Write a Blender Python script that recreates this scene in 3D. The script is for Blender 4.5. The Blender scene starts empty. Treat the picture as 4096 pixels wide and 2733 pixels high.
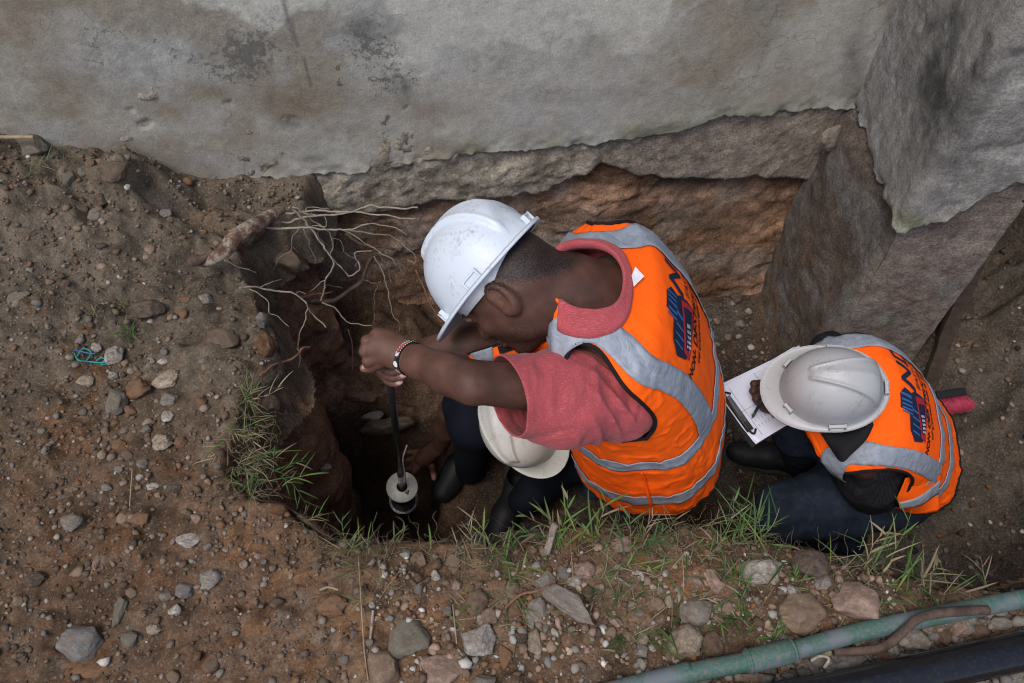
import bpy, bmesh, math, random
import numpy as np
from mathutils import Vector, Matrix

# ------------------------------------------------------------------ camera, sky, sun, exposure
scene = bpy.context.scene
col = scene.collection
PITCH = math.radians(56.0)
FPX = 853.33
CAM = np.array([0.0, 0.0, 1.75])
cam_data = bpy.data.cameras.new('camera')
cam_data.sensor_width = 36.0
cam_data.lens = 30.0
cam_data.clip_end = 200.0
cam_data.clip_start = 0.05
cam_data.dof.use_dof = True
cam_data.dof.focus_distance = 1.75
cam_data.dof.aperture_fstop = 11.0
cam = bpy.data.objects.new('camera', cam_data)
cam.location = CAM
cam.rotation_euler = (math.radians(90) - PITCH, 0, 0)
col.objects.link(cam)
scene.camera = cam

world = bpy.data.worlds.new('World')
scene.world = world
world.use_nodes = True
wn = world.node_tree.nodes
wl = world.node_tree.links
bg = wn['Background']
sky = wn.new('ShaderNodeTexSky')
sky.sky_type = 'NISHITA'
sky.sun_disc = False
SUN_EL, SUN_AZ = math.radians(62), math.radians(215)
sky.sun_elevation = SUN_EL
sky.sun_rotation = SUN_AZ
sky.air_density = 1.0
sky.dust_density = 3.0
sky.ozone_density = 0.6
wl.new(sky.outputs['Color'], bg.inputs['Color'])
bg.inputs['Strength'].default_value = 0.12
sun_data = bpy.data.lights.new('sun', 'SUN')
sun_data.energy = 1.3
sun_data.angle = math.radians(25)
sun_data.color = (1.0, 0.965, 0.93)
sun = bpy.data.objects.new('sun', sun_data)
sd = Vector((math.sin(SUN_AZ) * math.cos(SUN_EL), math.cos(SUN_AZ) * math.cos(SUN_EL), math.sin(SUN_EL)))
sun.rotation_euler = sd.to_track_quat('Z', 'Y').to_euler()
sun.location = sd * 20
col.objects.link(sun)
scene.view_settings.view_transform = 'Standard'
scene.view_settings.look = 'None'
scene.view_settings.gamma = 1.0
scene.view_settings.use_curve_mapping = False
scene.view_settings.exposure = 0.50
scene.cycles.filter_width = 1.1

# ------------------------------------------------------------------ measuring helpers
FW = np.array([0, math.cos(PITCH), -math.sin(PITCH)])
UP = np.array([0, math.sin(PITCH), math.cos(PITCH)])
RT = np.array([1.0, 0, 0])

def ray(x, y):
    return FW + RT * (x - 512) / FPX - UP * (y - 341.5) / FPX

def PZ(x, y, z=0.0):
    d = ray(x, y)
    return CAM + d * ((z - CAM[2]) / d[2])

def PD(x, y, t):
    return CAM + ray(x, y) * t

def proj(P):
    v = P - CAM
    t = v @ FW
    return 512 + FPX * (v @ RT) / t, 341.5 - FPX * (v @ UP) / t

def CV(a, b, c):
    v = RT * a + UP * b - FW * c
    return v / np.linalg.norm(v)

def unit(v):
    v = np.asarray(v, float)
    return v / np.linalg.norm(v)

# ------------------------------------------------------------------ noise
def _hash(ix, iy, iz, seed):
    h = (ix.astype(np.int64) * 374761393 + iy.astype(np.int64) * 668265263 + iz.astype(np.int64) * 2147483647 + seed * 1274126177) & 0xFFFFFFFF
    h = ((h ^ (h >> 13)) * 1274126177) & 0xFFFFFFFF
    h = ((h ^ (h >> 16)) * 2246822519) & 0xFFFFFFFF
    return ((h ^ (h >> 15)) & 0xFFFFFF) / float(0xFFFFFF)

def vnoise(P, seed=0):
    P = np.asarray(P, float)
    I = np.floor(P).astype(np.int64)
    f = P - I
    f = f * f * f * (f * (f * 6 - 15) + 10)
    x, y, z = I[..., 0], I[..., 1], I[..., 2]
    fx, fy, fz = f[..., 0], f[..., 1], f[..., 2]
    r = 0
    for dx in (0, 1):
        wx = fx if dx else 1 - fx
        for dy in (0, 1):
            wy = fy if dy else 1 - fy
            for dz in (0, 1):
                wz = fz if dz else 1 - fz
                r = r + wx * wy * wz * _hash(x + dx, y + dy, z + dz, seed)
    return r * 2 - 1

def fbm(P, scale=1.0, octaves=4, seed=0, gain=0.5, ridged=False):
    P = np.asarray(P, float) * scale
    a, s, tot = 1.0, 0.0, 0.0
    for o in range(octaves):
        n = vnoise(P + 17.3 * o, seed + o)
        if ridged:
            n = 1 - 2 * np.abs(n)
        s = s + a * n
        tot += a
        a *= gain
        P = P * 2.03
    return s / tot

def sstep(a, b, x):
    t = np.clip((x - a) / (b - a), 0, 1)
    return t * t * (3 - 2 * t)

# ------------------------------------------------------------------ object helpers
def np_mesh(name, V, Fc, color=None, smooth=True):
    V = np.asarray(V, np.float32).reshape(-1, 3)
    me = bpy.data.meshes.new(name)
    if isinstance(Fc, np.ndarray):
        n = Fc.shape[1]
        me.vertices.add(len(V))
        me.vertices.foreach_set('co', V.ravel())
        me.loops.add(Fc.size)
        me.loops.foreach_set('vertex_index', Fc.astype(np.int32).ravel())
        me.polygons.add(len(Fc))
        me.polygons.foreach_set('loop_start', np.arange(0, Fc.size, n, dtype=np.int32))
        me.polygons.foreach_set('loop_total', np.full(len(Fc), n, np.int32))
        me.update(calc_edges=True)
    else:
        me.from_pydata(V.tolist(), [], Fc)
    if smooth:
        me.polygons.foreach_set('use_smooth', np.ones(len(me.polygons), bool))
    if color is not None:
        at = me.color_attributes.new('Col', 'FLOAT_COLOR', 'POINT')
        c = np.ones((len(V), 4), np.float32)
        color = np.asarray(color)
        if color.ndim == 2 and color.shape[1] == 4: c[:] = color
        else: c[:, :3] = np.broadcast_to(color, (len(V), 3))
        at.data.foreach_set('color', c.ravel())
    me.update()
    return me

def link(name, me, mat=None, parent=None, kind=None):
    o = bpy.data.objects.new(name, me)
    col.objects.link(o)
    if me is not None and mat is not None:
        if not me.materials:
            me.materials.append(mat)
    if parent is not None:
        o.parent = parent
    if kind:
        o['kind'] = kind
    return o

def tag(o, label, cat, group=None, kind=None):
    o['label'] = label
    o['category'] = cat
    if group:
        o['group'] = group
    if kind:
        o['kind'] = kind
    return o

def empty(name, loc=(0, 0, 0)):
    o = bpy.data.objects.new(name, None)
    o.empty_display_size = 0.05
    o.location = loc
    col.objects.link(o)
    return o

def shift(me, loc):
    """mesh built in world coordinates, moved so its owner's origin can sit at loc"""
    me.transform(Matrix.Translation(-Vector(loc)))
    return me

def grid_faces(nu, nv, wrap_u=False):
    """index (u, v) -> v * nu + u ; nu columns, nv rows"""
    uu = np.arange(nu if wrap_u else nu - 1)
    vv = np.arange(nv - 1)
    U, Vv = np.meshgrid(uu, vv)
    U = U.ravel(); Vv = Vv.ravel()
    U2 = (U + 1) % nu
    return np.stack([Vv * nu + U, Vv * nu + U2, (Vv + 1) * nu + U2, (Vv + 1) * nu + U], 1)

def tube(points, radii, sides=8, caps=True):
    P = np.asarray(points, float)
    n = len(P)
    R = np.broadcast_to(radii, (n,)).astype(float)
    T = np.gradient(P, axis=0)
    T /= np.linalg.norm(T, axis=1)[:, None] + 1e-9
    ref = np.array([0, 0, 1.0]) if abs(T[0][2]) < 0.9 else np.array([1.0, 0, 0])
    V = []
    a = unit(np.cross(T[0], ref))
    for i in range(n):
        a = a - T[i] * (a @ T[i])
        a = unit(a)
        b = np.cross(T[i], a)
        for k in range(sides):
            th = 2 * math.pi * k / sides
            V.append(P[i] + R[i] * (math.cos(th) * a + math.sin(th) * b))
    F = grid_faces(sides, n, True).tolist()
    if caps:
        F.append(list(range(sides))[::-1])
        F.append([(n - 1) * sides + k for k in range(sides)])
    return np.array(V), F

def smooth_path(pts, n):
    P = np.asarray(pts, float)
    m = len(P)
    t = np.linspace(0, m - 1, n)
    i = np.clip(np.floor(t).astype(int), 0, m - 2)
    f = (t - i)[:, None]
    p0 = P[np.clip(i - 1, 0, m - 1)]; p1 = P[i]; p2 = P[i + 1]; p3 = P[np.clip(i + 2, 0, m - 1)]
    return 0.5 * ((2 * p1) + (-p0 + p2) * f + (2 * p0 - 5 * p1 + 4 * p2 - p3) * f ** 2 + (-p0 + 3 * p1 - 3 * p2 + p3) * f ** 3)

class MB:
    """collects pieces that become ONE mesh"""
    def __init__(s):
        s.V = []; s.F = []; s.C = []; s.n = 0
    def add(s, V, F, c=None):
        V = np.asarray(V, float).reshape(-1, 3)
        s.V.append(V)
        s.F += [[i + s.n for i in f] for f in (F.tolist() if isinstance(F, np.ndarray) else F)]
        s.C.append(np.broadcast_to(c if c is not None else (1, 1, 1), (len(V), 3)))
        s.n += len(V)
    def box(s, c, X, Y, Z, cc=None):
        c, X, Y, Z = [np.asarray(q, float) for q in (c, X, Y, Z)]
        V = [c + i * X + j * Y + k * Z for k in (-1, 1) for j in (-1, 1) for i in (-1, 1)]
        s.add(V, [[0, 2, 3, 1], [4, 5, 7, 6], [0, 1, 5, 4], [2, 6, 7, 3], [0, 4, 6, 2], [1, 3, 7, 5]], cc)
    def tube(s, p, r, sides=8, c=None):
        V, F = tube(p, r, sides); s.add(V, F, c)
    def mesh(s, name, smooth=True, color=False):
        V = np.concatenate(s.V)
        return np_mesh(name, V, s.F, np.concatenate(s.C) if color else None, smooth)

# ------------------------------------------------------------------ materials
def new_mat(name):
    m = bpy.data.materials.new(name)
    m.use_nodes = True
    return m, m.node_tree.nodes, m.node_tree.links, m.node_tree.nodes['Principled BSDF']

def earth_mat(name, base=None, rough=0.95, n1=(40, 0.35), n2=(220, 0.4), bump=0.6, bdist=0.004, speck=0.0, spec=0.2):
    """colour = attribute 'Col' or a base colour, times two noises; grain bump"""
    m, N, L, P = new_mat(name)
    tc = N.new('ShaderNodeTexCoord')
    if base is None:
        a = N.new('ShaderNodeAttribute'); a.attribute_name = 'Col'
        src = a.outputs['Color']
    else:
        a = N.new('ShaderNodeRGB'); a.outputs[0].default_value = (*base, 1)
        src = a.outputs[0]
    for sc, amt in (n1, n2):
        nz = N.new('ShaderNodeTexNoise'); nz.inputs['Scale'].default_value = sc
        nz.inputs['Detail'].default_value = 6; nz.inputs['Roughness'].default_value = 0.65
        L.new(tc.outputs['Object'], nz.inputs['Vector'])
        mr = N.new('ShaderNodeMapRange')
        mr.inputs['From Min'].default_value = 0.3; mr.inputs['From Max'].default_value = 0.7
        mr.inputs['To Min'].default_value = 1 - amt; mr.inputs['To Max'].default_value = 1 + amt
        L.new(nz.outputs['Fac'], mr.inputs['Value'])
        mx = N.new('ShaderNodeMix'); mx.data_type = 'RGBA'; mx.blend_type = 'MULTIPLY'
        mx.inputs['Factor'].default_value = 1
        L.new(src, mx.inputs[6]); L.new(mr.outputs[0], mx.inputs[7])
        src = mx.outputs[2]
    if speck > 0:
        vo = N.new('ShaderNodeTexVoronoi'); vo.inputs['Scale'].default_value = 260
        L.new(tc.outputs['Object'], vo.inputs['Vector'])
        sep = N.new('ShaderNodeSeparateColor'); L.new(vo.outputs['Color'], sep.inputs[0])
        gt = N.new('ShaderNodeMath'); gt.operation = 'GREATER_THAN'; gt.inputs[1].default_value = 0.9
        L.new(sep.outputs[0], gt.inputs[0])
        ml = N.new('ShaderNodeMath'); ml.operation = 'MULTIPLY'; ml.inputs[1].default_value = speck
        L.new(gt.outputs[0], ml.inputs[0])
        mx = N.new('ShaderNodeMix'); mx.data_type = 'RGBA'
        L.new(ml.outputs[0], mx.inputs['Factor'])
        L.new(src, mx.inputs[6]); mx.inputs[7].default_value = (0.33, 0.27, 0.21, 1)
        src = mx.outputs[2]
    L.new(src, P.inputs['Base Color'])
    P.inputs['Roughness'].default_value = rough
    P.inputs['Specular IOR Level'].default_value = spec
    h = None
    for sc, w in ((90, 1.0), (380, 0.45)):
        nz = N.new('ShaderNodeTexNoise'); nz.inputs['Scale'].default_value = sc
        nz.inputs['Detail'].default_value = 7; nz.inputs['Roughness'].default_value = 0.7
        L.new(tc.outputs['Object'], nz.inputs['Vector'])
        ml = N.new('ShaderNodeMath'); ml.operation = 'MULTIPLY_ADD'; ml.inputs[1].default_value = w
        L.new(nz.outputs['Fac'], ml.inputs[0])
        if h is None: ml.inputs[2].default_value = 0
        else: L.new(h, ml.inputs[2])
        h = ml.outputs[0]
    b = N.new('ShaderNodeBump'); b.inputs['Strength'].default_value = bump; b.inputs['Distance'].default_value = bdist
    L.new(h, b.inputs['Height']); L.new(b.outputs[0], P.inputs['Normal'])
    return m

def plain_mat(name, base, rough=0.6, spec=0.4, metal=0.0, var=0.12, scale=60, bump=0.0, bscale=300, bdist=0.001, attr=False, sheen=0):
    m, N, L, P = new_mat(name)
    tc = N.new('ShaderNodeTexCoord')
    nz = N.new('ShaderNodeTexNoise'); nz.inputs['Scale'].default_value = scale; nz.inputs['Detail'].default_value = 5
    L.new(tc.outputs['Object'], nz.inputs['Vector'])
    mr = N.new('ShaderNodeMapRange'); mr.inputs['From Min'].default_value = 0.3; mr.inputs['From Max'].default_value = 0.7
    mr.inputs['To Min'].default_value = 1 - var; mr.inputs['To Max'].default_value = 1 + var * 0.6
    L.new(nz.outputs['Fac'], mr.inputs['Value'])
    mx = N.new('ShaderNodeMix'); mx.data_type = 'RGBA'; mx.blend_type = 'MULTIPLY'; mx.inputs['Factor'].default_value = 1
    if attr:
        a = N.new('ShaderNodeAttribute'); a.attribute_name = 'Col'; L.new(a.outputs['Color'], mx.inputs[6])
    else:
        mx.inputs[6].default_value = (*base, 1)
    L.new(mr.outputs[0], mx.inputs[7])
    L.new(mx.outputs[2], P.inputs['Base Color'])
    P.inputs['Roughness'].default_value = rough
    P.inputs['Metallic'].default_value = metal
    P.inputs['Specular IOR Level'].default_value = spec
    if bump:
        n2 = N.new('ShaderNodeTexNoise'); n2.inputs['Scale'].default_value = bscale; n2.inputs['Detail'].default_value = 5
        L.new(tc.outputs['Object'], n2.inputs['Vector'])
        b = N.new('ShaderNodeBump'); b.inputs['Strength'].default_value = bump; b.inputs['Distance'].default_value = bdist
        L.new(n2.outputs['Fac'], b.inputs['Height']); L.new(b.outputs[0], P.inputs['Normal'])
    return m

M = {}
M['soil'] = earth_mat('soil', n1=(22, 0.28), n2=(170, 0.4), bump=0.9, bdist=0.006, speck=0.22)
M['pit'] = earth_mat('pit_earth', n1=(26, 0.42), n2=(140, 0.5), bump=1.1, bdist=0.007, speck=0.3)
M['plaster'] = earth_mat('plaster', n1=(34, 0.15), n2=(210, 0.20), bump=0.6, bdist=0.003)
def weather(m):
    """fine dark pepper where the paint flakes (alpha of 'Col') and hairline cracks"""
    N, L, P = m.node_tree.nodes, m.node_tree.links, m.node_tree.nodes['Principled BSDF']
    src = P.inputs['Base Color'].links[0].from_socket
    tc = N.new('ShaderNodeTexCoord'); a = N.new('ShaderNodeAttribute'); a.attribute_name = 'Col'
    nz = N.new('ShaderNodeTexNoise'); nz.inputs['Scale'].default_value = 55; nz.inputs['Detail'].default_value = 8; nz.inputs['Roughness'].default_value = .8
    L.new(tc.outputs['Object'], nz.inputs['Vector'])
    th = N.new('ShaderNodeMapRange'); th.inputs['From Min'].default_value = 0; th.inputs['From Max'].default_value = 1; th.inputs['To Min'].default_value = .74; th.inputs['To Max'].default_value = .36
    L.new(a.outputs['Alpha'], th.inputs['Value'])
    sb = N.new('ShaderNodeMath'); sb.operation = 'SUBTRACT'; L.new(nz.outputs['Fac'], sb.inputs[0]); L.new(th.outputs[0], sb.inputs[1])
    st = N.new('ShaderNodeMapRange'); st.inputs['From Min'].default_value = 0; st.inputs['From Max'].default_value = .03; st.inputs['To Max'].default_value = .78; L.new(sb.outputs[0], st.inputs['Value'])
    mx = N.new('ShaderNodeMix'); mx.data_type = 'RGBA'; L.new(st.outputs[0], mx.inputs['Factor']); L.new(src, mx.inputs[6]); mx.inputs[7].default_value = (.12, .115, .105, 1); src = mx.outputs[2]
    d = N.new('ShaderNodeTexNoise'); d.inputs['Scale'].default_value = 5; d.inputs['Detail'].default_value = 6; L.new(tc.outputs['Object'], d.inputs['Vector'])
    vm = N.new('ShaderNodeVectorMath'); vm.operation = 'MULTIPLY_ADD'; L.new(d.outputs['Color'], vm.inputs[0]); vm.inputs[1].default_value = (.35, .35, .35); L.new(tc.outputs['Object'], vm.inputs[2])
    vo = N.new('ShaderNodeTexVoronoi'); vo.feature = 'DISTANCE_TO_EDGE'; vo.inputs['Scale'].default_value = 5.5; L.new(vm.outputs[0], vo.inputs['Vector'])
    c1 = N.new('ShaderNodeMapRange'); c1.inputs['From Min'].default_value = .004; c1.inputs['From Max'].default_value = .014; c1.inputs['To Min'].default_value = .35; c1.inputs['To Max'].default_value = 0; L.new(vo.outputs['Distance'], c1.inputs['Value'])
    ms = N.new('ShaderNodeTexNoise'); ms.inputs['Scale'].default_value = 3.2; ms.inputs['Detail'].default_value = 3; L.new(tc.outputs['Object'], ms.inputs['Vector'])
    m2 = N.new('ShaderNodeMapRange'); m2.inputs['From Min'].default_value = .50; m2.inputs['From Max'].default_value = .60; L.new(ms.outputs['Fac'], m2.inputs['Value'])
    ml = N.new('ShaderNodeMath'); ml.operation = 'MULTIPLY'; L.new(c1.outputs[0], ml.inputs[0]); L.new(m2.outputs[0], ml.inputs[1])
    mx = N.new('ShaderNodeMix'); mx.data_type = 'RGBA'; L.new(ml.outputs[0], mx.inputs['Factor']); L.new(src, mx.inputs[6]); mx.inputs[7].default_value = (.09, .085, .075, 1)
    L.new(mx.outputs[2], P.inputs['Base Color'])
weather(M['plaster'])
M['buttress'] = earth_mat('buttress_render', n1=(38, .32), n2=(190, .4), bump=.9, bdist=.004)
M['stone'] = earth_mat('stone', n1=(45, 0.28), n2=(260, 0.3), bump=0.6, bdist=0.002)
M['gravel'] = earth_mat('gravel', n1=(60, 0.15), n2=(400, 0.2), bump=0.3, bdist=0.001)

# ------------------------------------------------------------------ layout of the ground and trench
WM, WB = 0.174, 1.852                      # wall foot: y = WM * x + WB
WDIR = unit([1, WM, 0]); WNRM = unit([WM, -1, 0])   # normal faces the trench
rim_px = [(300, 203), (262, 222), (232, 250), (245, 280), (262, 318), (277, 345), (277, 366), (252, 388), (238, 415), (231, 450),
          (226, 480), (250, 502), (285, 510), (304, 530), (330, 541), (375, 543), (435, 542), (500, 545), (545, 534), (610, 529),
          (700, 530), (745, 540), (806, 549), (830, 562), (893, 580), (960, 589), (1024, 593)]
rim = [PZ(x, y)[:2] for x, y in rim_px]
rim_path = np.array(rim + [(1.6, 0.72), (2.3, 0.92), (2.9, 1.05)])
poly = np.vstack([rim_path, [(2.9, 2.4), (1.0, 2.13)], [rim[0] + np.array([0, 0.25])]])

def seg_dist(P, A, B):
    d = B - A
    t = np.clip(((P - A) @ d) / (d @ d), 0, 1)
    return np.linalg.norm(P - A - t[:, None] * d, axis=1)

def poly_sd(P, pg):
    """signed distance, negative inside"""
    d = np.full(len(P), 1e9)
    ins = np.zeros(len(P), bool)
    for i in range(len(pg)):
        A, B = pg[i], pg[(i + 1) % len(pg)]
        d = np.minimum(d, seg_dist(P, A, B))
        c = (A[1] > P[:, 1]) != (B[1] > P[:, 1])
        with np.errstate(divide='ignore', invalid='ignore'):
            xx = (B[0] - A[0]) * (P[:, 1] - A[1]) / (B[1] - A[1] + 1e-12) + A[0]
        ins ^= c & (P[:, 0] < xx)
    return np.where(ins, -d, d)

def gauss(P, c, r, a):
    return a * np.exp(-(((P[:, 0] - c[0]) / r[0]) ** 2 + ((P[:, 1] - c[1]) / r[1]) ** 2))

def ground_base(P):
    """height of the soil outside the trench; P is (n, 2)"""
    x, y = P[:, 0], P[:, 1]
    P3 = np.column_stack([x, y, np.zeros(len(x))])
    z = fbm(P3, 1.6, 3, 5) * 0.025 + fbm(P3, 7, 4, 9) * 0.016 + fbm(P3, 32, 3, 21) * 0.009 + fbm(P3, 75, 2, 22) * 0.005
    # bank of spoil heaped against the wall on the left
    wd = WM * x + WB - y
    z += sstep(-0.80, -1.40, x) * sstep(0.75, 0.0, wd) * 0.30
    z += gauss(P, (-0.98, 1.60), (0.09, 0.09), 0.13)
    z += gauss(P, (-0.80, 1.50), (0.10, 0.10), 0.03)
    z += gauss(P, (-1.05, 1.45), (0.15, 0.10), 0.05)
    z += gauss(P, (-0.62, 0.95), (0.12, 0.15), 0.02)
    z += gauss(P, (0.55, 0.58), (0.3, 0.06), 0.02) + gauss(P, (-0.1, 0.55), (0.35, 0.06), 0.015)
    z -= gauss(P, (0.75, 0.42), (0.4, 0.08), 0.02)
    z += np.clip(fbm(P3 + 4, 14, 4, 33) - 0.10, 0, 1) * 0.05
    z += sstep(-0.35, -0.8, x) * sstep(0.9, 1.2, y) * (np.abs(fbm(P3 + 8, 9, 4, 34)) * 0.06 - 0.012)
    return z

def ground_h(P):
    d = poly_sd(P, poly)
    z = ground_base(P)
    P3 = np.column_stack([P[:, 0], P[:, 1], np.zeros(len(P))])
    dd = d + fbm(P3, 18, 3, 44) * 0.022
    z = z - 0.012 * np.exp(-np.clip(dd, 0, 1) / 0.03)
    z = z - sstep(0.0, -0.05, dd) * 0.20
    return z, d

def gz(x, y):
    return float(ground_base(np.array([[x, y]]))[0])

def on_ground(px, py):
    z = 0.0
    for _ in range(4):
        p = PZ(px, py, z); z = gz(p[0], p[1])
    return PZ(px, py, z)

# ------------------------------------------------------------------ ground (soil sheet, out to the horizon)
def axis(lo, hi, a, b, step):
    mid = np.arange(a, b, step)
    left, v, s = [], a, step
    while v > lo:
        s *= 1.25; v -= s; left.append(v)
    right, v, s = [], mid[-1], step
    while v < hi:
        s *= 1.25; v += s; right.append(v)
    return np.array(left[::-1] + list(mid) + right)

gx = axis(-40, 40, -1.65, 1.5, 0.0065)
gy = axis(-40, 2.6, 0.28, 2.05, 0.0065)
GX, GY = np.meshgrid(gx, gy)
GP = np.column_stack([GX.ravel(), GY.ravel()])
gzv, gd = ground_h(GP)
keep_v = (gd > -0.06) & (GP[:, 1] < WM * GP[:, 0] + WB + 0.12)
GF = grid_faces(len(gx), len(gy))
GF = GF[keep_v[GF].all(1)]
used = np.zeros(len(GP), bool); used[GF.ravel()] = True
rm = np.cumsum(used) - 1
GV = np.column_stack([GP, gzv])
P3 = GV * 1.0
# colour of the soil: grey-brown by the wall, redder towards the front, rust and pale patches
gray = np.array([0.130, 0.105, 0.078]); red = np.array([0.166, 0.104, 0.064]); rust = np.array([0.19, 0.088, 0.035]); pale = np.array([0.20, 0.165, 0.13])
ppx, ppy = proj(GV)
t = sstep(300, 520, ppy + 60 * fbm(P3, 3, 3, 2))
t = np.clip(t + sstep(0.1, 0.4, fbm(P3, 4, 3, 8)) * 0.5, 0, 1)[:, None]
gc = gray * (1 - t) + red * t
w = sstep(0.12, 0.38, fbm(P3, 12, 4, 3))[:, None] * 0.55 * sstep(250, 380, ppy)[:, None]
gc = gc * (1 - w) + rust * w
w = sstep(0.2, 0.42, fbm(P3 + 9, 26, 3, 4))[:, None] * 0.4
gc = gc * (1 - w) + pale * w
w = sstep(0.08, 0.4, fbm(P3 + 3, 5, 3, 14))[:, None] * 0.35
gc = gc * (1 - w * 0.9)
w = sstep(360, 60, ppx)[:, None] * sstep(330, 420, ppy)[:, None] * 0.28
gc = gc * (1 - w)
gc = gc * (0.92 + 0.5 * fbm(P3 + 2, 38, 4, 18))[:, None]
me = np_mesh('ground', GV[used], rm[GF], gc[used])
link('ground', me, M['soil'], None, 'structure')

# ------------------------------------------------------------------ trench floor with the deeper test hole
hole_px = [(318, 452), (350, 448), (392, 440), (440, 446), (444, 560), (300, 580), (296, 520)]
FLOOR = -1.0
hole = np.array([PZ(x, y, FLOOR)[:2] for x, y in hole_px])
fx = np.arange(-1.0, 3.0, 0.0105); fy = np.arange(0.35, 2.6, 0.0105)
FX, FY = np.meshgrid(fx, fy)
FP = np.column_stack([FX.ravel(), FY.ravel()])
F3 = np.column_stack([FP, np.zeros(len(FP))])
def floor_base(P):
    P3 = np.column_stack([P, np.zeros(len(P))])
    z = FLOOR + fbm(P3, 3, 3, 71) * 0.035 + fbm(P3, 20, 4, 72) * 0.012
    x, y = P[:, 0], P[:, 1]
    z = z + sstep(1.25, 2.1, x + 0.25 * fbm(P3, 4, 3, 74)) * 0.62
    z = z + sstep(1.15, 1.45, x) * sstep(1.25, 1.7, y) * 0.14 * (1 + fbm(P3, 12, 3, 76))
    wd = WM * x + WB - y
    z = z + sstep(0.42, 0.05, wd + 0.06 * fbm(P3, 9, 3, 75)) * 0.13
    # rough rock shelf at the back left
    z = z + sstep(0.0, -0.35, x) * sstep(1.16, 1.42, y) * (0.26 + 0.16 * fbm(P3, 9, 5, 77))
    return z
fzv = floor_base(FP)
hd = poly_sd(FP, hole) + fbm(F3, 12, 3, 73) * 0.03
fzv = fzv - sstep(0.0, -0.06, hd) * 0.42
sd_t = poly_sd(FP, poly)
kv = (sd_t < 0.14) & (FP[:, 1] < WM * FP[:, 0] + WB + 0.15)
FFc = grid_faces(len(fx), len(fy)); FFc = FFc[kv[FFc].all(1)]
used = np.zeros(len(FP), bool); used[FFc.ravel()] = True; rm = np.cumsum(used) - 1
FV = np.column_stack([FP, fzv])
c1 = np.array([0.085, 0.060, 0.044]); c2 = np.array([0.15, 0.135, 0.115]); c3 = np.array([0.115, 0.058, 0.030]); c4 = np.array([0.10, 0.085, 0.068])
fc = np.tile(c1, (len(FV), 1))
w = sstep(0.0, 0.35, fbm(F3, 5, 5, 78))[:, None] * 0.6
fc = fc * (1 - w) + c3 * w
w = sstep(0.10, 0.34, fbm(F3 + 5, 8, 5, 79))[:, None] * 0.55 * sstep(-0.15, 0.1, FP[:, 0])[:, None]
fc = fc * (1 - w) + c2 * w
w = sstep(0.8, 1.1, FP[:, 0])[:, None] * 0.75
fc = fc * (1 - w) + c4 * w * (1 + 0.3 * fbm(F3, 15, 3, 80))[:, None]
w = sstep(0.03, -0.03, hd)[:, None]
fc = fc * (1 - w) + np.array([0.15, 0.088, 0.055]) * w
w = (sstep(-0.05, -0.3, FP[:, 0]) * sstep(-.01, .04, hd))[:, None]
fc = fc * (1 - w) + (np.array([0.24, 0.145, 0.092]) * (1 + .9 * fbm(F3, 13, 5, 171))[:, None]) * w
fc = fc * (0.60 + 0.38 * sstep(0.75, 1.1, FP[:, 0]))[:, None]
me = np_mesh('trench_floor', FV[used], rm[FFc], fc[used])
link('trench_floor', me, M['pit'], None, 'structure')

# ------------------------------------------------------------------ cut earth faces of the trench, following the rim
seg = np.linalg.norm(np.diff(rim_path, axis=0), axis=1)
cum = np.concatenate([[0], np.cumsum(seg)])
ns = int(cum[-1] / 0.010)
ss = np.linspace(0, cum[-1], ns)
RX = np.column_stack([np.interp(ss, cum, rim_path[:, 0]), np.interp(ss, cum, rim_path[:, 1])])
k = np.ones(9) / 9
RXs = np.column_stack([np.convolve(np.pad(RX[:, i], 4, 'edge'), k, 'valid') for i in (0, 1)])
T = np.gradient(RXs, axis=0); T /= np.linalg.norm(T, axis=1)[:, None]
NRM = np.column_stack([-T[:, 1], T[:, 0]])          # towards the trench
test = poly_sd(RXs + NRM * 0.02, poly)
if np.median(test) > 0: NRM = -NRM
nz_ = 150
dz = np.linspace(0, 1, nz_)
zz = 0.01 - dz ** 1.0 * 1.75
V3 = np.zeros((nz_, ns, 3))
for j in range(nz_):
    V3[j, :, :2] = RXs; V3[j, :, 2] = zz[j]
Pn = V3.reshape(-1, 3)
depth = -Pn[:, 2]
off = 0.010 + 0.045 * depth + fbm(Pn * np.array([1, 1, 1.3]), 3.2, 3, 51) * 0.035 * sstep(0, 0.25, depth)
off += fbm(Pn, 11, 4, 52) * 0.026 + fbm(Pn, 34, 3, 53) * 0.009
off += np.clip(fbm(Pn * np.array([1, 1, 1.6]), 6, 3, 54, ridged=True) - 0.2, 0, 1) * 0.022 * sstep(0.05, 0.3, depth)
off -= 0.04 * sstep(0.02, 0.12, depth) * sstep(0.35, 0.15, depth)
Nn = np.tile(NRM, (nz_, 1))
Pn2 = Pn.copy(); Pn2[:, :2] += Nn * off[:, None]
Pn2[:, 2] += np.repeat(np.interp(np.arange(ns), np.arange(ns), ground_base(RXs))[None], nz_, 0).ravel() * sstep(0.3, 0, depth) - 0.02
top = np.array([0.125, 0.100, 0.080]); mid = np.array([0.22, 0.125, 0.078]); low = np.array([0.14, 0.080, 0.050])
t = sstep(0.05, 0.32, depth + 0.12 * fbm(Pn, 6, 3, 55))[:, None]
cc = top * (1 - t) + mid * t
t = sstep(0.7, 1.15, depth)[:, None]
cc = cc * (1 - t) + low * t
w = sstep(0.15, 0.4, fbm(Pn, 9, 4, 56))[:, None] * 0.55
cc = cc * (1 - w) + np.array([0.20, 0.10, 0.045]) * w
w = sstep(0.22, 0.45, fbm(Pn + 7, 13, 4, 57))[:, None] * 0.5
cc = cc * (1 - w) + np.array([0.15, 0.135, 0.12]) * w
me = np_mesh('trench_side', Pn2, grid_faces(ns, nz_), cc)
link('trench_side', me, M['pit'], None, 'structure')

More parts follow.
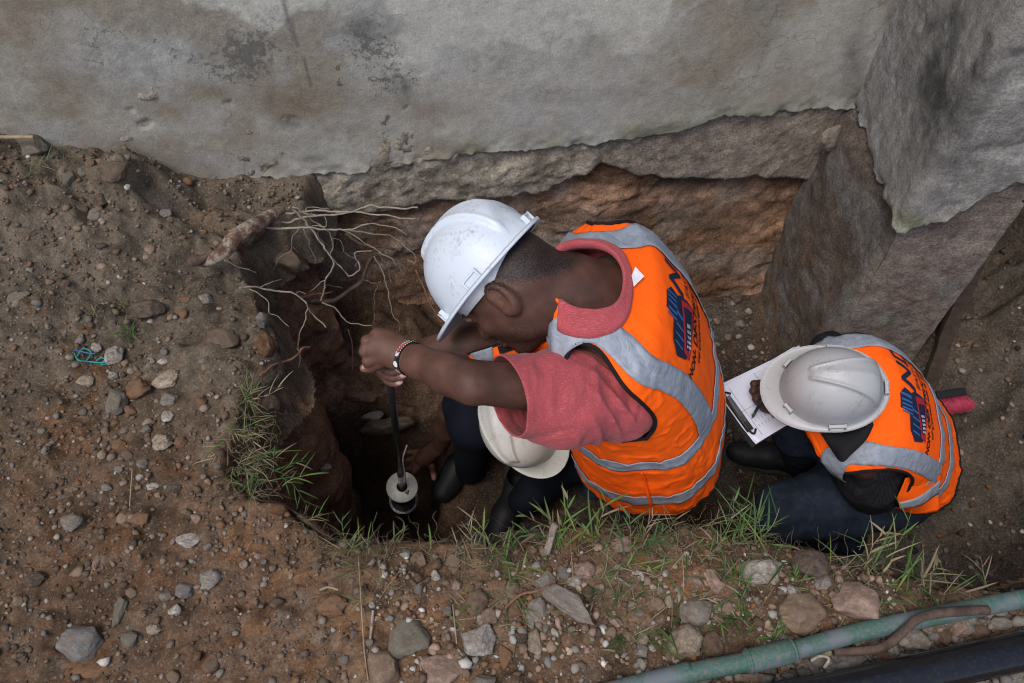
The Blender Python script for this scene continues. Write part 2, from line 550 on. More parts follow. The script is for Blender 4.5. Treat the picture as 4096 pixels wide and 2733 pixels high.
# ------------------------------------------------------------------ concrete wall: plaster coat and the footing under it
edge_px = [(-60, 215), (190, 192), (240, 188), (262, 179), (300, 178), (350, 172), (385, 166), (420, 160), (450, 159), (480, 153), (520, 151), (560, 147),
           (600, 144), (640, 137), (662, 135), (680, 131), (700, 122), (716, 118), (725, 114), (745, 116), (762, 115), (800, 110), (850, 108), (872, 106)]
def on_wall(px, py, off=0.0):
    d = ray(px, py)
    n = WNRM
    p0 = np.array([0, WB, 0]) + n * off
    return CAM + d * (((p0 - CAM) @ n) / (d @ n))
ep = np.array([on_wall(x, y) for x, y in edge_px])
es = (ep - np.array([0, WB, 0])) @ WDIR
ez = ep[:, 2]
def wall_edge(s):
    S3 = np.column_stack([s, np.zeros(len(s)), np.zeros(len(s))])
    return np.interp(s, es, ez) + fbm(S3, 20, 6, 61, gain=.7) * 0.020

wall = empty('concrete_wall', (0, WB, 0))
tag(wall, 'stained grey rendered concrete wall along the back of the trench', 'wall')
S_END = float((np.array([1.06, 2.036, 0]) - np.array([0, WB, 0])) @ WDIR)
sx = np.concatenate([np.linspace(-9, -1.75, 12), np.arange(-1.7, S_END, 0.0075), [S_END]])
rows = np.concatenate([[0, 0, 0], np.arange(0.004, 0.95, 0.0075), np.linspace(1.0, 3.2, 12)])
SX, RW = np.meshgrid(sx, rows)
base_z = np.tile(wall_edge(sx), (len(rows), 1))
ZZ = base_z + RW
lip = np.zeros_like(ZZ); lip[0] = -0.06; lip[1] = -0.03; lip[2] = -0.004
P = np.array([0, WB, 0]) + SX[..., None] * WDIR
P[..., 2] = ZZ
Pf = P.reshape(-1, 3)
o = fbm(Pf, 2.2, 3, 62) * 0.006 + fbm(Pf, 11, 3, 63) * 0.0016 + fbm(Pf, 60, 3, 64) * 0.0008
low_w = np.exp(-RW.ravel() / 0.03)
o += low_w * (fbm(Pf, 26, 3, 65) * 0.014 + 0.004)
# pits knocked out of the render
for (px, py, r, dpt) in [(146, 124, 7, .008), (290, 120, 7, .005), (407, 109, 4, .006), (229, 104, 5, .006), (132, 110, 3, .006)]:
    c = on_wall(px, py)
    dd = np.linalg.norm((Pf - c) * np.array([1, 1, 1.4]), axis=1)
    rr = r / FPX * 2.2 * (1 + .7 * fbm(Pf, 45, 3, 67))
    o -= dpt * sstep(rr, rr * 0.55, dd + fbm(Pf, 60, 2, 66) * 0.006)
ofs = o.reshape(ZZ.shape) + 0.0
ofs[0] = lip[0]; ofs[1] = lip[1]
Pw = P + WNRM * ofs[..., None]
# colour of the render: old cream paint at the top, grey cement, brown rain stains, moss by the edge
px_, py_ = proj(Pf)
cem = np.array([0.395, 0.385, 0.345]); warm = np.array([0.29, 0.255, 0.205]); cream = np.array([0.50, 0.49, 0.44]); dirt = np.array([0.13, 0.125, 0.115]); moss = np.array([0.135, 0.14, 0.085])
w = sstep(-0.1, 0.30, fbm(Pf * np.array([1, 1, 0.8]), 3.6, 6, 81, gain=.62))[:, None] * 0.9
cw = cem * (1 - w) + warm * w
w = sstep(0.0, 0.35, fbm(Pf + 2, 5, 5, 82))[:, None] * 0.45
cw = cw * (1 - w) + np.array([0.40, 0.41, 0.41]) * w
painted = np.maximum(np.maximum(sstep(1, -0.15, np.hypot((px_ - 520) / 250, (py_ - 5) / 75) + 0.5 * fbm(Pf, 9, 5, 83)),
                                sstep(1, -0.15, np.hypot((px_ - 400) / 75, (py_ - 55) / 40) + 0.5 * fbm(Pf, 9, 5, 84))),
                     sstep(1, 0.0, np.hypot((px_ - 270) / 110, (py_ + 10) / 60) + 0.6 * fbm(Pf, 10, 5, 85)))
painted = sstep(0.25, 0.45, painted)[:, None]
cw = cw * (1 - painted) + cream * painted
# flaked, peppered blotches
fl = fbm(Pf, 40, 4, 86) * 0.6 + fbm(Pf, 95, 2, 87) * 0.5
zone = np.zeros(len(Pf))
for (cx, cy, rx, ry, a) in [(360, 35, 60, 35, 1), (230, 50, 80, 35, 1), (120, 60, 60, 60, 0.8), (400, 80, 50, 35, .7), (560, 40, 60, 40, .6), (300, 15, 90, 20, .7), (170, 30, 120, 50, .7), (500, 60, 60, 30, .6)]:
    zone = np.maximum(zone, a * np.exp(-((px_ - cx) / rx) ** 2 - ((py_ - cy) / ry) ** 2))
w = (sstep(0.30, 0.02, 0.42 - fl - zone * 0.35) * sstep(0.15, 0.6, zone))[:, None] * 0.25
cw = cw * (1 - w) + dirt * w
w = sstep(0.35, 0.9, zone)[:, None] * 0.12
cw = cw * (1 - w) + dirt * w
# vertical rain streaks
Pst = Pf * np.array([9, 9, 0.9])
w = sstep(0.15, 0.5, fbm(Pst, 2.2, 4, 88))[:, None] * 0.35 * sstep(150, 20, py_ + 0.18 * px_)[:, None]
cw = cw * (1 - w) + dirt * w
for (cx, cy, rx, ry, a) in [(205, 90, 40, 14, .45), (300, 112, 30, 12, .5), (275, 95, 60, 20, .35), (165, 110, 28, 22, .45), (60, 110, 70, 40, .4), (330, 130, 50, 14, .3), (95, 150, 60, 14, .35),
                          (700, 60, 90, 40, .22), (250, 140, 60, 12, .25), (430, 110, 40, 12, .25), (30, 40, 50, 60, .35), (355, 100, 60, 12, .2), (590, 95, 90, 10, .2), (780, 90, 60, 20, .15)]:
    g = np.exp(-((px_ - cx) / rx) ** 2 - ((py_ - cy) / ry) ** 2) * (0.8 + 0.9 * fbm(Pf, 12, 4, 89))
    w = np.clip(g * a * 1.9, 0, 0.92)[:, None]
    cw = cw * (1 - w) + np.array([0.215, 0.172, 0.122]) * w
for (cx, cy, rx, ry, a) in [(855, 60, 14, 40, .45), (765, 8, 20, 30, .35), (862, 95, 20, 12, .5), (290, 122, 10, 5, .7), (312, 160, 14, 4, .6), (405, 92, 5, 14, .5), (270, 98, 5, 12, .4), (355, 25, 20, 12, .5), (900, 10, 20, 20, .4)]:
    g = np.exp(-((px_ - cx) / rx) ** 2 - ((py_ - cy) / ry) ** 2) * (0.9 + 0.9 * fbm(Pf, 25, 4, 90))
    w = np.clip(g * a * 1.3, 0, 0.85)[:, None]
    cw = cw * (1 - w) + dirt * 0.8 * w
g = np.exp(-RW.ravel() / 0.035) * np.clip(0.55 + 1.6 * fbm(Pf, 7, 4, 91), 0, 1) * sstep(230, 330, px_)
w = np.clip(g, 0, 0.75)[:, None]
cw = cw * (1 - w) + moss * w
# thin cracks
crk = np.abs(fbm(Pf, 3.1, 3, 92)) + 0.3 * np.abs(fbm(Pf, 14, 2, 93))
w = (sstep(0.020, 0.006, crk) * sstep(0.0, 0.2, fbm(Pf, 2.3, 2, 94)))[:, None] * 0.45
cw = cw * (1 - w) + dirt * w
for (x0, y0, x1, y1) in [(285, 0, 286, 50), (305, 62, 306, 88)]:
    A, B = on_wall(x0, y0), on_wall(x1, y1)
    dd = np.abs((Pf - A) @ WDIR - fbm(Pf, 10, 2, 95) * 0.006)
    w = (sstep(0.008, 0.002, dd) * ((Pf[:, 2] < A[2] + .01) & (Pf[:, 2] > B[2])))[:, None] * 0.6
    cw = cw * (1 - w) + dirt * 0.7 * w
alpha = np.clip(0.06 + 0.75 * zone * (0.7 + 0.9 * fbm(Pf, 6, 4, 96)) + 0.18 * sstep(0, .4, fbm(Pf, 5, 4, 97)), 0, 1)
me = np_mesh('render_coat', Pw, grid_faces(len(sx), len(rows)), np.column_stack([cw, alpha]))
link('render_coat', shift(me, wall.location), M['plaster'], wall)

# footing face beneath
sx2 = np.concatenate([np.linspace(-3, -1.2, 8), np.arange(-1.15, S_END + 0.01, 0.0085)])
z2 = np.concatenate([np.arange(0.40, -1.35, -0.0085)])
SX, ZZ = np.meshgrid(sx2, z2)
P = np.array([0, WB, 0]) + SX[..., None] * WDIR
P[..., 2] = ZZ
Pf = P.reshape(-1, 3)
e = wall_edge(Pf[:, 0] / WDIR[0])
below = e - Pf[:, 2]
px_, py_ = proj(Pf)
led_px = [(190, 205), (240, 208), (300, 212), (350, 210), (400, 204), (440, 196), (480, 194), (520, 190), (545, 186), (575, 172), (600, 160), (620, 165), (640, 172), (700, 176), (760, 174), (815, 176), (900, 170)]
lp = np.array([on_wall(x, y, -0.03) for x, y in led_px])
ls = (lp - np.array([0, WB, 0])) @ WDIR
s_ = (Pf - np.array([0, WB, 0])) @ WDIR
S3 = np.column_stack([s_, 0 * s_, 0 * s_])
led = np.interp(s_, ls, lp[:, 2]) + fbm(S3, 20, 4, 101) * 0.014
d2 = led - Pf[:, 2]            # positive below the ledge
bandn = np.where(px_ < 600, 1, 0.35)
off = np.full(len(Pf), -0.016) + (0.5 + fbm(Pf, 9, 4, 102)) * 0.013 * bandn + fbm(Pf, 30, 5, 103, gain=.65) * 0.011 * (0.30 + bandn)
under = sstep(0.0, 0.012, d2)
off = off - under * (0.026 + 0.02 * fbm(S3, 6, 2, 104))
off = off + under * (sstep(0.0, 0.9, d2) * 0.11 + fbm(Pf, 5, 4, 105) * 0.014 + fbm(Pf * np.array([.7, .7, 1.4]), 12, 5, 106) * 0.006 + fbm(Pf, 45, 3, 107) * 0.004)
# horizontal courses of the footing
off = off + under * ((sstep(0.1, 0.5, fbm(Pf * np.array([0.6, 0.6, 2.0]), 5.0, 5, 108, gain=.6)) - 0.4) * 0.008 + fbm(Pf, 20, 5, 116, gain=.65) * 0.008)
Pq = Pf + WNRM * off[:, None]
mort = np.array([0.40, 0.355, 0.285]); taupe = np.array([0.31, 0.262, 0.215]); brown = np.array([0.105, 0.056, 0.030]); orange = np.array([0.31, 0.185, 0.115]); greyp = np.array([0.25, 0.215, 0.19]); dark = np.array([0.05, 0.032, 0.022])
w = sstep(560, 640, px_)[:, None]
cb = mort * (1 - w) + taupe * w
ww = sstep(-0.1, 0.3, fbm(Pf, 14, 4, 109))[:, None] * 0.55 * (1 - w * 0.6)
cb = cb * (1 - ww) + np.array([0.14, 0.11, 0.085]) * ww
ww = sstep(0.1, 0.35, fbm(Pf + 3, 20, 4, 110))[:, None] * 0.6 * (1 - w * 0.8)
cb = cb * (1 - ww) + np.array([0.42, 0.39, 0.32]) * ww
cl = np.tile(brown, (len(Pf), 1))
st = fbm(Pf * np.array([0.3, 0.3, 2.0]), 5.5, 4, 111) + 0.35 * fbm(Pf, 12, 4, 112)
ww = sstep(-0.02, 0.26, st)[:, None] * 0.8
cl = cl * (1 - ww) + orange * ww
ww = sstep(0.05, 0.35, fbm(Pf + 11, 7, 5, 113))[:, None] * 0.55
cl = cl * (1 - ww) + greyp * ww
ww = sstep(0.12, 0.32, fbm(Pf * np.array([0.35, 0.35, 1.9]) + 5, 7, 4, 114))[:, None] * 0.7
cl = cl * (1 - ww) + dark * 1.6 * ww
for (cx, cy, rx, ry, a, cc_) in [(350, 275, 50, 18, .8, (0.21, 0.16, 0.125)), (310, 262, 30, 14, .6, (0.21, 0.16, 0.125)), (720, 205, 90, 10, .7, (0.22, 0.15, 0.11)), (735, 195, 12, 16, .6, (0.24, 0.225, 0.2)),
                          (700, 228, 60, 9, .7, (0.075, 0.05, 0.03)), (690, 190, 70, 9, .8, (0.06, 0.042, 0.03)), (700, 260, 90, 9, .55, (0.19, 0.165, 0.145)), (690, 280, 70, 10, .7, (0.08, 0.045, 0.025)),
                          (745, 250, 30, 60, .4, (0.19, 0.12, 0.085)), (480, 215, 70, 12, .5, (0.14, 0.09, 0.06)), (400, 320, 60, 14, .6, (0.15, 0.08, 0.045)), (300, 235, 60, 8, .6, (0.06, 0.042, 0.03)), (450, 280, 50, 20, .4, (0.15, 0.10, 0.07))]:
    g = np.exp(-((px_ - cx) / rx) ** 2 - ((py_ - cy) / ry) ** 2) * (0.9 + 0.9 * fbm(Pf, 14, 4, 115))
    ww = np.clip(g * a * 1.25, 0, 0.92)[:, None]
    cl = cl * (1 - ww) + np.array(cc_) * ww
low_dark = sstep(290, 380, py_)[:, None] * 0.35  # footing colour gets darker towards the bottom of the face
cl = cl * (1.5 - low_dark)
u_ = under[:, None]
cf = cb * (1 - u_) + cl * u_
me = np_mesh('footing_face', Pq, grid_faces(len(sx2), len(z2))[:, ::-1].copy(), cf)
link('footing_face', shift(me, wall.location), M['pit'], wall)
# body of the wall behind
mb = MB()
mb.box(np.array([0, WB, 1.4]) - WNRM * 0.19 + WDIR * -2.0, WDIR * 7.0, WNRM * 0.09, np.array([0, 0, 1.75]))
link('wall_core', shift(mb.mesh('wall_core', False), wall.location), plain_mat('concrete_core', (0.3, 0.29, 0.27), 0.9), wall)

# ------------------------------------------------------------------ buttress standing out from the wall on the right
butt = empty('concrete_buttress', (1.2, 1.8, -1.0))
tag(butt, 'dark stained concrete buttress standing out from the wall over the trench', 'buttress')
XL, XR, YF = 1.05, 1.36, 1.545

def butt_skin(name, path, z_lo, z_hi, coat, step=0.009, edge=None, seed=0):
    """vertical skin along a plan path, displaced; edge(s) gives the ragged lower limit for the coat"""
    path = np.asarray(path, float)
    sg = np.linalg.norm(np.diff(path, axis=0), axis=1); cu = np.concatenate([[0], np.cumsum(sg)])
    s = np.linspace(0, cu[-1], int(cu[-1] / step) + 1)
    X = np.interp(s, cu, path[:, 0]); Y = np.interp(s, cu, path[:, 1])
    # round the corners a little
    kk = np.ones(3) / 3
    X = np.convolve(np.pad(X, 1, 'edge'), kk, 'valid'); Y = np.convolve(np.pad(Y, 1, 'edge'), kk, 'valid')
    Tn = np.gradient(np.column_stack([X, Y]), axis=0); Tn /= np.linalg.norm(Tn, axis=1)[:, None]
    Nn = np.column_stack([-Tn[:, 1], Tn[:, 0]])
    if coat:
        lo = edge(s)
        r = np.concatenate([[0, 0], np.arange(0.004, z_hi - 0.3, step)])
        Z = lo[None] + r[:, None]
        Z = np.vstack([Z, np.linspace(Z[-1], np.full(len(s), z_hi), 8)[1:]])
    else:
        r = np.arange(z_hi, z_lo, -step)[::-1]
        Z = np.repeat(r[:, None], len(s), 1)
    nr = len(Z)
    P = np.zeros((nr, len(s), 3)); P[..., 0] = X; P[..., 1] = Y; P[..., 2] = Z
    Pf = P.reshape(-1, 3)
    return s, P, Pf, np.tile(Nn, (nr, 1)), nr
# path order so that the normal (-ty, tx) faces outwards: from right back, round the front, to the inner corner
pth = [(XR, 2.15), (XR, YF), (XL, YF), (XL, 2.06)]
bedge = [(0, 0.10), (0.60, 0.10), (0.62, 0.27), (0.72, 0.17), (0.80, 0.09), (0.86, 0.03), (0.915, 0.0), (0.95, 0.03), (1.05, -0.01), (1.2, 0.01), (1.42, 0.02)]
def bedge_f(s):
    return np.interp(s, [q[0] for q in bedge], [q[1] for q in bedge]) + fbm(np.column_stack([s, 0 * s, 0 * s]), 16, 6, 121, gain=.7) * 0.028
s, P, Pf, Nn, nr = butt_skin('coat', pth, 0, 2.4, True, edge=bedge_f)
lowd = np.repeat(np.arange(nr)[:, None], len(s), 1).ravel()
off = 0.020 + fbm(Pf, 3.0, 2, 122) * 0.002 + fbm(Pf, 22, 4, 123, gain=.5) * 0.0028 + fbm(Pf, 80, 2, 129) * 0.0016 + np.clip(fbm(Pf, 9, 4, 130) - .22, 0, 1) * -0.03
hgt = Pf[:, 2] - np.tile(bedge_f(s), nr)
off += np.exp(-hgt / 0.04) * fbm(Pf, 20, 3, 124) * 0.02
off = np.where(lowd == 0, -0.03, off)
Pf2 = Pf.copy(); Pf2[:, :2] += Nn * off[:, None]
px_, py_ = proj(Pf)
cB = np.tile(np.array([0.26, 0.252, 0.235]), (len(Pf), 1)) * (1 + .25 * fbm(Pf, 30, 4, 139)[:, None])
w = sstep(0.0, 0.3, fbm(Pf * np.array([1, 1, .35]), 6, 5, 125))[:, None] * 0.8
cB = cB * (1 - w) + np.array([0.075, 0.073, 0.07]) * w
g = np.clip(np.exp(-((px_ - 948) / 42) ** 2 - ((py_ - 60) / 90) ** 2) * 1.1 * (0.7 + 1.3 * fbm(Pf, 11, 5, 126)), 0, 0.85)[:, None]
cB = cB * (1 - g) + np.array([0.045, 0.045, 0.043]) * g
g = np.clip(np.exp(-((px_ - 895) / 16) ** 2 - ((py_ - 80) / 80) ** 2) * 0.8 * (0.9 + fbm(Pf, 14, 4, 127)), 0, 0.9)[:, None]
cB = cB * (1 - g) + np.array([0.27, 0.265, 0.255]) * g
g = np.exp(-hgt / 0.05)[:, None] * np.clip(0.6 + 1.2 * fbm(Pf, 16, 3, 128), 0, 1)[:, None] * 0.8
cB = cB * (1 - g) + np.array([0.24, 0.225, 0.195]) * g
g = np.clip(np.exp(-((px_ - 912) / 14) ** 2 - ((py_ - 218) / 8) ** 2) * 0.8, 0, 0.9)[:, None]
cB = cB * (1 - g) + np.array([0.15, 0.16, 0.08]) * g
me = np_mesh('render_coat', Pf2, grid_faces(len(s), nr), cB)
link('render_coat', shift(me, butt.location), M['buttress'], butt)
pth2 = [(XR + 0.0, 2.15), (XR, YF), (XL, YF), (XL, 2.06)]
s, P, Pf, Nn, nr = butt_skin('foot', pth2, -1.2, 0.32, False)
dep = np.clip(0.05 - Pf[:, 2], 0, 2)
off = fbm(Pf, 4, 3, 131) * 0.006 + fbm(Pf, 18, 5, 132, gain=.6) * 0.005 - 0.01
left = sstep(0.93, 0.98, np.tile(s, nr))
off += left * (dep * 0.06 + 0.055 * sstep(0.0, 0.10, dep) * sstep(1.0, 1.35, np.tile(s, nr)) + sstep(0, .2, dep) * fbm(Pf, 7, 4, 133) * 0.012 + sstep(0, .2, dep) * fbm(Pf * np.array([1, 1, .5]), 22, 3, 134) * 0.005)
Pf2 = Pf.copy(); Pf2[:, :2] += Nn * off[:, None]
px_, py_ = proj(Pf)
tau = np.array([0.235, 0.195, 0.165]); gry = np.array([0.20, 0.195, 0.18]); drk = np.array([0.11, 0.088, 0.072])
cF = np.tile(tau, (len(Pf), 1))
w = sstep(-0.05, 0.3, fbm(Pf * np.array([.6, .6, 1.6]), 6, 5, 135))[:, None] * 0.6
cF = cF * (1 - w) + gry * w
w = sstep(0.1, 0.35, fbm(Pf + 8, 10, 5, 136))[:, None] * 0.5
cF = cF * (1 - w) + np.array([0.15, 0.105, 0.08]) * w
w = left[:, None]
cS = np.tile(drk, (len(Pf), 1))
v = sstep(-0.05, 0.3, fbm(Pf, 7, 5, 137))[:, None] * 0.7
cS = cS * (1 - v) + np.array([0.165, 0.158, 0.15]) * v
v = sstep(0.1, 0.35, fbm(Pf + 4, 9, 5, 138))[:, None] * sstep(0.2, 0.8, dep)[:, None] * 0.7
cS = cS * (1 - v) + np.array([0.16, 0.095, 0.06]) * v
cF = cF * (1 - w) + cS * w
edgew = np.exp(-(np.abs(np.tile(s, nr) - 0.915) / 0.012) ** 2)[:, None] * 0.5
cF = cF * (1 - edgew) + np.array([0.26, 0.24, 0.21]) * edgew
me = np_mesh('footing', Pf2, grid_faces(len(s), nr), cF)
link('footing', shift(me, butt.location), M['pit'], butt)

# flake of mortar hanging by the inner corner

# ================================================================== PEOPLE
# ---- signed distance bodies turned into one smooth mesh
def surface_nets(f, origin, h):
    nx, ny, nz = f.shape
    s = f < 0
    cx = np.zeros((nx - 1, ny - 1, nz - 1, 3), np.float32); cnt = np.zeros((nx - 1, ny - 1, nz - 1), np.float32)
    def corner(a, i, j, k):
        return a[i:nx - 1 + i, j:ny - 1 + j, k:nz - 1 + k]
    mixed = np.zeros((nx - 1, ny - 1, nz - 1), bool)
    c0 = corner(s, 0, 0, 0)
    for i in (0, 1):
        for j in (0, 1):
            for k in (0, 1):
                mixed |= corner(s, i, j, k) != c0
    idx = np.argwhere(mixed)
    acc = np.zeros((len(idx), 3)); n = np.zeros(len(idx))
    I, J, K = idx.T
    for ax in range(3):
        o = [a for a in range(3) if a != ax]
        for p in (0, 1):
            for q in (0, 1):
                A = [0, 0, 0]; A[o[0]] = p; A[o[1]] = q
                B = list(A); B[ax] = 1
                fa = f[I + A[0], J + A[1], K + A[2]]; fb = f[I + B[0], J + B[1], K + B[2]]
                m = (fa < 0) != (fb < 0)
                t = np.where(m, fa / (fa - fb + 1e-12), 0)
                pos = np.tile(np.array(A, float), (len(idx), 1)); pos[:, ax] += t
                acc += pos * m[:, None]; n += m
    V = (idx + acc / np.maximum(n, 1)[:, None]) * h + origin
    lab = -np.ones((nx - 1, ny - 1, nz - 1), np.int64); lab[I, J, K] = np.arange(len(idx))
    faces = []
    for ax in range(3):
        a1, a2 = [(1, 2), (2, 0), (0, 1)][ax]
        sl0 = [slice(None)] * 3; sl1 = [slice(None)] * 3
        sl0[ax] = slice(0, f.shape[ax] - 1); sl1[ax] = slice(1, f.shape[ax])
        d = s[tuple(sl0)].astype(np.int8) - s[tuple(sl1)].astype(np.int8)
        e = np.argwhere(d != 0)
        ok = (e[:, a1] > 0) & (e[:, a2] > 0) & (e[:, a1] < f.shape[a1] - 1) & (e[:, a2] < f.shape[a2] - 1)
        e = e[ok]; sg = d[tuple(e.T)]
        def L(o1, o2):
            q = e.copy(); q[:, a1] -= o1; q[:, a2] -= o2
            return lab[tuple(q.T)]
        F = np.stack([L(1, 1), L(0, 1), L(0, 0), L(1, 0)], 1)
        F[sg < 0] = F[sg < 0][:, ::-1]
        faces.append(F)
    return V, np.concatenate(faces)

class Body:
    def __init__(s, lo, hi, h):
        s.h = h; s.lo = np.asarray(lo, float)
        s.n = np.ceil((np.asarray(hi) - s.lo) / h).astype(int) + 1
        s.f = np.full(s.n, 1.0, np.float32)
    def _slab(s, lo, hi, m):
        a = np.clip(np.floor((np.asarray(lo) - m - s.lo) / s.h).astype(int), 0, s.n - 1)
        b = np.clip(np.ceil((np.asarray(hi) + m - s.lo) / s.h).astype(int) + 1, 1, s.n)
        if (b <= a).any(): return None, None
        ax = [s.lo[i] + np.arange(a[i], b[i]) * s.h for i in range(3)]
        P = np.stack(np.meshgrid(*ax, indexing='ij'), -1)
        return tuple(slice(a[i], b[i]) for i in range(3)), P
    def _join(s, sl, d, k):
        a = s.f[sl]
        if k <= 0:
            s.f[sl] = np.minimum(a, d); return
        hh = np.maximum(k - np.abs(a - d), 0) / k
        s.f[sl] = np.minimum(a, d) - hh * hh * k * 0.25
    def cone(s, A, B, ra, rb, k=0.03):
        A = np.asarray(A, float); B = np.asarray(B, float)
        r = max(ra, rb)
        sl, P = s._slab(np.minimum(A, B) - r, np.maximum(A, B) + r, k + 0.02)
        if sl is None: return
        ab = B - A
        t = np.clip(((P - A) @ ab) / (ab @ ab + 1e-12), 0, 1)
        d = np.linalg.norm(P - A - t[..., None] * ab, axis=-1) - (ra + (rb - ra) * t)
        s._join(sl, d, k)
    def chain(s, pts, rs, k=0.03):
        for i in range(len(pts) - 1):
            s.cone(pts[i], pts[i + 1], rs[i], rs[i + 1], k)
    def ell(s, C, axes, k=0.03, cut=False):
        """axes: three vectors = half axes"""
        C = np.asarray(C, float); Aq = np.array(axes, float)
        L = np.linalg.norm(Aq, axis=1); U = Aq / L[:, None]
        ext = np.sqrt(((Aq) ** 2).sum(0))
        sl, P = s._slab(C - ext, C + ext, k + 0.02)
        if sl is None: return
        q = (P - C) @ U.T / L
        n = np.linalg.norm(q, axis=-1); g = np.linalg.norm(q / L, axis=-1) + 1e-9
        d = n * (n - 1) / g
        if cut:
            a = s.f[sl]; b = -d
            hh = np.maximum(k - np.abs(a - b), 0) / max(k, 1e-6)
            s.f[sl] = np.maximum(a, b) + hh * hh * k * 0.25
        else:
            s._join(sl, d, k)
    def mesh(s):
        return surface_nets(s.f, s.lo, s.h)

def bbox(pts, m):
    P = np.array(pts); return P.min(0) - m, P.max(0) + m

def bisect(V, F, planes):
    """cut away everything on the positive side of each (point, normal)"""
    me = bpy.data.meshes.new('tmp'); me.from_pydata(np.asarray(V).tolist(), [], np.asarray(F).tolist())
    bm = bmesh.new(); bm.from_mesh(me)
    for p, n in planes:
        bmesh.ops.bisect_plane(bm, geom=bm.verts[:] + bm.edges[:] + bm.faces[:], plane_co=Vector(p), plane_no=Vector(n), clear_outer=True)
    bm.to_mesh(me); bm.free()
    return me

def finish(me, color=None, smooth=True):
    me.polygons.foreach_set('use_smooth', np.ones(len(me.polygons), bool))
    if color is not None:
        n = len(me.vertices); V = np.zeros(n * 3); me.vertices.foreach_get('co', V); V = V.reshape(-1, 3)
        c = np.ones((n, 4), np.float32); c[:, :3] = color(V)
        me.color_attributes.new('Col', 'FLOAT_COLOR', 'POINT').data.foreach_set('color', c.ravel())
    me.update()
    return me

def solidify(o, t, off=-1):
    m = o.modifiers.new('thickness', 'SOLIDIFY'); m.thickness = t; m.offset = off
    return o

# ---- materials for people
def skin_mat():
    m, N, L, P = new_mat('skin')
    a = N.new('ShaderNodeAttribute'); a.attribute_name = 'Col'
    tc = N.new('ShaderNodeTexCoord')
    nz = N.new('ShaderNodeTexNoise'); nz.inputs['Scale'].default_value = 30; nz.inputs['Detail'].default_value = 6
    L.new(tc.outputs['Object'], nz.inputs['Vector'])
    mr = N.new('ShaderNodeMapRange'); mr.inputs['From Min'].default_value = .3; mr.inputs['From Max'].default_value = .7
    mr.inputs['To Min'].default_value = .72; mr.inputs['To Max'].default_value = 1.25
    L.new(nz.outputs['Fac'], mr.inputs['Value'])
    mx = N.new('ShaderNodeMix'); mx.data_type = 'RGBA'; mx.blend_type = 'MULTIPLY'; mx.inputs['Factor'].default_value = 1
    L.new(a.outputs['Color'], mx.inputs[6]); L.new(mr.outputs[0], mx.inputs[7])
    hn = N.new('ShaderNodeTexNoise'); hn.inputs['Scale'].default_value = 420; hn.inputs['Detail'].default_value = 2; L.new(tc.outputs['Object'], hn.inputs['Vector'])
    hm = N.new('ShaderNodeMapRange'); hm.inputs['From Min'].default_value = .42; hm.inputs['From Max'].default_value = .60; hm.inputs['To Min'].default_value = .25; hm.inputs['To Max'].default_value = 2.1; L.new(hn.outputs['Fac'], hm.inputs['Value'])
    al = N.new('ShaderNodeMath'); al.operation = 'SUBTRACT'; al.inputs[0].default_value = 1; L.new(a.outputs['Alpha'], al.inputs[1])
    hx = N.new('ShaderNodeMix'); hx.data_type = 'RGBA'; hx.blend_type = 'MULTIPLY'; L.new(al.outputs[0], hx.inputs['Factor']); L.new(mx.outputs[2], hx.inputs[6]); L.new(hm.outputs[0], hx.inputs[7])
    L.new(hx.outputs[2], P.inputs['Base Color'])
    P.inputs['Roughness'].default_value = 0.55
    P.inputs['Specular IOR Level'].default_value = 0.32
    P.inputs['Subsurface Weight'].default_value = 0.06
    P.inputs['Subsurface Radius'].default_value = (0.01, 0.004, 0.002)
    b = N.new('ShaderNodeBump'); b.inputs['Strength'].default_value = 0.6; b.inputs['Distance'].default_value = 0.0012
    n2 = N.new('ShaderNodeTexNoise'); n2.inputs['Scale'].default_value = 420; n2.inputs['Detail'].default_value = 4
    L.new(tc.outputs['Object'], n2.inputs['Vector'])
    L.new(n2.outputs['Fac'], b.inputs['Height']); L.new(b.outputs[0], P.inputs['Normal'])
    return m
M['skin'] = skin_mat()

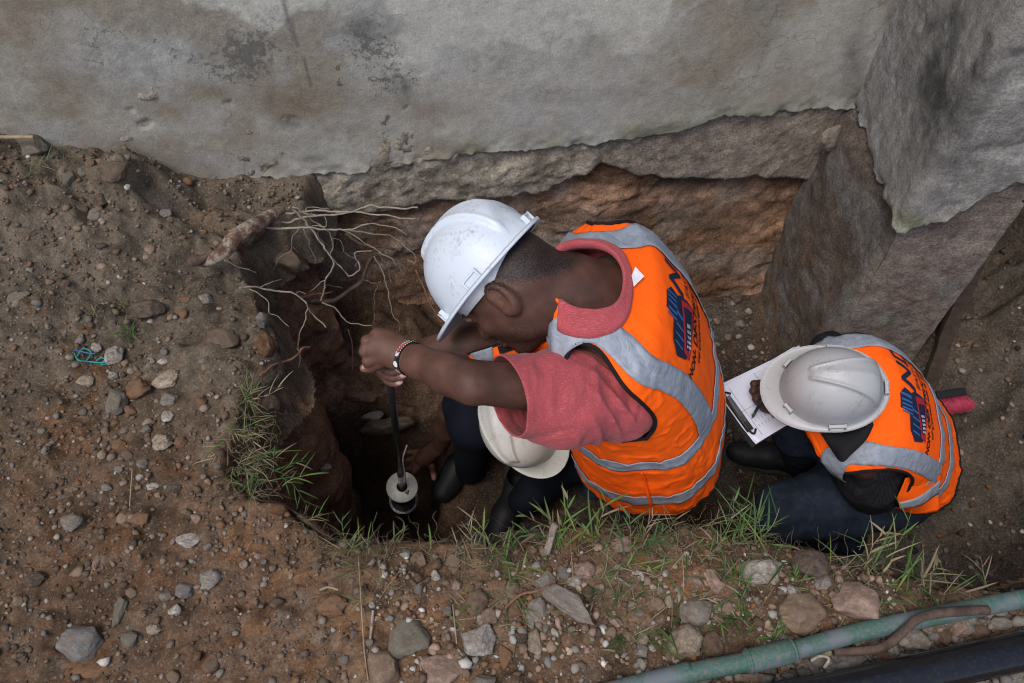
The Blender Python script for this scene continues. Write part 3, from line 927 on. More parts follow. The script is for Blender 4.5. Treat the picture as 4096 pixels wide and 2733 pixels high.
def cloth_mat(name, base, var=0.1, rough=0.85, weave=900, bump=0.25, sheen=0.1, streak=None, fold=0.35):
    m, N, L, P = new_mat(name)
    tc = N.new('ShaderNodeTexCoord')
    src = None
    rgb = N.new('ShaderNodeRGB'); rgb.outputs[0].default_value = (*base, 1); src = rgb.outputs[0]
    nz = N.new('ShaderNodeTexNoise'); nz.inputs['Scale'].default_value = 18; nz.inputs['Detail'].default_value = 4
    L.new(tc.outputs['Object'], nz.inputs['Vector'])
    mr = N.new('ShaderNodeMapRange'); mr.inputs['From Min'].default_value = .3; mr.inputs['From Max'].default_value = .7
    mr.inputs['To Min'].default_value = 1 - var; mr.inputs['To Max'].default_value = 1 + var * .5
    L.new(nz.outputs['Fac'], mr.inputs['Value'])
    mx = N.new('ShaderNodeMix'); mx.data_type = 'RGBA'; mx.blend_type = 'MULTIPLY'; mx.inputs['Factor'].default_value = 1
    L.new(src, mx.inputs[6]); L.new(mr.outputs[0], mx.inputs[7]); src = mx.outputs[2]
    if streak:
        mp = N.new('ShaderNodeMapping'); mp.inputs['Scale'].default_value = streak[0]; mp.inputs['Rotation'].default_value = streak[1]
        L.new(tc.outputs['Object'], mp.inputs['Vector'])
        n3 = N.new('ShaderNodeTexNoise'); n3.inputs['Scale'].default_value = 1.0; n3.inputs['Detail'].default_value = 5; n3.inputs['Roughness'].default_value = .75
        L.new(mp.outputs[0], n3.inputs['Vector'])
        m3 = N.new('ShaderNodeMapRange'); m3.inputs['From Min'].default_value = .5; m3.inputs['From Max'].default_value = .72
        L.new(n3.outputs['Fac'], m3.inputs['Value'])
        ml = N.new('ShaderNodeMath'); ml.operation = 'MULTIPLY'; ml.inputs[1].default_value = streak[3]; L.new(m3.outputs[0], ml.inputs[0])
        mx = N.new('ShaderNodeMix'); mx.data_type = 'RGBA'; L.new(ml.outputs[0], mx.inputs['Factor'])
        L.new(src, mx.inputs[6]); mx.inputs[7].default_value = (*streak[2], 1); src = mx.outputs[2]
    L.new(src, P.inputs['Base Color'])
    P.inputs['Roughness'].default_value = rough
    P.inputs['Specular IOR Level'].default_value = 0.15
    P.inputs['Sheen Weight'].default_value = sheen
    b = N.new('ShaderNodeBump'); b.inputs['Strength'].default_value = bump; b.inputs['Distance'].default_value = 0.0008
    n2 = N.new('ShaderNodeTexNoise'); n2.inputs['Scale'].default_value = weave; n2.inputs['Detail'].default_value = 3
    L.new(tc.outputs['Object'], n2.inputs['Vector'])
    L.new(n2.outputs['Fac'], b.inputs['Height'])
    b2 = N.new('ShaderNodeBump'); b2.inputs['Strength'].default_value = fold; b2.inputs['Distance'].default_value = 0.012
    n4 = N.new('ShaderNodeTexNoise'); n4.inputs['Scale'].default_value = 9; n4.inputs['Detail'].default_value = 3; n4.inputs['Distortion'].default_value = 0.8
    L.new(tc.outputs['Object'], n4.inputs['Vector']); L.new(n4.outputs['Fac'], b2.inputs['Height'])
    L.new(b.outputs[0], b2.inputs['Normal'])
    L.new(b2.outputs[0], P.inputs['Normal'])
    return m
M['orange'] = cloth_mat('hi_vis_orange', (1.0, 0.125, 0.006), var=0.05, rough=0.8, weave=1400, bump=0.15, sheen=0.0)
M['shirt'] = cloth_mat('heather_red_cotton', (0.37, 0.060, 0.070), var=0.15, weave=1600, streak=((70, 800, 800), (0.2, 0.4, -0.5), (0.55, 0.28, 0.30), 0.6))
M['denim'] = cloth_mat('dark_denim', (0.016, 0.024, 0.040), var=0.5, sheen=0.0, streak=((30, 30, 30), (0, 0, 0), (0.045, 0.06, 0.085), .5))
M['navy'] = cloth_mat('navy_cloth', (0.006, 0.008, 0.015), var=0.3, sheen=0.0)
M['black_cloth'] = cloth_mat('black_cloth', (0.012, 0.012, 0.014), var=0.2, sheen=0.0)
M['brown_trousers'] = cloth_mat('brown_trousers', (0.045, 0.03, 0.024), var=0.3)
M['trim'] = cloth_mat('black_trim', (0.012, 0.011, 0.012), var=0.1, sheen=0.0, fold=0.0)
M['white_label'] = plain_mat('white_label', (0.75, 0.75, 0.78), 0.7)
M['red_cloth'] = cloth_mat('dark_red_hem', (0.30, 0.04, 0.055), var=0.2)

def tape_mat():
    m, N, L, P = new_mat('reflective_tape')
    tc = N.new('ShaderNodeTexCoord')
    nz = N.new('ShaderNodeTexNoise'); nz.inputs['Scale'].default_value = 26; nz.inputs['Detail'].default_value = 4; nz.inputs['Distortion'].default_value = 1.2
    L.new(tc.outputs['Object'], nz.inputs['Vector'])
    cr = N.new('ShaderNodeMapRange'); cr.inputs['From Min'].default_value = .3; cr.inputs['From Max'].default_value = .7
    cr.inputs['To Min'].default_value = 0.8; cr.inputs['To Max'].default_value = 1.12
    L.new(nz.outputs['Fac'], cr.inputs['Value'])
    mx = N.new('ShaderNodeMix'); mx.data_type = 'RGBA'; mx.blend_type = 'MULTIPLY'; mx.inputs['Factor'].default_value = 1
    mx.inputs[6].default_value = (0.27, 0.305, 0.36, 1); L.new(cr.outputs[0], mx.inputs[7])
    L.new(mx.outputs[2], P.inputs['Base Color'])
    P.inputs['Roughness'].default_value = 0.6
    P.inputs['Metallic'].default_value = 0.1
    b = N.new('ShaderNodeBump'); b.inputs['Strength'].default_value = 0.5; b.inputs['Distance'].default_value = 0.006
    n2 = N.new('ShaderNodeTexNoise'); n2.inputs['Scale'].default_value = 38; n2.inputs['Detail'].default_value = 3; n2.inputs['Distortion'].default_value = 1.5
    L.new(tc.outputs['Object'], n2.inputs['Vector']); L.new(n2.outputs['Fac'], b.inputs['Height']); L.new(b.outputs[0], P.inputs['Normal'])
    return m
M['tape'] = tape_mat()

def helmet_mat(name, base, dirt, rough=0.35, amt=0.5):
    m, N, L, P = new_mat(name)
    tc = N.new('ShaderNodeTexCoord')
    nz = N.new('ShaderNodeTexNoise'); nz.inputs['Scale'].default_value = 16; nz.inputs['Detail'].default_value = 9; nz.inputs['Roughness'].default_value = .75; nz.inputs['Distortion'].default_value = .6
    L.new(tc.outputs['Object'], nz.inputs['Vector'])
    mr = N.new('ShaderNodeMapRange'); mr.inputs['From Min'].default_value = .50; mr.inputs['From Max'].default_value = .70; mr.inputs['To Max'].default_value = amt
    L.new(nz.outputs['Fac'], mr.inputs['Value'])
    n2 = N.new('ShaderNodeTexNoise'); n2.inputs['Scale'].default_value = 150; n2.inputs['Detail'].default_value = 4
    L.new(tc.outputs['Object'], n2.inputs['Vector'])
    m2 = N.new('ShaderNodeMapRange'); m2.inputs['From Min'].default_value = .45; m2.inputs['From Max'].default_value = .62
    L.new(n2.outputs['Fac'], m2.inputs['Value'])
    ml = N.new('ShaderNodeMath'); ml.operation = 'MULTIPLY'; L.new(mr.outputs[0], ml.inputs[0]); L.new(m2.outputs[0], ml.inputs[1])
    mx = N.new('ShaderNodeMix'); mx.data_type = 'RGBA'; L.new(ml.outputs[0], mx.inputs['Factor'])
    mx.inputs[6].default_value = (*base, 1); mx.inputs[7].default_value = (*dirt, 1)
    L.new(mx.outputs[2], P.inputs['Base Color'])
    P.inputs['Roughness'].default_value = rough
    P.inputs['Specular IOR Level'].default_value = 0.45
    m4 = N.new('ShaderNodeMapRange'); m4.inputs['To Min'].default_value = rough - .07; m4.inputs['To Max'].default_value = rough + .2
    L.new(nz.outputs['Fac'], m4.inputs['Value']); L.new(m4.outputs[0], P.inputs['Roughness'])
    return m
M['helmet1'] = helmet_mat('scuffed_white_plastic', (0.55, 0.61, 0.69), (0.20, 0.18, 0.16), amt=.9)
M['helmet2'] = helmet_mat('dusty_white_plastic', (0.36, 0.365, 0.375), (0.17, 0.155, 0.145), amt=0.9)
M['helmet3'] = helmet_mat('old_cream_white_plastic', (0.64, 0.635, 0.60), (0.28, 0.22, 0.15), amt=0.7)

# ---- helmet: dome with raised crest ridges, gutter brim, peak, accessory slots
def make_helmet(C, f, u, mat, label, parent, scale=1.0, vtip=0.62, slots=((95, 1), (-95, 1), (35, .6), (-35, .6), (180, .8)), group=None):
    f = unit(f); u = unit(u - (np.asarray(u) @ f) * f); l = np.cross(u, f)
    C = np.asarray(C, float)
    A, Bh, H = 0.138 * scale, 0.113 * scale, 0.145 * scale
    def pt(x, y, z):
        return C + f * x * 1.0 + l * y + u * z
    nu, nv = 160, 70
    az = np.linspace(0, 2 * np.pi, nu, endpoint=False)
    el = np.linspace(0, np.pi / 2 * 0.9995, nv)
    AZ, EL = np.meshgrid(az, el)
    ce, se = np.cos(EL) ** 0.86, np.sin(EL)
    X = A * ce * np.cos(AZ); Y = Bh * ce * np.sin(AZ); Z = H * se ** 0.92
    # crest: a V-shaped raised panel that starts in front and widens to the back
    xn = X / A; yn = np.abs(Y) / Bh
    half = 0.11 + 0.42 * np.clip((vtip - xn) / 1.4, 0, 1)
    inside = sstep(0.05, -0.03, yn - half) * sstep(vtip, vtip - 0.18, xn) * sstep(-0.93, -0.80, xn)
    ridge = np.exp(-((yn - half) / 0.045) ** 2) * sstep(vtip, vtip - 0.12, xn) * sstep(-0.90, -0.75, xn)
    mid = np.exp(-(yn / 0.10) ** 2) * sstep(vtip - .1, vtip - 0.4, xn) * sstep(-0.85, -0.65, xn)
    bump = (0.0075 * inside + 0.0050 * ridge + 0.0045 * mid) * sstep(0.1, 0.3, se)
    Nn = np.stack([X / A ** 2, Y / Bh ** 2, Z / H ** 2 + 1e-6], -1); Nn /= np.linalg.norm(Nn, axis=-1)[..., None]
    L3 = np.stack([X, Y, Z], -1) + Nn * bump[..., None] * scale
    # widened skirt at the rim
    L3[..., 0] *= 1 + 0.05 * np.exp(-EL / 0.10); L3[..., 1] *= 1 + 0.05 * np.exp(-EL / 0.10)
    W = pt(L3[..., 0:1], L3[..., 1:2], L3[..., 2:3]).reshape(-1, 3)
    F = grid_faces(nu, nv, True)
    o = link('shell', np_mesh('shell', W, F), mat, parent)
    solidify(o, 0.003)
    # brim
    prof = []   # (outward fraction, drop)
    peak = np.clip(np.cos(az), 0, 1) ** 1.6
    wid = 0.013 + 0.040 * peak
    rings = []
    for fr, dz in [(-0.15, 0.006), (0.0, 0.002), (0.3, -0.001), (0.75, -0.002), (0.95, 0.0005), (1.0, 0.003), (1.0, -0.004), (0.9, -0.006), (0.3, -0.005), (-0.1, -0.004)]:
        rx = A * 1.05 + wid * fr * scale; ry = Bh * 1.05 + wid * fr * scale
        zz_ = dz - peak * fr * 0.014
        rings.append(pt((rx * np.cos(az))[:, None], (ry * np.sin(az))[:, None], (zz_ * scale)[:, None] if isinstance(zz_, np.ndarray) else zz_))
    W = np.concatenate(rings)
    F = grid_faces(nu, len(rings), True)[:, ::-1].copy()
    link('brim', np_mesh('brim', W, F), mat, parent)
    for deg, sc in slots:
        a = math.radians(deg)
        rx, ry = A * 1.055, Bh * 1.055
        c = np.array([rx * math.cos(a), ry * math.sin(a)])
        tn = unit(np.array([-rx * math.sin(a), ry * math.cos(a)])); nn = np.array([tn[1], -tn[0]])
        if nn @ c < 0: nn = -nn
        T3 = f * tn[0] + l * tn[1]; N3 = f * nn[0] + l * nn[1]
        cc = pt(c[0], c[1], 0.012 * scale) + N3 * 0.001
        mb = MB()
        w = 0.019 * sc
        mb.box(cc + u * 0.008, T3 * w, N3 * 0.004, u * 0.0025)
        mb.box(cc + T3 * w * .92, T3 * 0.002, N3 * 0.005, u * 0.011)
        mb.box(cc - T3 * w * .92, T3 * 0.002, N3 * 0.005, u * 0.011)
        mb.box(cc - N3 * 0.001, T3 * w * .9, N3 * 0.002, u * 0.010)
        s_ = link('accessory_slot', mb.mesh('accessory_slot', False), mat, parent)
        bv = s_.modifiers.new('bevel', 'BEVEL'); bv.width = 0.0012; bv.segments = 2
    # suspension band inside, showing under the brim
    mb = MB()
    ang = np.linspace(0, 2 * np.pi, 60)
    rr = []
    for zz_, k_ in ((-0.026, 0.83), (0.01, 0.87)):
        rr.append(pt((A * k_ * np.cos(ang))[:, None], (Bh * k_ * np.sin(ang))[:, None], np.full((60, 1), zz_ * scale)))
    mb.add(np.concatenate(rr), grid_faces(60, 2))
    o = link('headband', mb.mesh('headband'), M['white_label'], parent); solidify(o, 0.002)

# ---- torso loft: rings (t down the spine, half width, back depth, front depth, centre shift back)
class Torso:
    def __init__(s, S0, Lv, Dv, rings, p=0.82, wr=0.004, seed=1):
        s.S0 = np.asarray(S0, float); s.L = unit(Lv); s.D = unit(np.asarray(Dv) - (np.asarray(Dv) @ s.L) * s.L)
        s.B = np.cross(s.D, s.L)
        if s.B[0] < 0: s.B = -s.B
        s.R = np.array(rings, float); s.p = p; s.wr = wr; s.seed = seed
        # smooth resample of rings
        tt = np.linspace(0, len(s.R) - 1, 400)
        s.Rs = smooth_path(s.R, 400)
        s.tt = s.Rs[:, 0]
    def ring(s, t):
        return [np.interp(t, s.tt, s.Rs[:, i]) for i in range(1, s.Rs.shape[1])]
    def raw(s, ang, t):
        """ang in radians, 0 = middle of the back, +90 deg = the person's left; t metres down from the shoulder line"""
        a, bb, bf, sh, tilt, la = s.ring(t)
        sn, cs = np.sin(ang), np.cos(ang)
        x = a * np.sign(sn) * np.abs(sn) ** s.p
        d = np.where(cs > 0, bb, bf)
        y = d * np.sign(cs) * np.abs(cs) ** s.p
        tt = t + tilt * (-cs) 
        return s.S0 + s.D * tt[..., None] + s.L * (x + la)[..., None] + s.B * (y + sh)[..., None]
    def S(s, ang, t, off=0.0, wr=True):
        ang = np.asarray(ang, float); t = np.asarray(t, float); ang, t = np.broadcast_arrays(ang, t)
        e = 0.01
        P = s.raw(ang, t)
        da = s.raw(ang + e, t) - s.raw(ang - e, t); dt = s.raw(ang, t + e) - s.raw(ang, t - e)
        N = np.cross(da, dt); N /= np.linalg.norm(N, axis=-1)[..., None] + 1e-12
        c = s.S0 + s.D * t[..., None]
        sg = np.sign(((P - c) * N).sum(-1)); sg[sg == 0] = 1
        N = N * sg[..., None]
        if wr:
            q = np.stack([np.sin(ang), np.cos(ang), t * 3.0], -1)
            w = fbm(q * np.array([2.2, 2.2, 1.0]), 1.6, 3, s.seed) * s.wr * 2.2 + fbm(q * np.array([3.5, 3.5, 3.2]), 2.0, 3, s.seed + 7) * s.wr
            w = w + np.clip(fbm(q * np.array([1.5, 1.5, 2.6]), 2.3, 2, s.seed + 3, ridged=True) - .3, 0, 1) * s.wr * 2.0
            w = w * sstep(s.R[0, 0] - .01, s.R[0, 0] + .07, t)
            w = w * (1 - .7 * np.exp(-(ang / .85) ** 2) * sstep(.34, .22, t))
            P = P + N * w[..., None]
        return P + N * np.asarray(off)[..., None] if np.ndim(off) else P + N * off

def vest(T, t_neck, t_hem, holes, parent, front=None, name='vest', off=0.0):
    """holes: list of (ang, t, d_ang, d_t, rot) armholes; front: (angle where the front opening starts)"""
    n_a, n_t = 300, 170
    A0, A1 = (-math.pi, math.pi) if front is None else (-front, front)
    an = np.linspace(A0, A1, n_a); tv = np.linspace(t_neck, t_hem, n_t)
    AN, TV = np.meshgrid(an, tv)
    ok = np.ones(AN.shape, bool)
    for (ha, ht, da, dt, p) in holes:
        ex = (AN - ha) / da; ey = (TV - ht) / dt
        r = (np.abs(ex) ** p + np.abs(ey) ** p) ** (1 / p)
        inside = r < 1
        # pull the vertices that sit just inside the edge onto it
        near = inside & (r > 0.86)
        k_ = np.where(near, 1 / np.maximum(r, 1e-6), 1)
        AN = np.where(near, ha + (AN - ha) * k_, AN); TV = np.where(near, ht + (TV - ht) * k_, TV)
        ok &= ~(inside & ~near)
    P = T.S(AN, TV, off).reshape(-1, 3)
    F = grid_faces(n_a, n_t)
    F = F[ok.ravel()[F].all(1)]
    us = np.zeros(len(P), bool); us[F.ravel()] = True; rm = np.cumsum(us) - 1
    o = link(name, np_mesh(name, P[us], rm[F]), M['orange'], parent)
    solidify(o, 0.0022)
    for (ha, ht, da, dt, p) in holes:
        th = np.linspace(0, 2 * np.pi, 140)
        c_, s_ = np.cos(th), np.sin(th)
        ex = np.sign(c_) * np.abs(c_) ** (2 / p); ey = np.sign(s_) * np.abs(s_) ** (2 / p)
        pts = T.S(ha + ex * da, ht + ey * dt, off + 0.001)
        V, Fq = tube(pts, 0.0042, 8, False)
        link('armhole_trim', np_mesh('armhole_trim', V, Fq), M['trim'], parent)
    for tt_, nm in ((t_hem, 'hem_trim'), (t_neck, 'neck_trim')):
        pts = T.S(np.linspace(A0, A1, 160), np.full(160, tt_), off + 0.0005)
        V, Fq = tube(pts, 0.0038, 8, False)
        link(nm, np_mesh(nm, V, Fq), M['trim'] if nm == 'hem_trim' else M['orange'], parent)
    return o

def ribbon(T, pts, width, parent, name='reflective_stripe', off=0.003, n=120, mat=None, holes=()):
    """pts: list of (ang, t) along the stripe; width in metres (world)"""
    Q = smooth_path(pts, n)
    # metric: convert to metres locally with finite differences
    P0 = T.S(Q[:, 0], Q[:, 1], off, False)
    e = 0.02
    da = np.linalg.norm(T.S(Q[:, 0] + e, Q[:, 1], off, False) - P0, axis=1) / e
    dt = np.linalg.norm(T.S(Q[:, 0], Q[:, 1] + e, off, False) - P0, axis=1) / e
    tq = np.gradient(Q, axis=0); tm = np.column_stack([tq[:, 0] * da, tq[:, 1] * dt]); tm /= np.linalg.norm(tm, axis=1)[:, None]
    nm = np.column_stack([-tm[:, 1], tm[:, 0]])
    rows = 9
    A = []; 
    for j in np.linspace(-0.5, 0.5, rows):
        A.append(np.column_stack([Q[:, 0] + nm[:, 0] * j * width / da, Q[:, 1] + nm[:, 1] * j * width / dt]))
    A = np.array(A)
    P = T.S(A[..., 0], A[..., 1], off).reshape(-1, 3)
    F = grid_faces(n, rows)
    me = np_mesh(name, P, F)
    o = link(name, me, mat or M['tape'], parent)
    return solidify(o, 0.0016, 0)

# ---- print on the back, written as flat shapes and laid on the cloth
def text_mesh(body, size, shear=0.0, bold=0.0, space=1.0, sx=1.0):
    cu = bpy.data.curves.new('letters', 'FONT')
    cu.body = body; cu.size = size; cu.align_x = 'CENTER'; cu.shear = shear; cu.offset = bold; cu.space_character = space
    cu.resolution_u = 3
    ob = bpy.data.objects.new('letters', cu)
    col.objects.link(ob)
    dg = bpy.context.evaluated_depsgraph_get()
    me = bpy.data.meshes.new_from_object(ob.evaluated_get(dg))
    bpy.data.objects.remove(ob)
    bm = bmesh.new(); bm.from_mesh(me)
    bmesh.ops.triangulate(bm, faces=bm.faces[:])
    for _ in range(2):
        lg = [e for e in bm.edges if e.calc_length() > 0.012]
        if lg: bmesh.ops.subdivide_edges(bm, edges=lg, cuts=1)
        bmesh.ops.triangulate(bm, faces=[f_ for f_ in bm.faces if len(f_.verts) > 3])
    V = np.array([v.co[:] for v in bm.verts]); F = [[v.index for v in f_.verts] for f_ in bm.faces]
    bm.verts.index_update()
    F = [[v.index for v in f_.verts] for f_ in bm.faces]
    bm.free(); bpy.data.meshes.remove(me)
    V = V[:, :2] * np.array([sx, 1])
    return V, F

def lay(T, V2, F, place, parent, name, mat, off):
    """place maps (x along the reading direction, y up) to (ang, t)"""
    a, t = place(V2[:, 0], V2[:, 1])
    P = T.S(a, t, off)
    # face outwards
    link(name, np_mesh(name, P, F, None, False), mat, parent)

def poly2(pts):
    """dense fan-free fill of a polygon: ear-cut via bmesh"""
    bm = bmesh.new()
    vs = [bm.verts.new((x, y, 0)) for x, y in pts]
    f_ = bm.faces.new(vs)
    bmesh.ops.triangulate(bm, faces=[f_])
    for _ in range(3):
        lg = [e for e in bm.edges if e.calc_length() > 0.012]
        if lg: bmesh.ops.subdivide_edges(bm, edges=lg, cuts=1)
        bmesh.ops.triangulate(bm, faces=[q for q in bm.faces if len(q.verts) > 3])
    bm.verts.index_update()
    V = np.array([v.co[:2] for v in bm.verts]); F = [[v.index for v in q.verts] for q in bm.faces]
    bm.free()
    return V, F

M['ink'] = plain_mat('navy_ink', (0.012, 0.018, 0.045), 0.7, 0.2, var=0.05)
M['ink_black'] = plain_mat('black_ink', (0.012, 0.011, 0.012), 0.7, 0.2, var=0.05)
M['ink_blue'] = plain_mat('blue_ink', (0.03, 0.11, 0.30), 0.7, 0.2, var=0.05)
M['ink_red'] = plain_mat('red_ink', (0.36, 0.018, 0.03), 0.7, 0.2, var=0.05)
M['ink_white'] = plain_mat('white_ink', (0.55, 0.58, 0.62), 0.7, 0.2, var=0.05)

def back_print(T, place, parent, last_line, k=1.0):
    def put(V, F, nm, mt, o_): lay(T, np.asarray(V) * k, F, place, parent, nm, mt, o_)
    V, F = text_mesh('NDT', 0.088, shear=0.3, bold=0.0016, sx=0.92); V = V + np.array([0.050, 0.012]); put(V, F, 'lettering', M['ink'], 0.0022)
    V, F = text_mesh('EAST-AFRICA', 0.028, shear=0.3, bold=0.0004, sx=0.86); V = V + np.array([0.050, -0.022]); put(V, F, 'lettering', M['ink'], 0.0022)
    V, F = text_mesh('NON- DESTRUCTIVE TESTING', 0.0285, shear=0.3, bold=0.0011, sx=0.80); V = V + np.array([0.0, -0.058]); put(V, F, 'lettering', M['ink_black'], 0.0022)
    V, F = text_mesh(last_line, 0.025, shear=0.3, bold=0.0009, sx=0.82); V = V + np.array([0.0, -0.086]); put(V, F, 'lettering', M['ink_black'], 0.0022)
    # emblem: blue stacked slabs beside a red-framed panel of small windows
    def quad(x0, y0, x1, y1, x2, y2, x3, y3): return [(x0, y0), (x1, y1), (x2, y2), (x3, y3)]
    base = [(-0.135, 0.030), (-0.128, -0.008), (-0.060, -0.036), (-0.034, -0.036), (-0.030, 0.020), (-0.037, 0.040), (-0.030, 0.068), (-0.042, 0.090), (-0.066, 0.094), (-0.070, 0.060), (-0.112, 0.056)]
    V, F = poly2(base); put(V, F, 'emblem', M['ink'], 0.0022)
    for i in range(5):
        x = -0.040 - i * 0.0075
        V, F = poly2([(x, 0.088), (x - 0.0035, 0.088), (x - 0.0055, 0.046), (x - 0.002, 0.046)]); put(V, F, 'emblem_slab', M['ink_blue'], 0.0032)
    for i in range(4):
        x = -0.060 - i * 0.016
        V, F = poly2([(x, 0.048), (x - 0.004, 0.048), (x - 0.009, 0.012), (x - 0.005, 0.012)]); put(V, F, 'emblem_slab', M['ink_blue'], 0.0032)
    fr = [(-0.118, 0.006), (-0.040, 0.026), (-0.036, -0.030), (-0.126, -0.022)]
    fi = [(-0.108, 0.000), (-0.048, 0.016), (-0.045, -0.024), (-0.113, -0.018)]
    for i in range(4):
        j = (i + 1) % 4
        V, F = poly2([fr[i], fr[j], fi[j], fi[i]]); put(V, F, 'emblem_frame', M['ink_red'], 0.0036)
    for r in range(3):
        for c in range(5):
            x = -0.105 + c * 0.0085 + 0.001 * r; y = -0.004 - r * 0.0065 + c * 0.0015
            V, F = poly2([(x, y), (x + 0.005, y + 0.001), (x + 0.005, y - 0.003), (x, y - 0.004)]); put(V, F, 'emblem_window', M['ink_white'], 0.0040)

SK = np.array([0.078, 0.036, 0.026]); SKL = np.array([0.135, 0.066, 0.045]); PINK = np.array([0.42, 0.22, 0.19]); HAIR = np.array([0.014, 0.011, 0.010])

def ear(B, C, f, u, l, s=1.0):
    """C ear centre, f forward, u up, l outwards"""
    th = np.radians(np.linspace(-150, 130, 14))
    pts = [C + (u * 0.032 * math.sin(-a_) * 1.0 + f * 0.019 * -math.cos(a_)) * s + l * (0.012 + 0.006 * math.cos(a_)) * s for a_ in th]
    B.chain(pts, np.linspace(0.0045, 0.0050, 14) * s, 0.003)
    B.ell(C + l * 0.004 * s, [f * 0.017 * s, u * 0.028 * s, l * 0.006 * s], 0.006)
    B.ell(C - u * 0.026 * s + l * 0.010 * s, [f * 0.010 * s, u * 0.010 * s, l * 0.006 * s], 0.006)
    B.ell(C + f * 0.003 * s + l * 0.013 * s - u * 0.004 * s, [f * 0.007 * s, u * 0.011 * s, l * 0.008 * s], 0.004, cut=True)

def head(B, C, f, u, s=1.0):
    f = unit(f); u = unit(u - (u @ f) * f); l = np.cross(u, f)
    B.ell(C + u * 0.028 * s - f * 0.005 * s, [f * 0.098 * s, l * 0.078 * s, u * 0.095 * s], 0.02)       # skull
    B.ell(C - u * 0.035 * s + f * 0.028 * s, [f * 0.064 * s, l * 0.060 * s, u * 0.075 * s], 0.03)       # face and jaw
    B.ell(C - u * 0.088 * s + f * 0.066 * s, [f * 0.024 * s, l * 0.026 * s, u * 0.022 * s], 0.025)      # chin
    for sd_ in (-1, 1):
        B.ell(C - u * 0.06 * s + f * 0.01 * s + l * sd_ * 0.044 * s, [f * 0.03 * s, l * 0.016 * s, u * 0.028 * s], 0.025)  # jaw angle
        B.ell(C - u * 0.018 * s + f * 0.068 * s + l * sd_ * 0.036 * s, [f * 0.018 * s, l * 0.02 * s, u * 0.016 * s], 0.02)  # cheek
        B.ell(C + u * 0.012 * s + f * 0.090 * s + l * sd_ * 0.032 * s, [f * 0.012 * s, l * 0.018 * s, u * 0.012 * s], 0.008, cut=True)
        B.ell(C + u * 0.012 * s + f * 0.080 * s + l * sd_ * 0.032 * s, [f * 0.011 * s, l * 0.013 * s, u * 0.010 * s], 0.004)  # eye
        B.ell(C + u * 0.032 * s + f * 0.086 * s + l * sd_ * 0.030 * s, [f * 0.010 * s, l * 0.025 * s, u * 0.008 * s], 0.010)  # brow
        ear(B, C - f * 0.008 * s + l * sd_ * 0.074 * s, f, u, l * sd_, s)
    B.chain([C + u * 0.018 * s + f * 0.09 * s, C - u * 0.020 * s + f * 0.108 * s], [0.009 * s, 0.014 * s], 0.012)       # nose
    for sd_ in (-1, 1):
        B.ell(C - u * 0.024 * s + f * 0.098 * s + l * sd_ * 0.012 * s, [f * 0.010 * s, l * 0.009 * s, u * 0.008 * s], 0.006)
    B.ell(C - u * 0.050 * s + f * 0.092 * s, [f * 0.011 * s, l * 0.024 * s, u * 0.007 * s], 0.006)
    B.ell(C - u * 0.062 * s + f * 0.090 * s, [f * 0.011 * s, l * 0.021 * s, u * 0.008 * s], 0.006)

def hair_color(C, f, u, base=None):
    f = unit(f); u = unit(u - (u @ f) * f); l = np.cross(u, f)
    def fn(V, c):
        q = V - C
        x, y, z = q @ f, q @ l, q @ u
        r = np.sqrt(x * x + y * y + z * z)
        n = fbm(V, 60, 3, 5) * 0.012
        # hairline: behind the ears and above a slanted line, tapering into the nape
        w = sstep(-0.010, 0.020, z - 0.020 + 0.35 * np.clip(-x, 0, 0.1) * 0 + np.clip(-x - 0.01, 0, .1) * 0.85 + n)
        w = w * sstep(0.085, 0.060, x - 0.25 * z) * (r < 0.16)
        w = np.clip(w, 0, 1)[:, None] * 0.85; w0 = w
        c = c * (1 - w) + HAIR * w
        # stubble on the jaw
        w = sstep(0.0, 0.03, x + 0.02) * sstep(-0.025, -0.055, z) * (r < 0.16)
        w = (w * (0.5 + 0.4 * fbm(V, 160, 2, 6)))[:, None] * 0.7
        c = c * (1 - w) + HAIR * 1.3 * w
        return np.column_stack([c, 1 - np.clip(w0[:, 0] + w[:, 0], 0, 1)])
    return fn

def finger(B, base, d0, d1, n_, length, r, curl):
    """three bones; starts along d0, bends by curl (deg each joint) towards direction d1"""
    d0 = unit(d0); ax = unit(d1 - (d1 @ d0) * d0)
    p = np.asarray(base, float); pts = [p]; a = 0
    for i, fr in enumerate((0.44, 0.31, 0.25)):
        a += math.radians(curl[i])
        d = d0 * math.cos(a) + ax * math.sin(a)
        p = p + d * length * fr; pts.append(p)
    B.chain(pts, [r, r * .96, r * .88, r * .74], 0.003)
    return pts

# ------------------------------------------------------------------ MAN 1: standing in the trench, pushing the sampler down
J = {}
J['shN'] = PD(606, 388, 1.60); J['shF'] = PD(612, 230, 1.76)
J['elN'] = PD(472, 384, 1.545); J['wrN'] = PD(404, 356, 1.66)
S0 = (J['shN'] + J['shF']) / 2
Lv = unit(J['shN'] - J['shF'])
Dv = unit(np.array([0.315, -0.085, -0.94]))
print('MAN1 S0', S0, 'upper', np.linalg.norm(J['shN'] - J['elN']), 'fore', np.linalg.norm(J['elN'] - J['wrN']), 'sh', np.linalg.norm(J['shN'] - J['shF']))
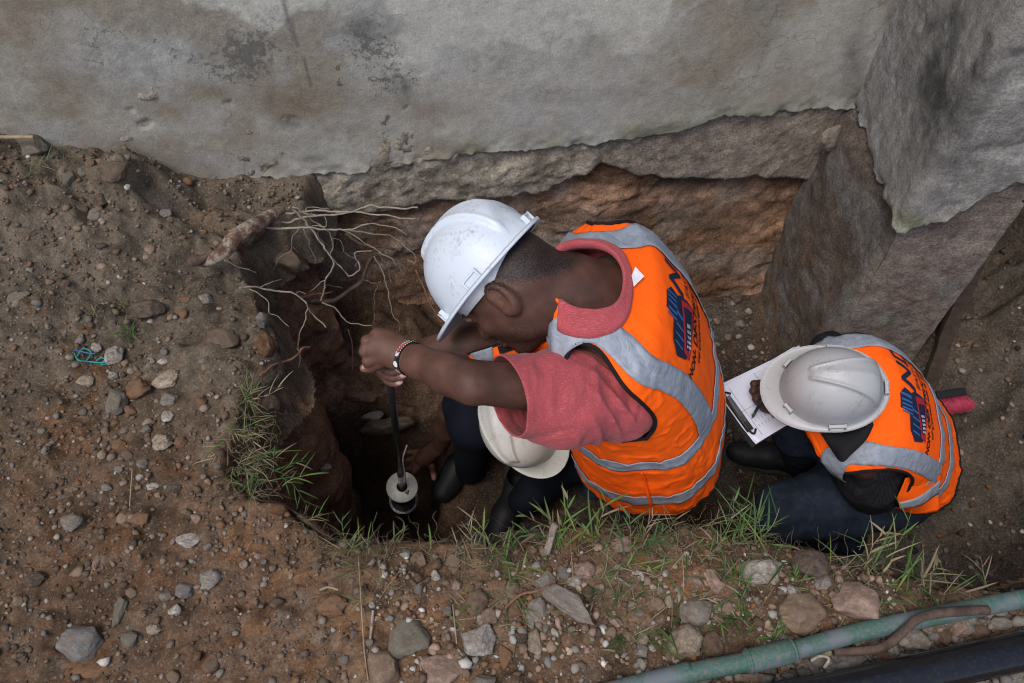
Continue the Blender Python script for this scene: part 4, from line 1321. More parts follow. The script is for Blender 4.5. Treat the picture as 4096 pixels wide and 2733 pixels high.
# t, half width, back depth, front depth, centre shift (towards the back), tilt, lateral shift
T1 = Torso(S0, Lv, Dv, [
    (-0.095, 0.064, 0.056, 0.064, -0.016, -0.040, -0.012),
    (-0.055, 0.132, 0.084, 0.092, -0.012, -0.026, -0.004),
    (-0.015, 0.196, 0.106, 0.105, -0.004, -0.012, 0.0),
    (0.045, 0.214, 0.124, 0.115, -0.002, 0.0, 0.0),
    (0.140, 0.214, 0.142, 0.135, 0.004, 0.0, 0.0),
    (0.250, 0.206, 0.150, 0.165, 0.006, 0.0, 0.0),
    (0.370, 0.204, 0.156, 0.200, 0.002, 0.0, 0.0),
    (0.480, 0.212, 0.160, 0.225, -0.004, 0.0, 0.0),
    (0.680, 0.232, 0.152, 0.240, -0.020, 0.0, 0.0)], seed=11, wr=0.0031)
p1 = empty('person', tuple(S0 + T1.D * 1.30))
tag(p1, 'person in orange vest and red shirt standing in the trench and bending over the sampling rod', 'person', 'workers in hard hats and orange vests')
p1['label'] = 'person in orange vest and red T-shirt bending forward with both hands on the black rod'
H1 = PD(512, 288, 1.655)
hf = CV(-0.60, -0.66, -0.45); hu = CV(-0.745, 0.665, 0.02)
hu = unit(hu - (hu @ hf) * hf)
jN = S0 + T1.L * 0.138 + T1.D * 0.100; jF = S0 - T1.L * 0.150 + T1.D * 0.075
# body
pts = [H1, J['shN'], J['shF'], J['elN'], J['wrN'], S0 + T1.D * 0.5]
lo, hi = bbox(pts, 0.17)
B = Body(lo, hi, 0.0048)
head(B, H1, hf, hu, 1.03)
nb = S0 - T1.D * 0.02 + T1.B * 0.0
nb = S0 + T1.D * 0.035
B.chain([H1 - hu * 0.02 - hf * 0.03, (H1 + nb) / 2 - hf * 0.02, nb], [0.067, 0.070, 0.072], 0.05)
B.chain([jF, S0 + T1.D * .10, jN], [0.045, 0.06, 0.045], 0.03)
for sd_ in (1, -1):
    B.chain([S0 + T1.L * 0.06 * sd_ + T1.D * 0.05, S0 + T1.L * 0.06 * sd_ + T1.D * 0.45], [0.075, 0.075], 0.05)
eN, wN = J['elN'], J['wrN']
B.chain([jN, jN * .55 + eN * .45, eN], [0.047, 0.046, 0.036], 0.02)
B.chain([jN * .3 + eN * .7, eN * .75 + wN * .25], [.037, .036], .02)
B.chain([eN, eN * .62 + wN * .38, eN * .25 + wN * .75, wN], [0.036, 0.036, 0.031, 0.028], 0.015)
# far arm
eF = PD(505, 338, 1.82); wF = PD(422, 352, 1.80)
B.chain([jF, eF], [0.048, 0.042], 0.03)
B.chain([eF, eF * .6 + wF * .4, wF], [0.042, 0.042, 0.028], 0.02)
V1, F1 = B.mesh()
# hands, finer
hc = PD(381, 345, 1.670)
lo, hi = bbox([hc, wN, PD(385, 376, 1.730), wF], 0.075)
Hb = Body(lo, hi, 0.0022)
kd = unit(PD(366, 344, 1.690) - hc)                      # towards the knuckles
kn = [PD(377, 334, 1.655), PD(367, 341, 1.645), PD(365, 351, 1.645), PD(368, 361, 1.655)]
Hb.chain([wN, wN * .4 + hc * .6, hc], [0.028, 0.030, 0.032], 0.02)
Hb.chain([eN * .1 + wN * .9, wN], [0.0295, 0.028], 0.02)
for i, kp in enumerate(kn):
    Hb.chain([wN * .45 + hc * .55, kp], [0.016, 0.0122], 0.009)
down = unit(FW * 0.9 + CV(0.5, -0.1, -0.2) * 0.2)
for kp, ln in zip(kn, (0.070, 0.078, 0.074, 0.062)):
    finger(Hb, kp, unit(CV(-0.35, -0.1, -0.9)), CV(1, 0, -0.3), None, ln, 0.0105, (25, 70, 60))
Hb.chain([hc + CV(0.1, -1, -.3) * 0.01, PD(378, 363, 1.670), PD(371, 367, 1.670), PD(364, 368, 1.670)], [0.016, 0.0125, 0.0105, 0.0085], 0.008)   # thumb
# the other hand under it, fingers round the rod
h2 = PD(398, 366, 1.770)
Hb.chain([wF, wF * .5 + h2 * .5, h2], [0.028, 0.03, 0.028], 0.02)
rows_f = [((377, 362, 1.725), (390, 371.5, 1.710), (401, 369.5, 1.706), 0.0098), ((377, 367, 1.745), (390, 377.5, 1.725), (402.5, 375.5, 1.718), 0.0098),
          ((381, 373, 1.760), (390, 382.5, 1.745), (399, 382.5, 1.738), 0.009)]
for a_, b_, c_, r_ in rows_f:
    Hb.chain([PD(392, 356, 1.790), PD(*a_)], [0.012, r_], 0.006)
    Hb.chain(smooth_path([PD(*a_), PD(*b_), PD(*c_)], 6), np.linspace(r_, r_ * .8, 6), 0.002)
V2, F2 = Hb.mesh()
Vb = np.concatenate([V1, V2]); Fb = np.concatenate([F1, F2 + len(V1)])
hc_fn = hair_color(H1, hf, hu)
c = np.tile(SK, (len(Vb), 1)) * (1 + 0.12 * fbm(Vb, 9, 3, 1)[:, None])
dh = np.linalg.norm(Vb - hc, axis=1)
w = sstep(0.35, 0.05, dh)[:, None] * 0.45
c = c * (1 - w) + SKL * w
c = hc_fn(Vb, c); ca4 = c[:, 3:]; c = c[:, :3]
earC = H1 - hf * 0.008 + np.cross(hu, hf) * 0.08
w = sstep(0.04, 0.025, np.linalg.norm(Vb - earC, axis=1))[:, None] * 0.4
c = c * (1 - w) + SKL * w
for q in (PD(364, 368, 1.67), PD(401, 369.5, 1.71), PD(402.5, 375.5, 1.72), PD(399, 382.5, 1.74)):
    w = sstep(0.016, 0.008, np.linalg.norm(Vb - q, axis=1))[:, None] * 0.6
    c = c * (1 - w) + PINK * 0.6 * w
loc1 = p1.location
o = link('body', shift(np_mesh('body', Vb, Fb, np.column_stack([c, ca4])), loc1), M['skin'], p1)
M['nail'] = plain_mat('fingernail', (0.46, 0.27, 0.25), 0.35, 0.5, var=0.05)
def nail(q, a1, a2, n_, parent, loc):
    bm = bmesh.new(); bmesh.ops.create_uvsphere(bm, u_segments=12, v_segments=8, radius=1.0)
    me = bpy.data.meshes.new('fingernail'); 
    a1, a2, n_ = unit(a1), unit(a2), unit(n_)
    for v in bm.verts:
        x, y, z = v.co
        v.co = Vector(q + a1 * x * 0.0085 + a2 * y * 0.006 + n_ * z * 0.0025)
    bm.to_mesh(me); bm.free(); me.polygons.foreach_set('use_smooth', np.ones(len(me.polygons), bool))
    link('fingernail', shift(me, loc), M['nail'], parent)
nail(PD(366, 367, 1.662), CV(-1, -.05, 0), CV(0, 1, 0), CV(0, .35, 1), p1, loc1)
for q in ((401, 369, 1.700), (403, 375, 1.712), (399, 382, 1.732)):
    nail(PD(*q), CV(1, .05, 0), CV(0, 1, 0), CV(.2, 0, 1), p1, loc1)

# shirt: trunk inside the vest plus sleeves
lo, hi = bbox([J['shN'], J['shF'], eN * .5 + J['shN'] * .5, S0 + T1.D * .60], 0.20)
Sh = Body(lo, hi, 0.0058)
for t_, k_ in ((0.11, .84), (0.20, .88), (0.33, .90), (0.45, .90), (0.57, .90)):
    a, bb, bf, shf, _, _ = [float(q) for q in T1.ring(t_)]
    Sh.ell(S0 + T1.D * t_ + T1.B * (shf + (bb - min(bf, .15)) / 2), [T1.L * (a * k_), T1.B * ((bb + min(bf, .15)) / 2 * k_), T1.D * 0.085], 0.05)
ax = unit(eN - J['shN'])
cuff = PD(507, 390, 1.575)
axs = unit(cuff - jN)
side = unit(np.cross(axs, FW)); 
Sh.chain([jN + T1.D * .022, jN * .5 + cuff * .5 + FW * .012, cuff + axs * 0.05], [0.062, 0.069, 0.058], 0.05)
Sh.chain([jN - UP * .03 + T1.D * .02, jN * .5 + cuff * .5 - UP * 0.038, cuff + axs * 0.03 - UP * 0.026], [0.056, 0.062, 0.050], 0.04)
Sh.chain([jF, jF + unit(eF - jF) * .12], [0.068, 0.062], 0.05)
# wrinkles in the field
ax3 = [Sh.lo[i] + np.arange(Sh.n[i]) * Sh.h for i in range(3)]
G = np.stack(np.meshgrid(*ax3, indexing='ij'), -1)
band = np.abs(Sh.f) < 0.03
Gb = G[band]
q = np.column_stack([(Gb - jN) @ axs, (Gb - jN) @ side, (Gb - jN) @ FW])
wob = fbm(q * np.array([26, 7, 9]) + fbm(q, 6, 2, 3)[:, None] * 1.2, 1.0, 3, 8, ridged=True) * 0.0060 + fbm(q, 12, 3, 9) * 0.003
# strong folds where the sleeve meets the trunk
fo = np.clip(np.sin((q[:, 0] * 1.0 + q[:, 1] * 1.3) * 105 + 3 * fbm(q, 8, 2, 10)), 0, 1) ** 2 * np.exp(-((q[:, 0] - 0.05) / 0.06) ** 2)
Sh.f[band] -= (wob + fo * 0.010).astype(np.float32)
V, F = Sh.mesh()
me = bisect(V, F, [(cuff, axs + side * 0.22)])
o = link('shirt', shift(finish(me), loc1), M['shirt'], p1)
solidify(o, 0.003)
# collar: stands up round the neck and folds back over the vest
ca_ = np.linspace(-2.5, 2.25, 110)
rows_c = []
ringc = T1.S(ca_, np.full(110, -0.088), 0.0, False); cmid = ringc.mean(0)
for (t_, sc_, up_, of_) in [(-0.080, .93, -.008, 0), (-0.088, .93, .004, 0), (-0.088, .95, .012, 0), (-0.088, .99, .017, 0), (-0.086, 1.03, .016, 0), (-0.082, 1.05, .011, 0), (-0.076, 1.02, .006, .004), (-0.070, 1.0, .0, .007), (-0.063, 1.0, .0, .006)]:
    wf_ = 0.35 + 0.65 * np.sin(np.clip(ca_, 0, 3) * .5) ** .8 if True else 1
    rr_ = T1.S(ca_, -0.088 + (t_ + 0.088) * wf_, of_, False)
    if sc_ != 1.0: rr_ = cmid + (rr_ - cmid) * (1 + (sc_ - 1) * (.4 if sc_ > 1 else 1))
    rr_ = rr_ - T1.D * up_ * (0.55 + 0.45 * np.cos(ca_ * .5))[:, None]
    rows_c.append(rr_ + fbm(rr_, 22, 2, 4)[:, None] * 0.002)
me = np_mesh('collar', np.concatenate(rows_c), grid_faces(110, 9))
o = link('collar', shift(me, loc1), M['shirt'], p1); solidify(o, 0.004, 0)
mb = MB()
q0 = PD(638, 266, 1.515)
lq = T1.S(np.array([.02, -.16, -.34, -.16]), np.array([-.078, -.056, -.072, -.082]), .012)
mb.add(lq, [[0, 1, 2, 3]])
o = link('neck_label', shift(mb.mesh('neck_label', False), loc1), M['white_label'], p1); solidify(o, 0.001)

# vest
R90 = math.pi / 2
hole1 = [(R90 * 1.09, 0.064, 0.60, 0.126, 2.2), (-R90 * 1.0, 0.080, 0.52, 0.12, 2.2)]
vroot = empty('vest', loc1); col.objects.unlink(vroot); bpy.data.objects.remove(vroot)
def rehome(objs):
    pass
before = set(bpy.data.objects)
vest(T1, -0.088, 0.665, hole1, p1)
for pts_ in ([(-2.75, 0.385), (-2.0, 0.375), (-1.2, 0.365), (-.4, 0.355), (.4, 0.355), (1.2, 0.365), (2.0, 0.375), (2.75, 0.385)],
             [(-2.75, 0.58), (-2.0, 0.57), (-1.2, 0.560), (-.4, 0.545), (.4, 0.545), (1.2, 0.560), (2.0, 0.57), (2.75, 0.58)]):
    ribbon(T1, pts_, 0.048, p1, n=220)
for sg in (1, -1):
    ribbon(T1, [(sg * 2.75, 0.06), (sg * 2.62, -0.005), (sg * 2.30, -0.052), (sg * 1.80, -0.074), (sg * 1.30, -0.070), (sg * 0.92, -0.040), (sg * 0.72, 0.015), (sg * 0.62, 0.09), (sg * 0.60, 0.20), (sg * 0.62, 0.345)], 0.054, p1, off=0.0042, n=160)
def place1(x, y):
    # reading direction runs from the person's left to right
    a_, bb_, bf_, _, _, _ = T1.ring(np.full(np.shape(x), 0.17))
    return -x / 0.205 - 0.30, 0.090 - y * 0.93
back_print(T1, place1, p1, 'of Concrete & Structures')
new = [o_ for o_ in bpy.data.objects if o_ not in before]
for o_ in new:
    if o_.parent == p1 and o_.type == 'MESH':
        shift(o_.data, loc1)
before = set(bpy.data.objects)
# hanging front panel of the vest seen under the near arm
fl = np.array([[PD(468, 354, 1.74), PD(500, 344, 1.72), PD(530, 332, 1.70), PD(548, 326, 1.68)],
               [PD(472, 361, 1.745), PD(500, 355, 1.725), PD(530, 347, 1.705), PD(550, 343, 1.68)],
               [PD(478, 378, 1.80), PD(502, 373, 1.78), PD(532, 365, 1.76), PD(555, 361, 1.74)]])
FV_ = []
for j in np.linspace(0, 2, 13):
    i0 = min(int(j), 1); ff = j - i0
    row = fl[i0] * (1 - ff) + fl[i0 + 1] * ff
    FV_.append(smooth_path(row, 24))
FV_ = np.concatenate(FV_); FV_ += fbm(FV_, 12, 3, 3)[:, None] * FW * 0.01
o = link('vest_front', np_mesh('vest_front', FV_, grid_faces(24, 13)), M['orange'], p1); solidify(o, 0.003)
row0 = FV_.reshape(13, 24, 3)
o = link('reflective_stripe', np_mesh('reflective_stripe', (row0[:, 1:7] - FW * 0.004).reshape(-1, 3), grid_faces(6, 13)), M['tape'], p1); solidify(o, 0.002)
V, F = tube(row0[0] - FW * 0.002, 0.003, 8); link('front_trim', np_mesh('front_trim', V, F), M['trim'], p1)
mb = MB(); mb.box(PD(509, 347, 1.71), CV(.95, .3, 0) * 0.022, CV(-.3, .95, 0) * 0.008, FW * 0.002)
link('pocket', mb.mesh('pocket', False), M['trim'], p1)
mb = MB(); mb.box(PD(527, 345, 1.69), CV(.95, -.25, 0) * 0.012, CV(.25, .95, 0) * 0.003, FW * 0.0015)
link('pocket_label', mb.mesh('pocket_label', False), M['white_label'], p1)
# fold of cloth hanging at the left side of the vest, with its bound edge
V, F = tube(smooth_path([T1.S(np.array([1.62]), np.array([t_]), 0.006)[0] for t_ in (0.40, 0.46, 0.52, 0.58)], 20), np.linspace(0.002, 0.0045, 20), 8)
link('side_seam', np_mesh('side_seam', V, F), M['orange'], p1)
# red shirt hem under the vest, trousers, shoes
lo, hi = bbox([S0 + T1.D * .5, S0 + T1.D * .72], 0.24)
Tr = Body(lo, hi, 0.008)
Tr.ell(S0 + T1.D * .60 + T1.B * -.01, [T1.L * .185, T1.B * .150, T1.D * .12], 0.03)
V, F = Tr.mesh(); me = bisect(V, F, [(S0 + T1.D * .645, T1.D), (S0 + T1.D * .50, -T1.D)])
o = link('shirt_tail', finish(me), M['red_cloth'], p1); solidify(o, 0.003)
hipc = S0 + T1.D * 0.66
fN = np.array([0.26, 0.85, FLOOR + 0.05]); fF_ = np.array([0.50, 1.25, FLOOR + 0.05])
kN_ = np.array([0.27, 0.86, -0.55]); kF_ = np.array([0.46, 1.18, -0.52])
lo, hi = bbox([hipc, fN, fF_, kN_, kF_], 0.22)
Tr = Body(lo, hi, 0.009)
Tr.ell(hipc, [T1.L * .175, T1.B * .135, T1.D * .12], 0.04)
Tr.chain([hipc + T1.L * .09, kN_, fN + [0, 0, .05]], [.10, .07, .055], .05)
Tr.chain([hipc - T1.L * .09, kF_, fF_ + [0, 0, .05]], [.10, .07, .055], .05)
V, F = Tr.mesh()
link('trousers', np_mesh('trousers', V, F), M['brown_trousers'], p1)
M['blue_shoe'] = plain_mat('blue_shoe', (0.02, 0.045, 0.10), 0.6)
M['boot'] = plain_mat('black_boot', (0.012, 0.012, 0.014), 0.6, 0.3, bump=0.4, bscale=200)
M['sole'] = plain_mat('dark_rubber', (0.03, 0.03, 0.032), 0.8)
def shoe(name, C, f, mat, parent, loc=None, s=1.0, laces=None):
    """C heel on the floor, f forward"""
    C = np.asarray(C, float); f = unit(f); u = np.array([0, 0, 1.0]); l = np.cross(u, f)
    lo, hi = bbox([C, C + f * 0.29 * s], 0.10)
    Bq = Body(lo, hi, 0.006)
    Bq.chain([C + f * .04 + u * .09, C + f * .05 + u * .045, C + f * .15 * s + u * .045, C + f * .25 * s + u * .03], [.042, .040, .042, .032], .03)
    Bq.ell(C + f * .21 * s + u * .03, [f * .07 * s, l * .045, u * .032], .02)
    V, F = Bq.mesh()
    me = np_mesh(name, V, F)
    if loc is not None: shift(me, loc)
    o = link(name, me, mat, parent)
    mb = MB(); n = 24
    ring = [C + f * (.13 * s + .145 * s * math.cos(t)) + l * (.047 * math.sin(t)) for t in np.linspace(0, 2 * np.pi, n, endpoint=False)]
    V = np.concatenate([np.array(ring) + u * z_ for z_ in (0.0, 0.022)])
    mb.add(V, grid_faces(n, 2, True)); mb.F.append(list(range(n, 2 * n)))
    me = mb.mesh('sole'); 
    if loc is not None: shift(me, loc)
    link('sole', me, M['sole'], o)
    if laces is not None:
        for k_ in range(5):
            q = C + f * (.10 + .022 * k_) * s + u * (.088 - .004 * k_)
            pts_ = [q - l * .028 - u * .012, q - l * .01 + u * .001, q + l * .01 + u * .001, q + l * .028 - u * .012]
            V, F = tube(smooth_path(pts_, 8), 0.003, 6)
            me = np_mesh('lace', V, F)
            if loc is not None: shift(me, loc)
            link('lace', me, laces[k_ % len(laces)], o)
shoe('shoe', fN + [0.02, 0.02, -0.05], np.array([-0.7, -0.4, 0]), M['blue_shoe'], p1)
shoe('shoe', fF_ + [0.02, 0.0, -0.05], np.array([-1, -0.1, 0]), M['blue_shoe'], p1)
for o_ in [o_ for o_ in bpy.data.objects if o_ not in before]:
    if o_.type == 'MESH': shift(o_.data, loc1)

def helmet_thing(C, f, u, mat, label, **kw):
    root = empty('hard_hat', tuple(C))
    tag(root, label, 'hard hat', 'white hard hats')
    b4 = set(bpy.data.objects)
    make_helmet(C, f, u, mat, label, root, **kw)
    for o_ in [o_ for o_ in bpy.data.objects if o_ not in b4]:
        shift(o_.data, root.location)
    return root
hC = H1 + hu * 0.052 + hf * 0.004
helmet_thing(hC, hf, hu, M['helmet1'], 'bright white hard hat with grey scuffs on the person in the red shirt', scale=0.90)

# ------------------------------------------------------------------ bracelet on the near wrist
bc = wN * 0.93 + eN * 0.07
br = empty('bracelet', tuple(bc))
tag(br, 'beaded bracelet in black, red, green and white on the wrist over the rod', 'bracelet')
axb = unit(wN - eN)
e1 = unit(UP - (UP @ axb) * axb); e2 = np.cross(axb, e1)
mb = MB()
ico = bmesh.new(); bmesh.ops.create_icosphere(ico, subdivisions=1, radius=1.0)
IV = np.array([v.co[:] for v in ico.verts]); IF = [[v.index for v in f_.verts] for f_ in ico.faces]; ico.free()
colr = {'k': (.01, .01, .012), 'w': (.75, .75, .72), 'r': (.45, .02, .03), 'g': (.02, .16, .06)}
nb_ = 84
for i in range(nb_):
    th = 2 * np.pi * i / nb_
    for j in range(7):
        u_ = (i / nb_)
        s_ = 'kwrrwgg'[j] if i % 2 == 0 else 'kkrrggg'[j]
        if 0.62 < u_ < 0.80 or u_ < 0.06: s_ = 'w' if ((j - 3) ** 2 + ((i % 9) - 4) ** 2) < 6 else 'k'
        ax_o = (j - 3) * 0.0023
        q = bc + axb * ax_o + (e1 * math.cos(th) + e2 * math.sin(th)) * 0.0335
        mb.add(q + IV * 0.00135, IF, colr[s_])
M['beads'] = plain_mat('glass_beads', (1, 1, 1), 0.3, 0.5, attr=True, var=0.05)
link('beads', shift(mb.mesh('beads', True, True), bc), M['beads'], br, 'stuff')
mb = MB()
ang = np.linspace(0, 2 * np.pi, 61)
mb.add(np.concatenate([bc + axb * k_ + (e1 * np.cos(ang)[:, None] + e2 * np.sin(ang)[:, None]) * 0.0323 for k_ in (-.0085, .0085)]), grid_faces(61, 2))
o = link('band', shift(mb.mesh('band'), bc), M['trim'], br); solidify(o, .001)

# ------------------------------------------------------------------ sampler pushed into the test hole
M['steel_dark'] = plain_mat('dark_steel', (0.055, 0.055, 0.06), 0.35, 0.5, 0.8, var=0.25)
M['steel'] = plain_mat('bright_steel', (0.55, 0.56, 0.58), 0.25, 0.5, 0.95, var=0.12)
M['plate'] = plain_mat('dusty_steel_plate', (0.52, 0.52, 0.47), 0.5, 0.4, 0.25, var=0.18, scale=90)
M['tubeblack'] = plain_mat('black_tube', (0.012, 0.012, 0.013), 0.4, 0.5)
M['rustspot'] = plain_mat('rust_mud', (0.20, 0.09, 0.03), 0.9)
RA = PD(387, 352, 1.70); RB = PD(402, 487, 2.72)
rd = unit(RB - RA)
smp = empty('soil_sampler', tuple(RB))
tag(smp, 'long black steel rod with a round steel plate and tube, pushed down the test hole', 'sampling tool')
def addp(name, V, F, mat, par, loc, kind=None, smooth=True):
    return link(name, shift(np_mesh(name, V, F, None, smooth), loc), mat, par, kind)
V, F = tube([RA, RB - rd * .17], 0.0088, 16); addp('rod', V, F, M['steel_dark'], smp, RB)
V, F = tube([RB - rd * .18, RB - rd * .17, RB - rd * .005], [0.009, 0.0105, 0.0105], 16); addp('rod_end', V, F, M['steel'], smp, RB)
V, F = tube([RB - rd * .012, RB - rd * .002], [0.017, 0.017], 20); addp('collar_ring', V, F, M['steel_dark'], smp, RB)
pr = 0.050
V, F = tube([RB - rd * .0015, RB - rd * .0005, RB + rd * .007, RB + rd * .008], [pr - .001, pr, pr, pr - .001], 64); addp('plate', V, F, M['plate'], smp, RB)
V, F = tube([RB + rd * .009, RB + rd * .185], [0.040, 0.040], 48); addp('tube', V, F, M['tubeblack'], smp, RB)
a1 = unit(np.cross(rd, [1, 0, 0])); a2 = np.cross(rd, a1)
if a1 @ UP > 0: a1 = -a1
rc = RB + rd * 0.18
for rr, r_ in ((0.0425, 0.0022), (0.047, 0.0016)):
    th = np.linspace(0, 2 * np.pi, 60)
    V, F = tube([rc + (a1 * math.cos(t) + a2 * math.sin(t)) * rr for t in th], r_, 8, False); addp('cutting_ring', V, F, M['steel'], smp, RB)
V, F = tube([RB + rd * .186, RB + rd * .45], [0.030, 0.030], 24); addp('lower_tube', V, F, M['tubeblack'], smp, RB)
q = RB + a1 * 0.017 + a2 * -0.012 - rd * .003
mb = MB(); mb.tube([q, q + a1 * 0.004 - a2 * .006, q - a1 * .006 - a2 * .010], [0.004, .0055, .003], 8)
link('mud_smear', shift(mb.mesh('mud_smear'), RB), M['rustspot'], smp)
wp = smooth_path([PD(407, 445, 2.60), PD(403, 458, 2.62), PD(404, 468, 2.66), PD(406, 481, 2.72)], 16)
V, F = tube(wp, 0.0022, 6); o = link('thin_root', np_mesh('thin_root', V, F), plain_mat('pale_root', (0.35, 0.32, 0.27), .8)); tag(o, 'short pale bent rootlet sticking up just above the round steel plate', 'root')

# ------------------------------------------------------------------ MAN 2: crouching on the right with the clipboard
N1 = PD(853, 456, 2.13); N2 = PD(841, 350, 2.25)
S2 = (N1 + N2) / 2
D2 = unit(RT * .19 + UP * -0.015 + ray(880, 430) / np.linalg.norm(ray(880, 430)) * .44)
T2 = Torso(S2, unit(N1 - N2), D2, [
    (-0.095, 0.075, 0.060, 0.070, -0.030, -0.045, 0.0),
    (-0.055, 0.128, 0.085, 0.085, -0.016, -0.026, 0.0),
    (-0.015, 0.180, 0.108, 0.092, -0.008, -0.012, 0.0),
    (0.045, 0.198, 0.130, 0.110, 0.000, 0.0, 0.0),
    (0.140, 0.200, 0.140, 0.120, 0.004, 0.0, 0.0),
    (0.250, 0.190, 0.135, 0.135, 0.004, 0.0, 0.0),
    (0.350, 0.182, 0.125, 0.150, 0.000, 0.0, 0.0),
    (0.450, 0.180, 0.120, 0.150, -0.005, 0.0, 0.0),
    (0.560, 0.185, 0.120, 0.150, -0.010, 0.0, 0.0)], seed=31, wr=0.0025)
print('MAN2 S', S2, 'D', T2.D, 'B', T2.B, 'L', T2.L, 'w', np.linalg.norm(N1 - N2))
j2n = S2 + T2.L * .135 + T2.D * .08; j2f = S2 - T2.L * .135 + T2.D * .08
p2 = empty('person', tuple(S2 + T2.D * .75)); loc2 = p2.location
tag(p2, 'person in orange vest and dark jeans crouching on the right, writing on a clipboard', 'person', 'workers in hard hats and orange vests')
b4 = set(bpy.data.objects)
rH = -ray(822, 388); rH = unit(rH)
u2 = unit(rH + UP * 0.30 + RT * 0.10); f2 = unit(CV(-1, 0.10, 0)); f2 = unit(f2 - (f2 @ u2) * u2)
hC2 = PD(831, 388, 2.03)
H2 = hC2 - u2 * 0.055
rside = unit(T2.L)
w2n = PD(797, 413, 2.24); w2f = PD(778, 396, 2.22)
e2n = PD(872, 488, 2.36); e2f = PD(830, 350, 2.42)
lo, hi = bbox([H2, N1, N2, e2n, e2f, w2n, w2f, S2 + T2.D * .4], 0.13)
B = Body(lo, hi, 0.0052)
head(B, H2, f2, u2, 1.0)
nb2 = S2 + T2.D * .03
B.chain([H2 - u2 * .03 - f2 * .03, nb2], [.058, .062], .04)
B.chain([j2f, S2 + T2.D * .09, j2n], [.045, .06, .045], .03)
B.chain([S2 + T2.D * .1, S2 + T2.D * .42], [.10, .10], .04)
B.chain([j2n, e2n, e2n * .5 + w2n * .5, w2n], [.046, .038, .036, .026], .02)
B.chain([j2f, e2f, e2f * .5 + w2f * .5, w2f], [.046, .038, .036, .026], .02)
V1, F1 = B.mesh()
hn = PD(786, 405, 2.21); hf2_ = PD(770, 386, 2.205)
lo, hi = bbox([hn, hf2_, w2n, w2f], .07)
Hb = Body(lo, hi, .0026)
Hb.chain([w2n, hn], [.026, .026], .01); Hb.chain([w2f, hf2_], [.026, .025], .01)
for k_, (x_, y_) in enumerate([(754, 384), (753, 391), (756, 399), (761, 405)]):
    Hb.chain(smooth_path([PD(766, 384 + 3 * k_, 2.20), PD(x_, y_, 2.185), PD(x_ + 6, y_ + 5, 2.20), PD(x_ + 12, y_ + 6, 2.215)], 7), np.linspace(.0105, .008, 7), .003)
for k_, (x_, y_) in enumerate([(777, 418), (775, 412), (775, 406)]):
    Hb.chain([PD(788, 402 + 4 * k_, 2.20), PD(780, y_ - 2, 2.195), PD(x_ - 3, y_ - 3, 2.20)], [.0105, .0095, .0075], .003)
Hb.chain([hn, PD(782, 398, 2.19), PD(774, 397, 2.19)], [.014, .0105, .008], .005)
V2_, F2_ = Hb.mesh()
Vb = np.concatenate([V1, V2_]); Fb = np.concatenate([F1, F2_ + len(V1)])
c = np.tile(SK * 0.8, (len(Vb), 1)) * (1 + 0.12 * fbm(Vb, 9, 3, 1)[:, None]); c = hair_color(H2, f2, u2)(Vb, c)
link('body', np_mesh('body', Vb, Fb, c), M['skin'], p2)
# plaid shirt
lo, hi = bbox([N1, N2, e2n, S2 + T2.D * .55], .2)
Sh = Body(lo, hi, .007)
for t_, k_ in ((0.12, .84), (0.22, .86), (0.33, .86), (0.45, .86)):
    a, bb, bf, shf, _, _ = [float(q) for q in T2.ring(t_)]
    Sh.ell(S2 + T2.D * t_ + T2.B * (shf + (bb - bf) / 2), [T2.L * (a * k_), T2.B * ((bb + bf) / 2 * k_), T2.D * .10], .05)
Sh.chain([j2n + T2.D * .03, j2n * .45 + e2n * .55 + UP * -0.01, e2n], [.056, .068, .060], .04)
Sh.chain([e2n, e2n * .62 + w2n * .38], [.060, .046], .04)
Sh.chain([j2f + T2.D * .03, e2f], [.054, .055], .05)
q_ax = [Sh.lo[i] + np.arange(Sh.n[i]) * Sh.h for i in range(3)]
G = np.stack(np.meshgrid(*q_ax, indexing='ij'), -1); band = np.abs(Sh.f) < .03
Sh.f[band] -= (fbm(G[band] * np.array([1, 1.6, 1]), 16, 3, 12, ridged=True) * .006).astype(np.float32)
V, F = Sh.mesh()
def plaid_mat():
    m, N, L, P = new_mat('black_plaid_cotton')
    tc = N.new('ShaderNodeTexCoord'); mp = N.new('ShaderNodeMapping'); mp.inputs['Rotation'].default_value = (0.5, 0.3, 0.6)
    L.new(tc.outputs['Object'], mp.inputs['Vector'])
    f_ = None
    for d_ in ('X', 'Y', 'Z'):
        w = N.new('ShaderNodeTexWave'); w.bands_direction = d_; w.inputs['Scale'].default_value = 40; w.inputs['Distortion'].default_value = 0.0
        L.new(mp.outputs[0], w.inputs['Vector'])
        p_ = N.new('ShaderNodeMath'); p_.operation = 'POWER'; p_.inputs[1].default_value = 14; L.new(w.outputs['Fac'], p_.inputs[0])
        if f_ is None: f_ = p_.outputs[0]
        else:
            a_ = N.new('ShaderNodeMath'); a_.operation = 'MAXIMUM'; L.new(f_, a_.inputs[0]); L.new(p_.outputs[0], a_.inputs[1]); f_ = a_.outputs[0]
    mx = N.new('ShaderNodeMix'); mx.data_type = 'RGBA'; L.new(f_, mx.inputs['Factor'])
    mx.inputs[6].default_value = (.011, .011, .014, 1); mx.inputs[7].default_value = (.026, .026, .032, 1)
    L.new(mx.outputs[2], P.inputs['Base Color']); P.inputs['Roughness'].default_value = .9; P.inputs['Specular IOR Level'].default_value = .1
    return m
M['plaid'] = plaid_mat()
link('shirt', np_mesh('shirt', V, F), M['plaid'], p2)
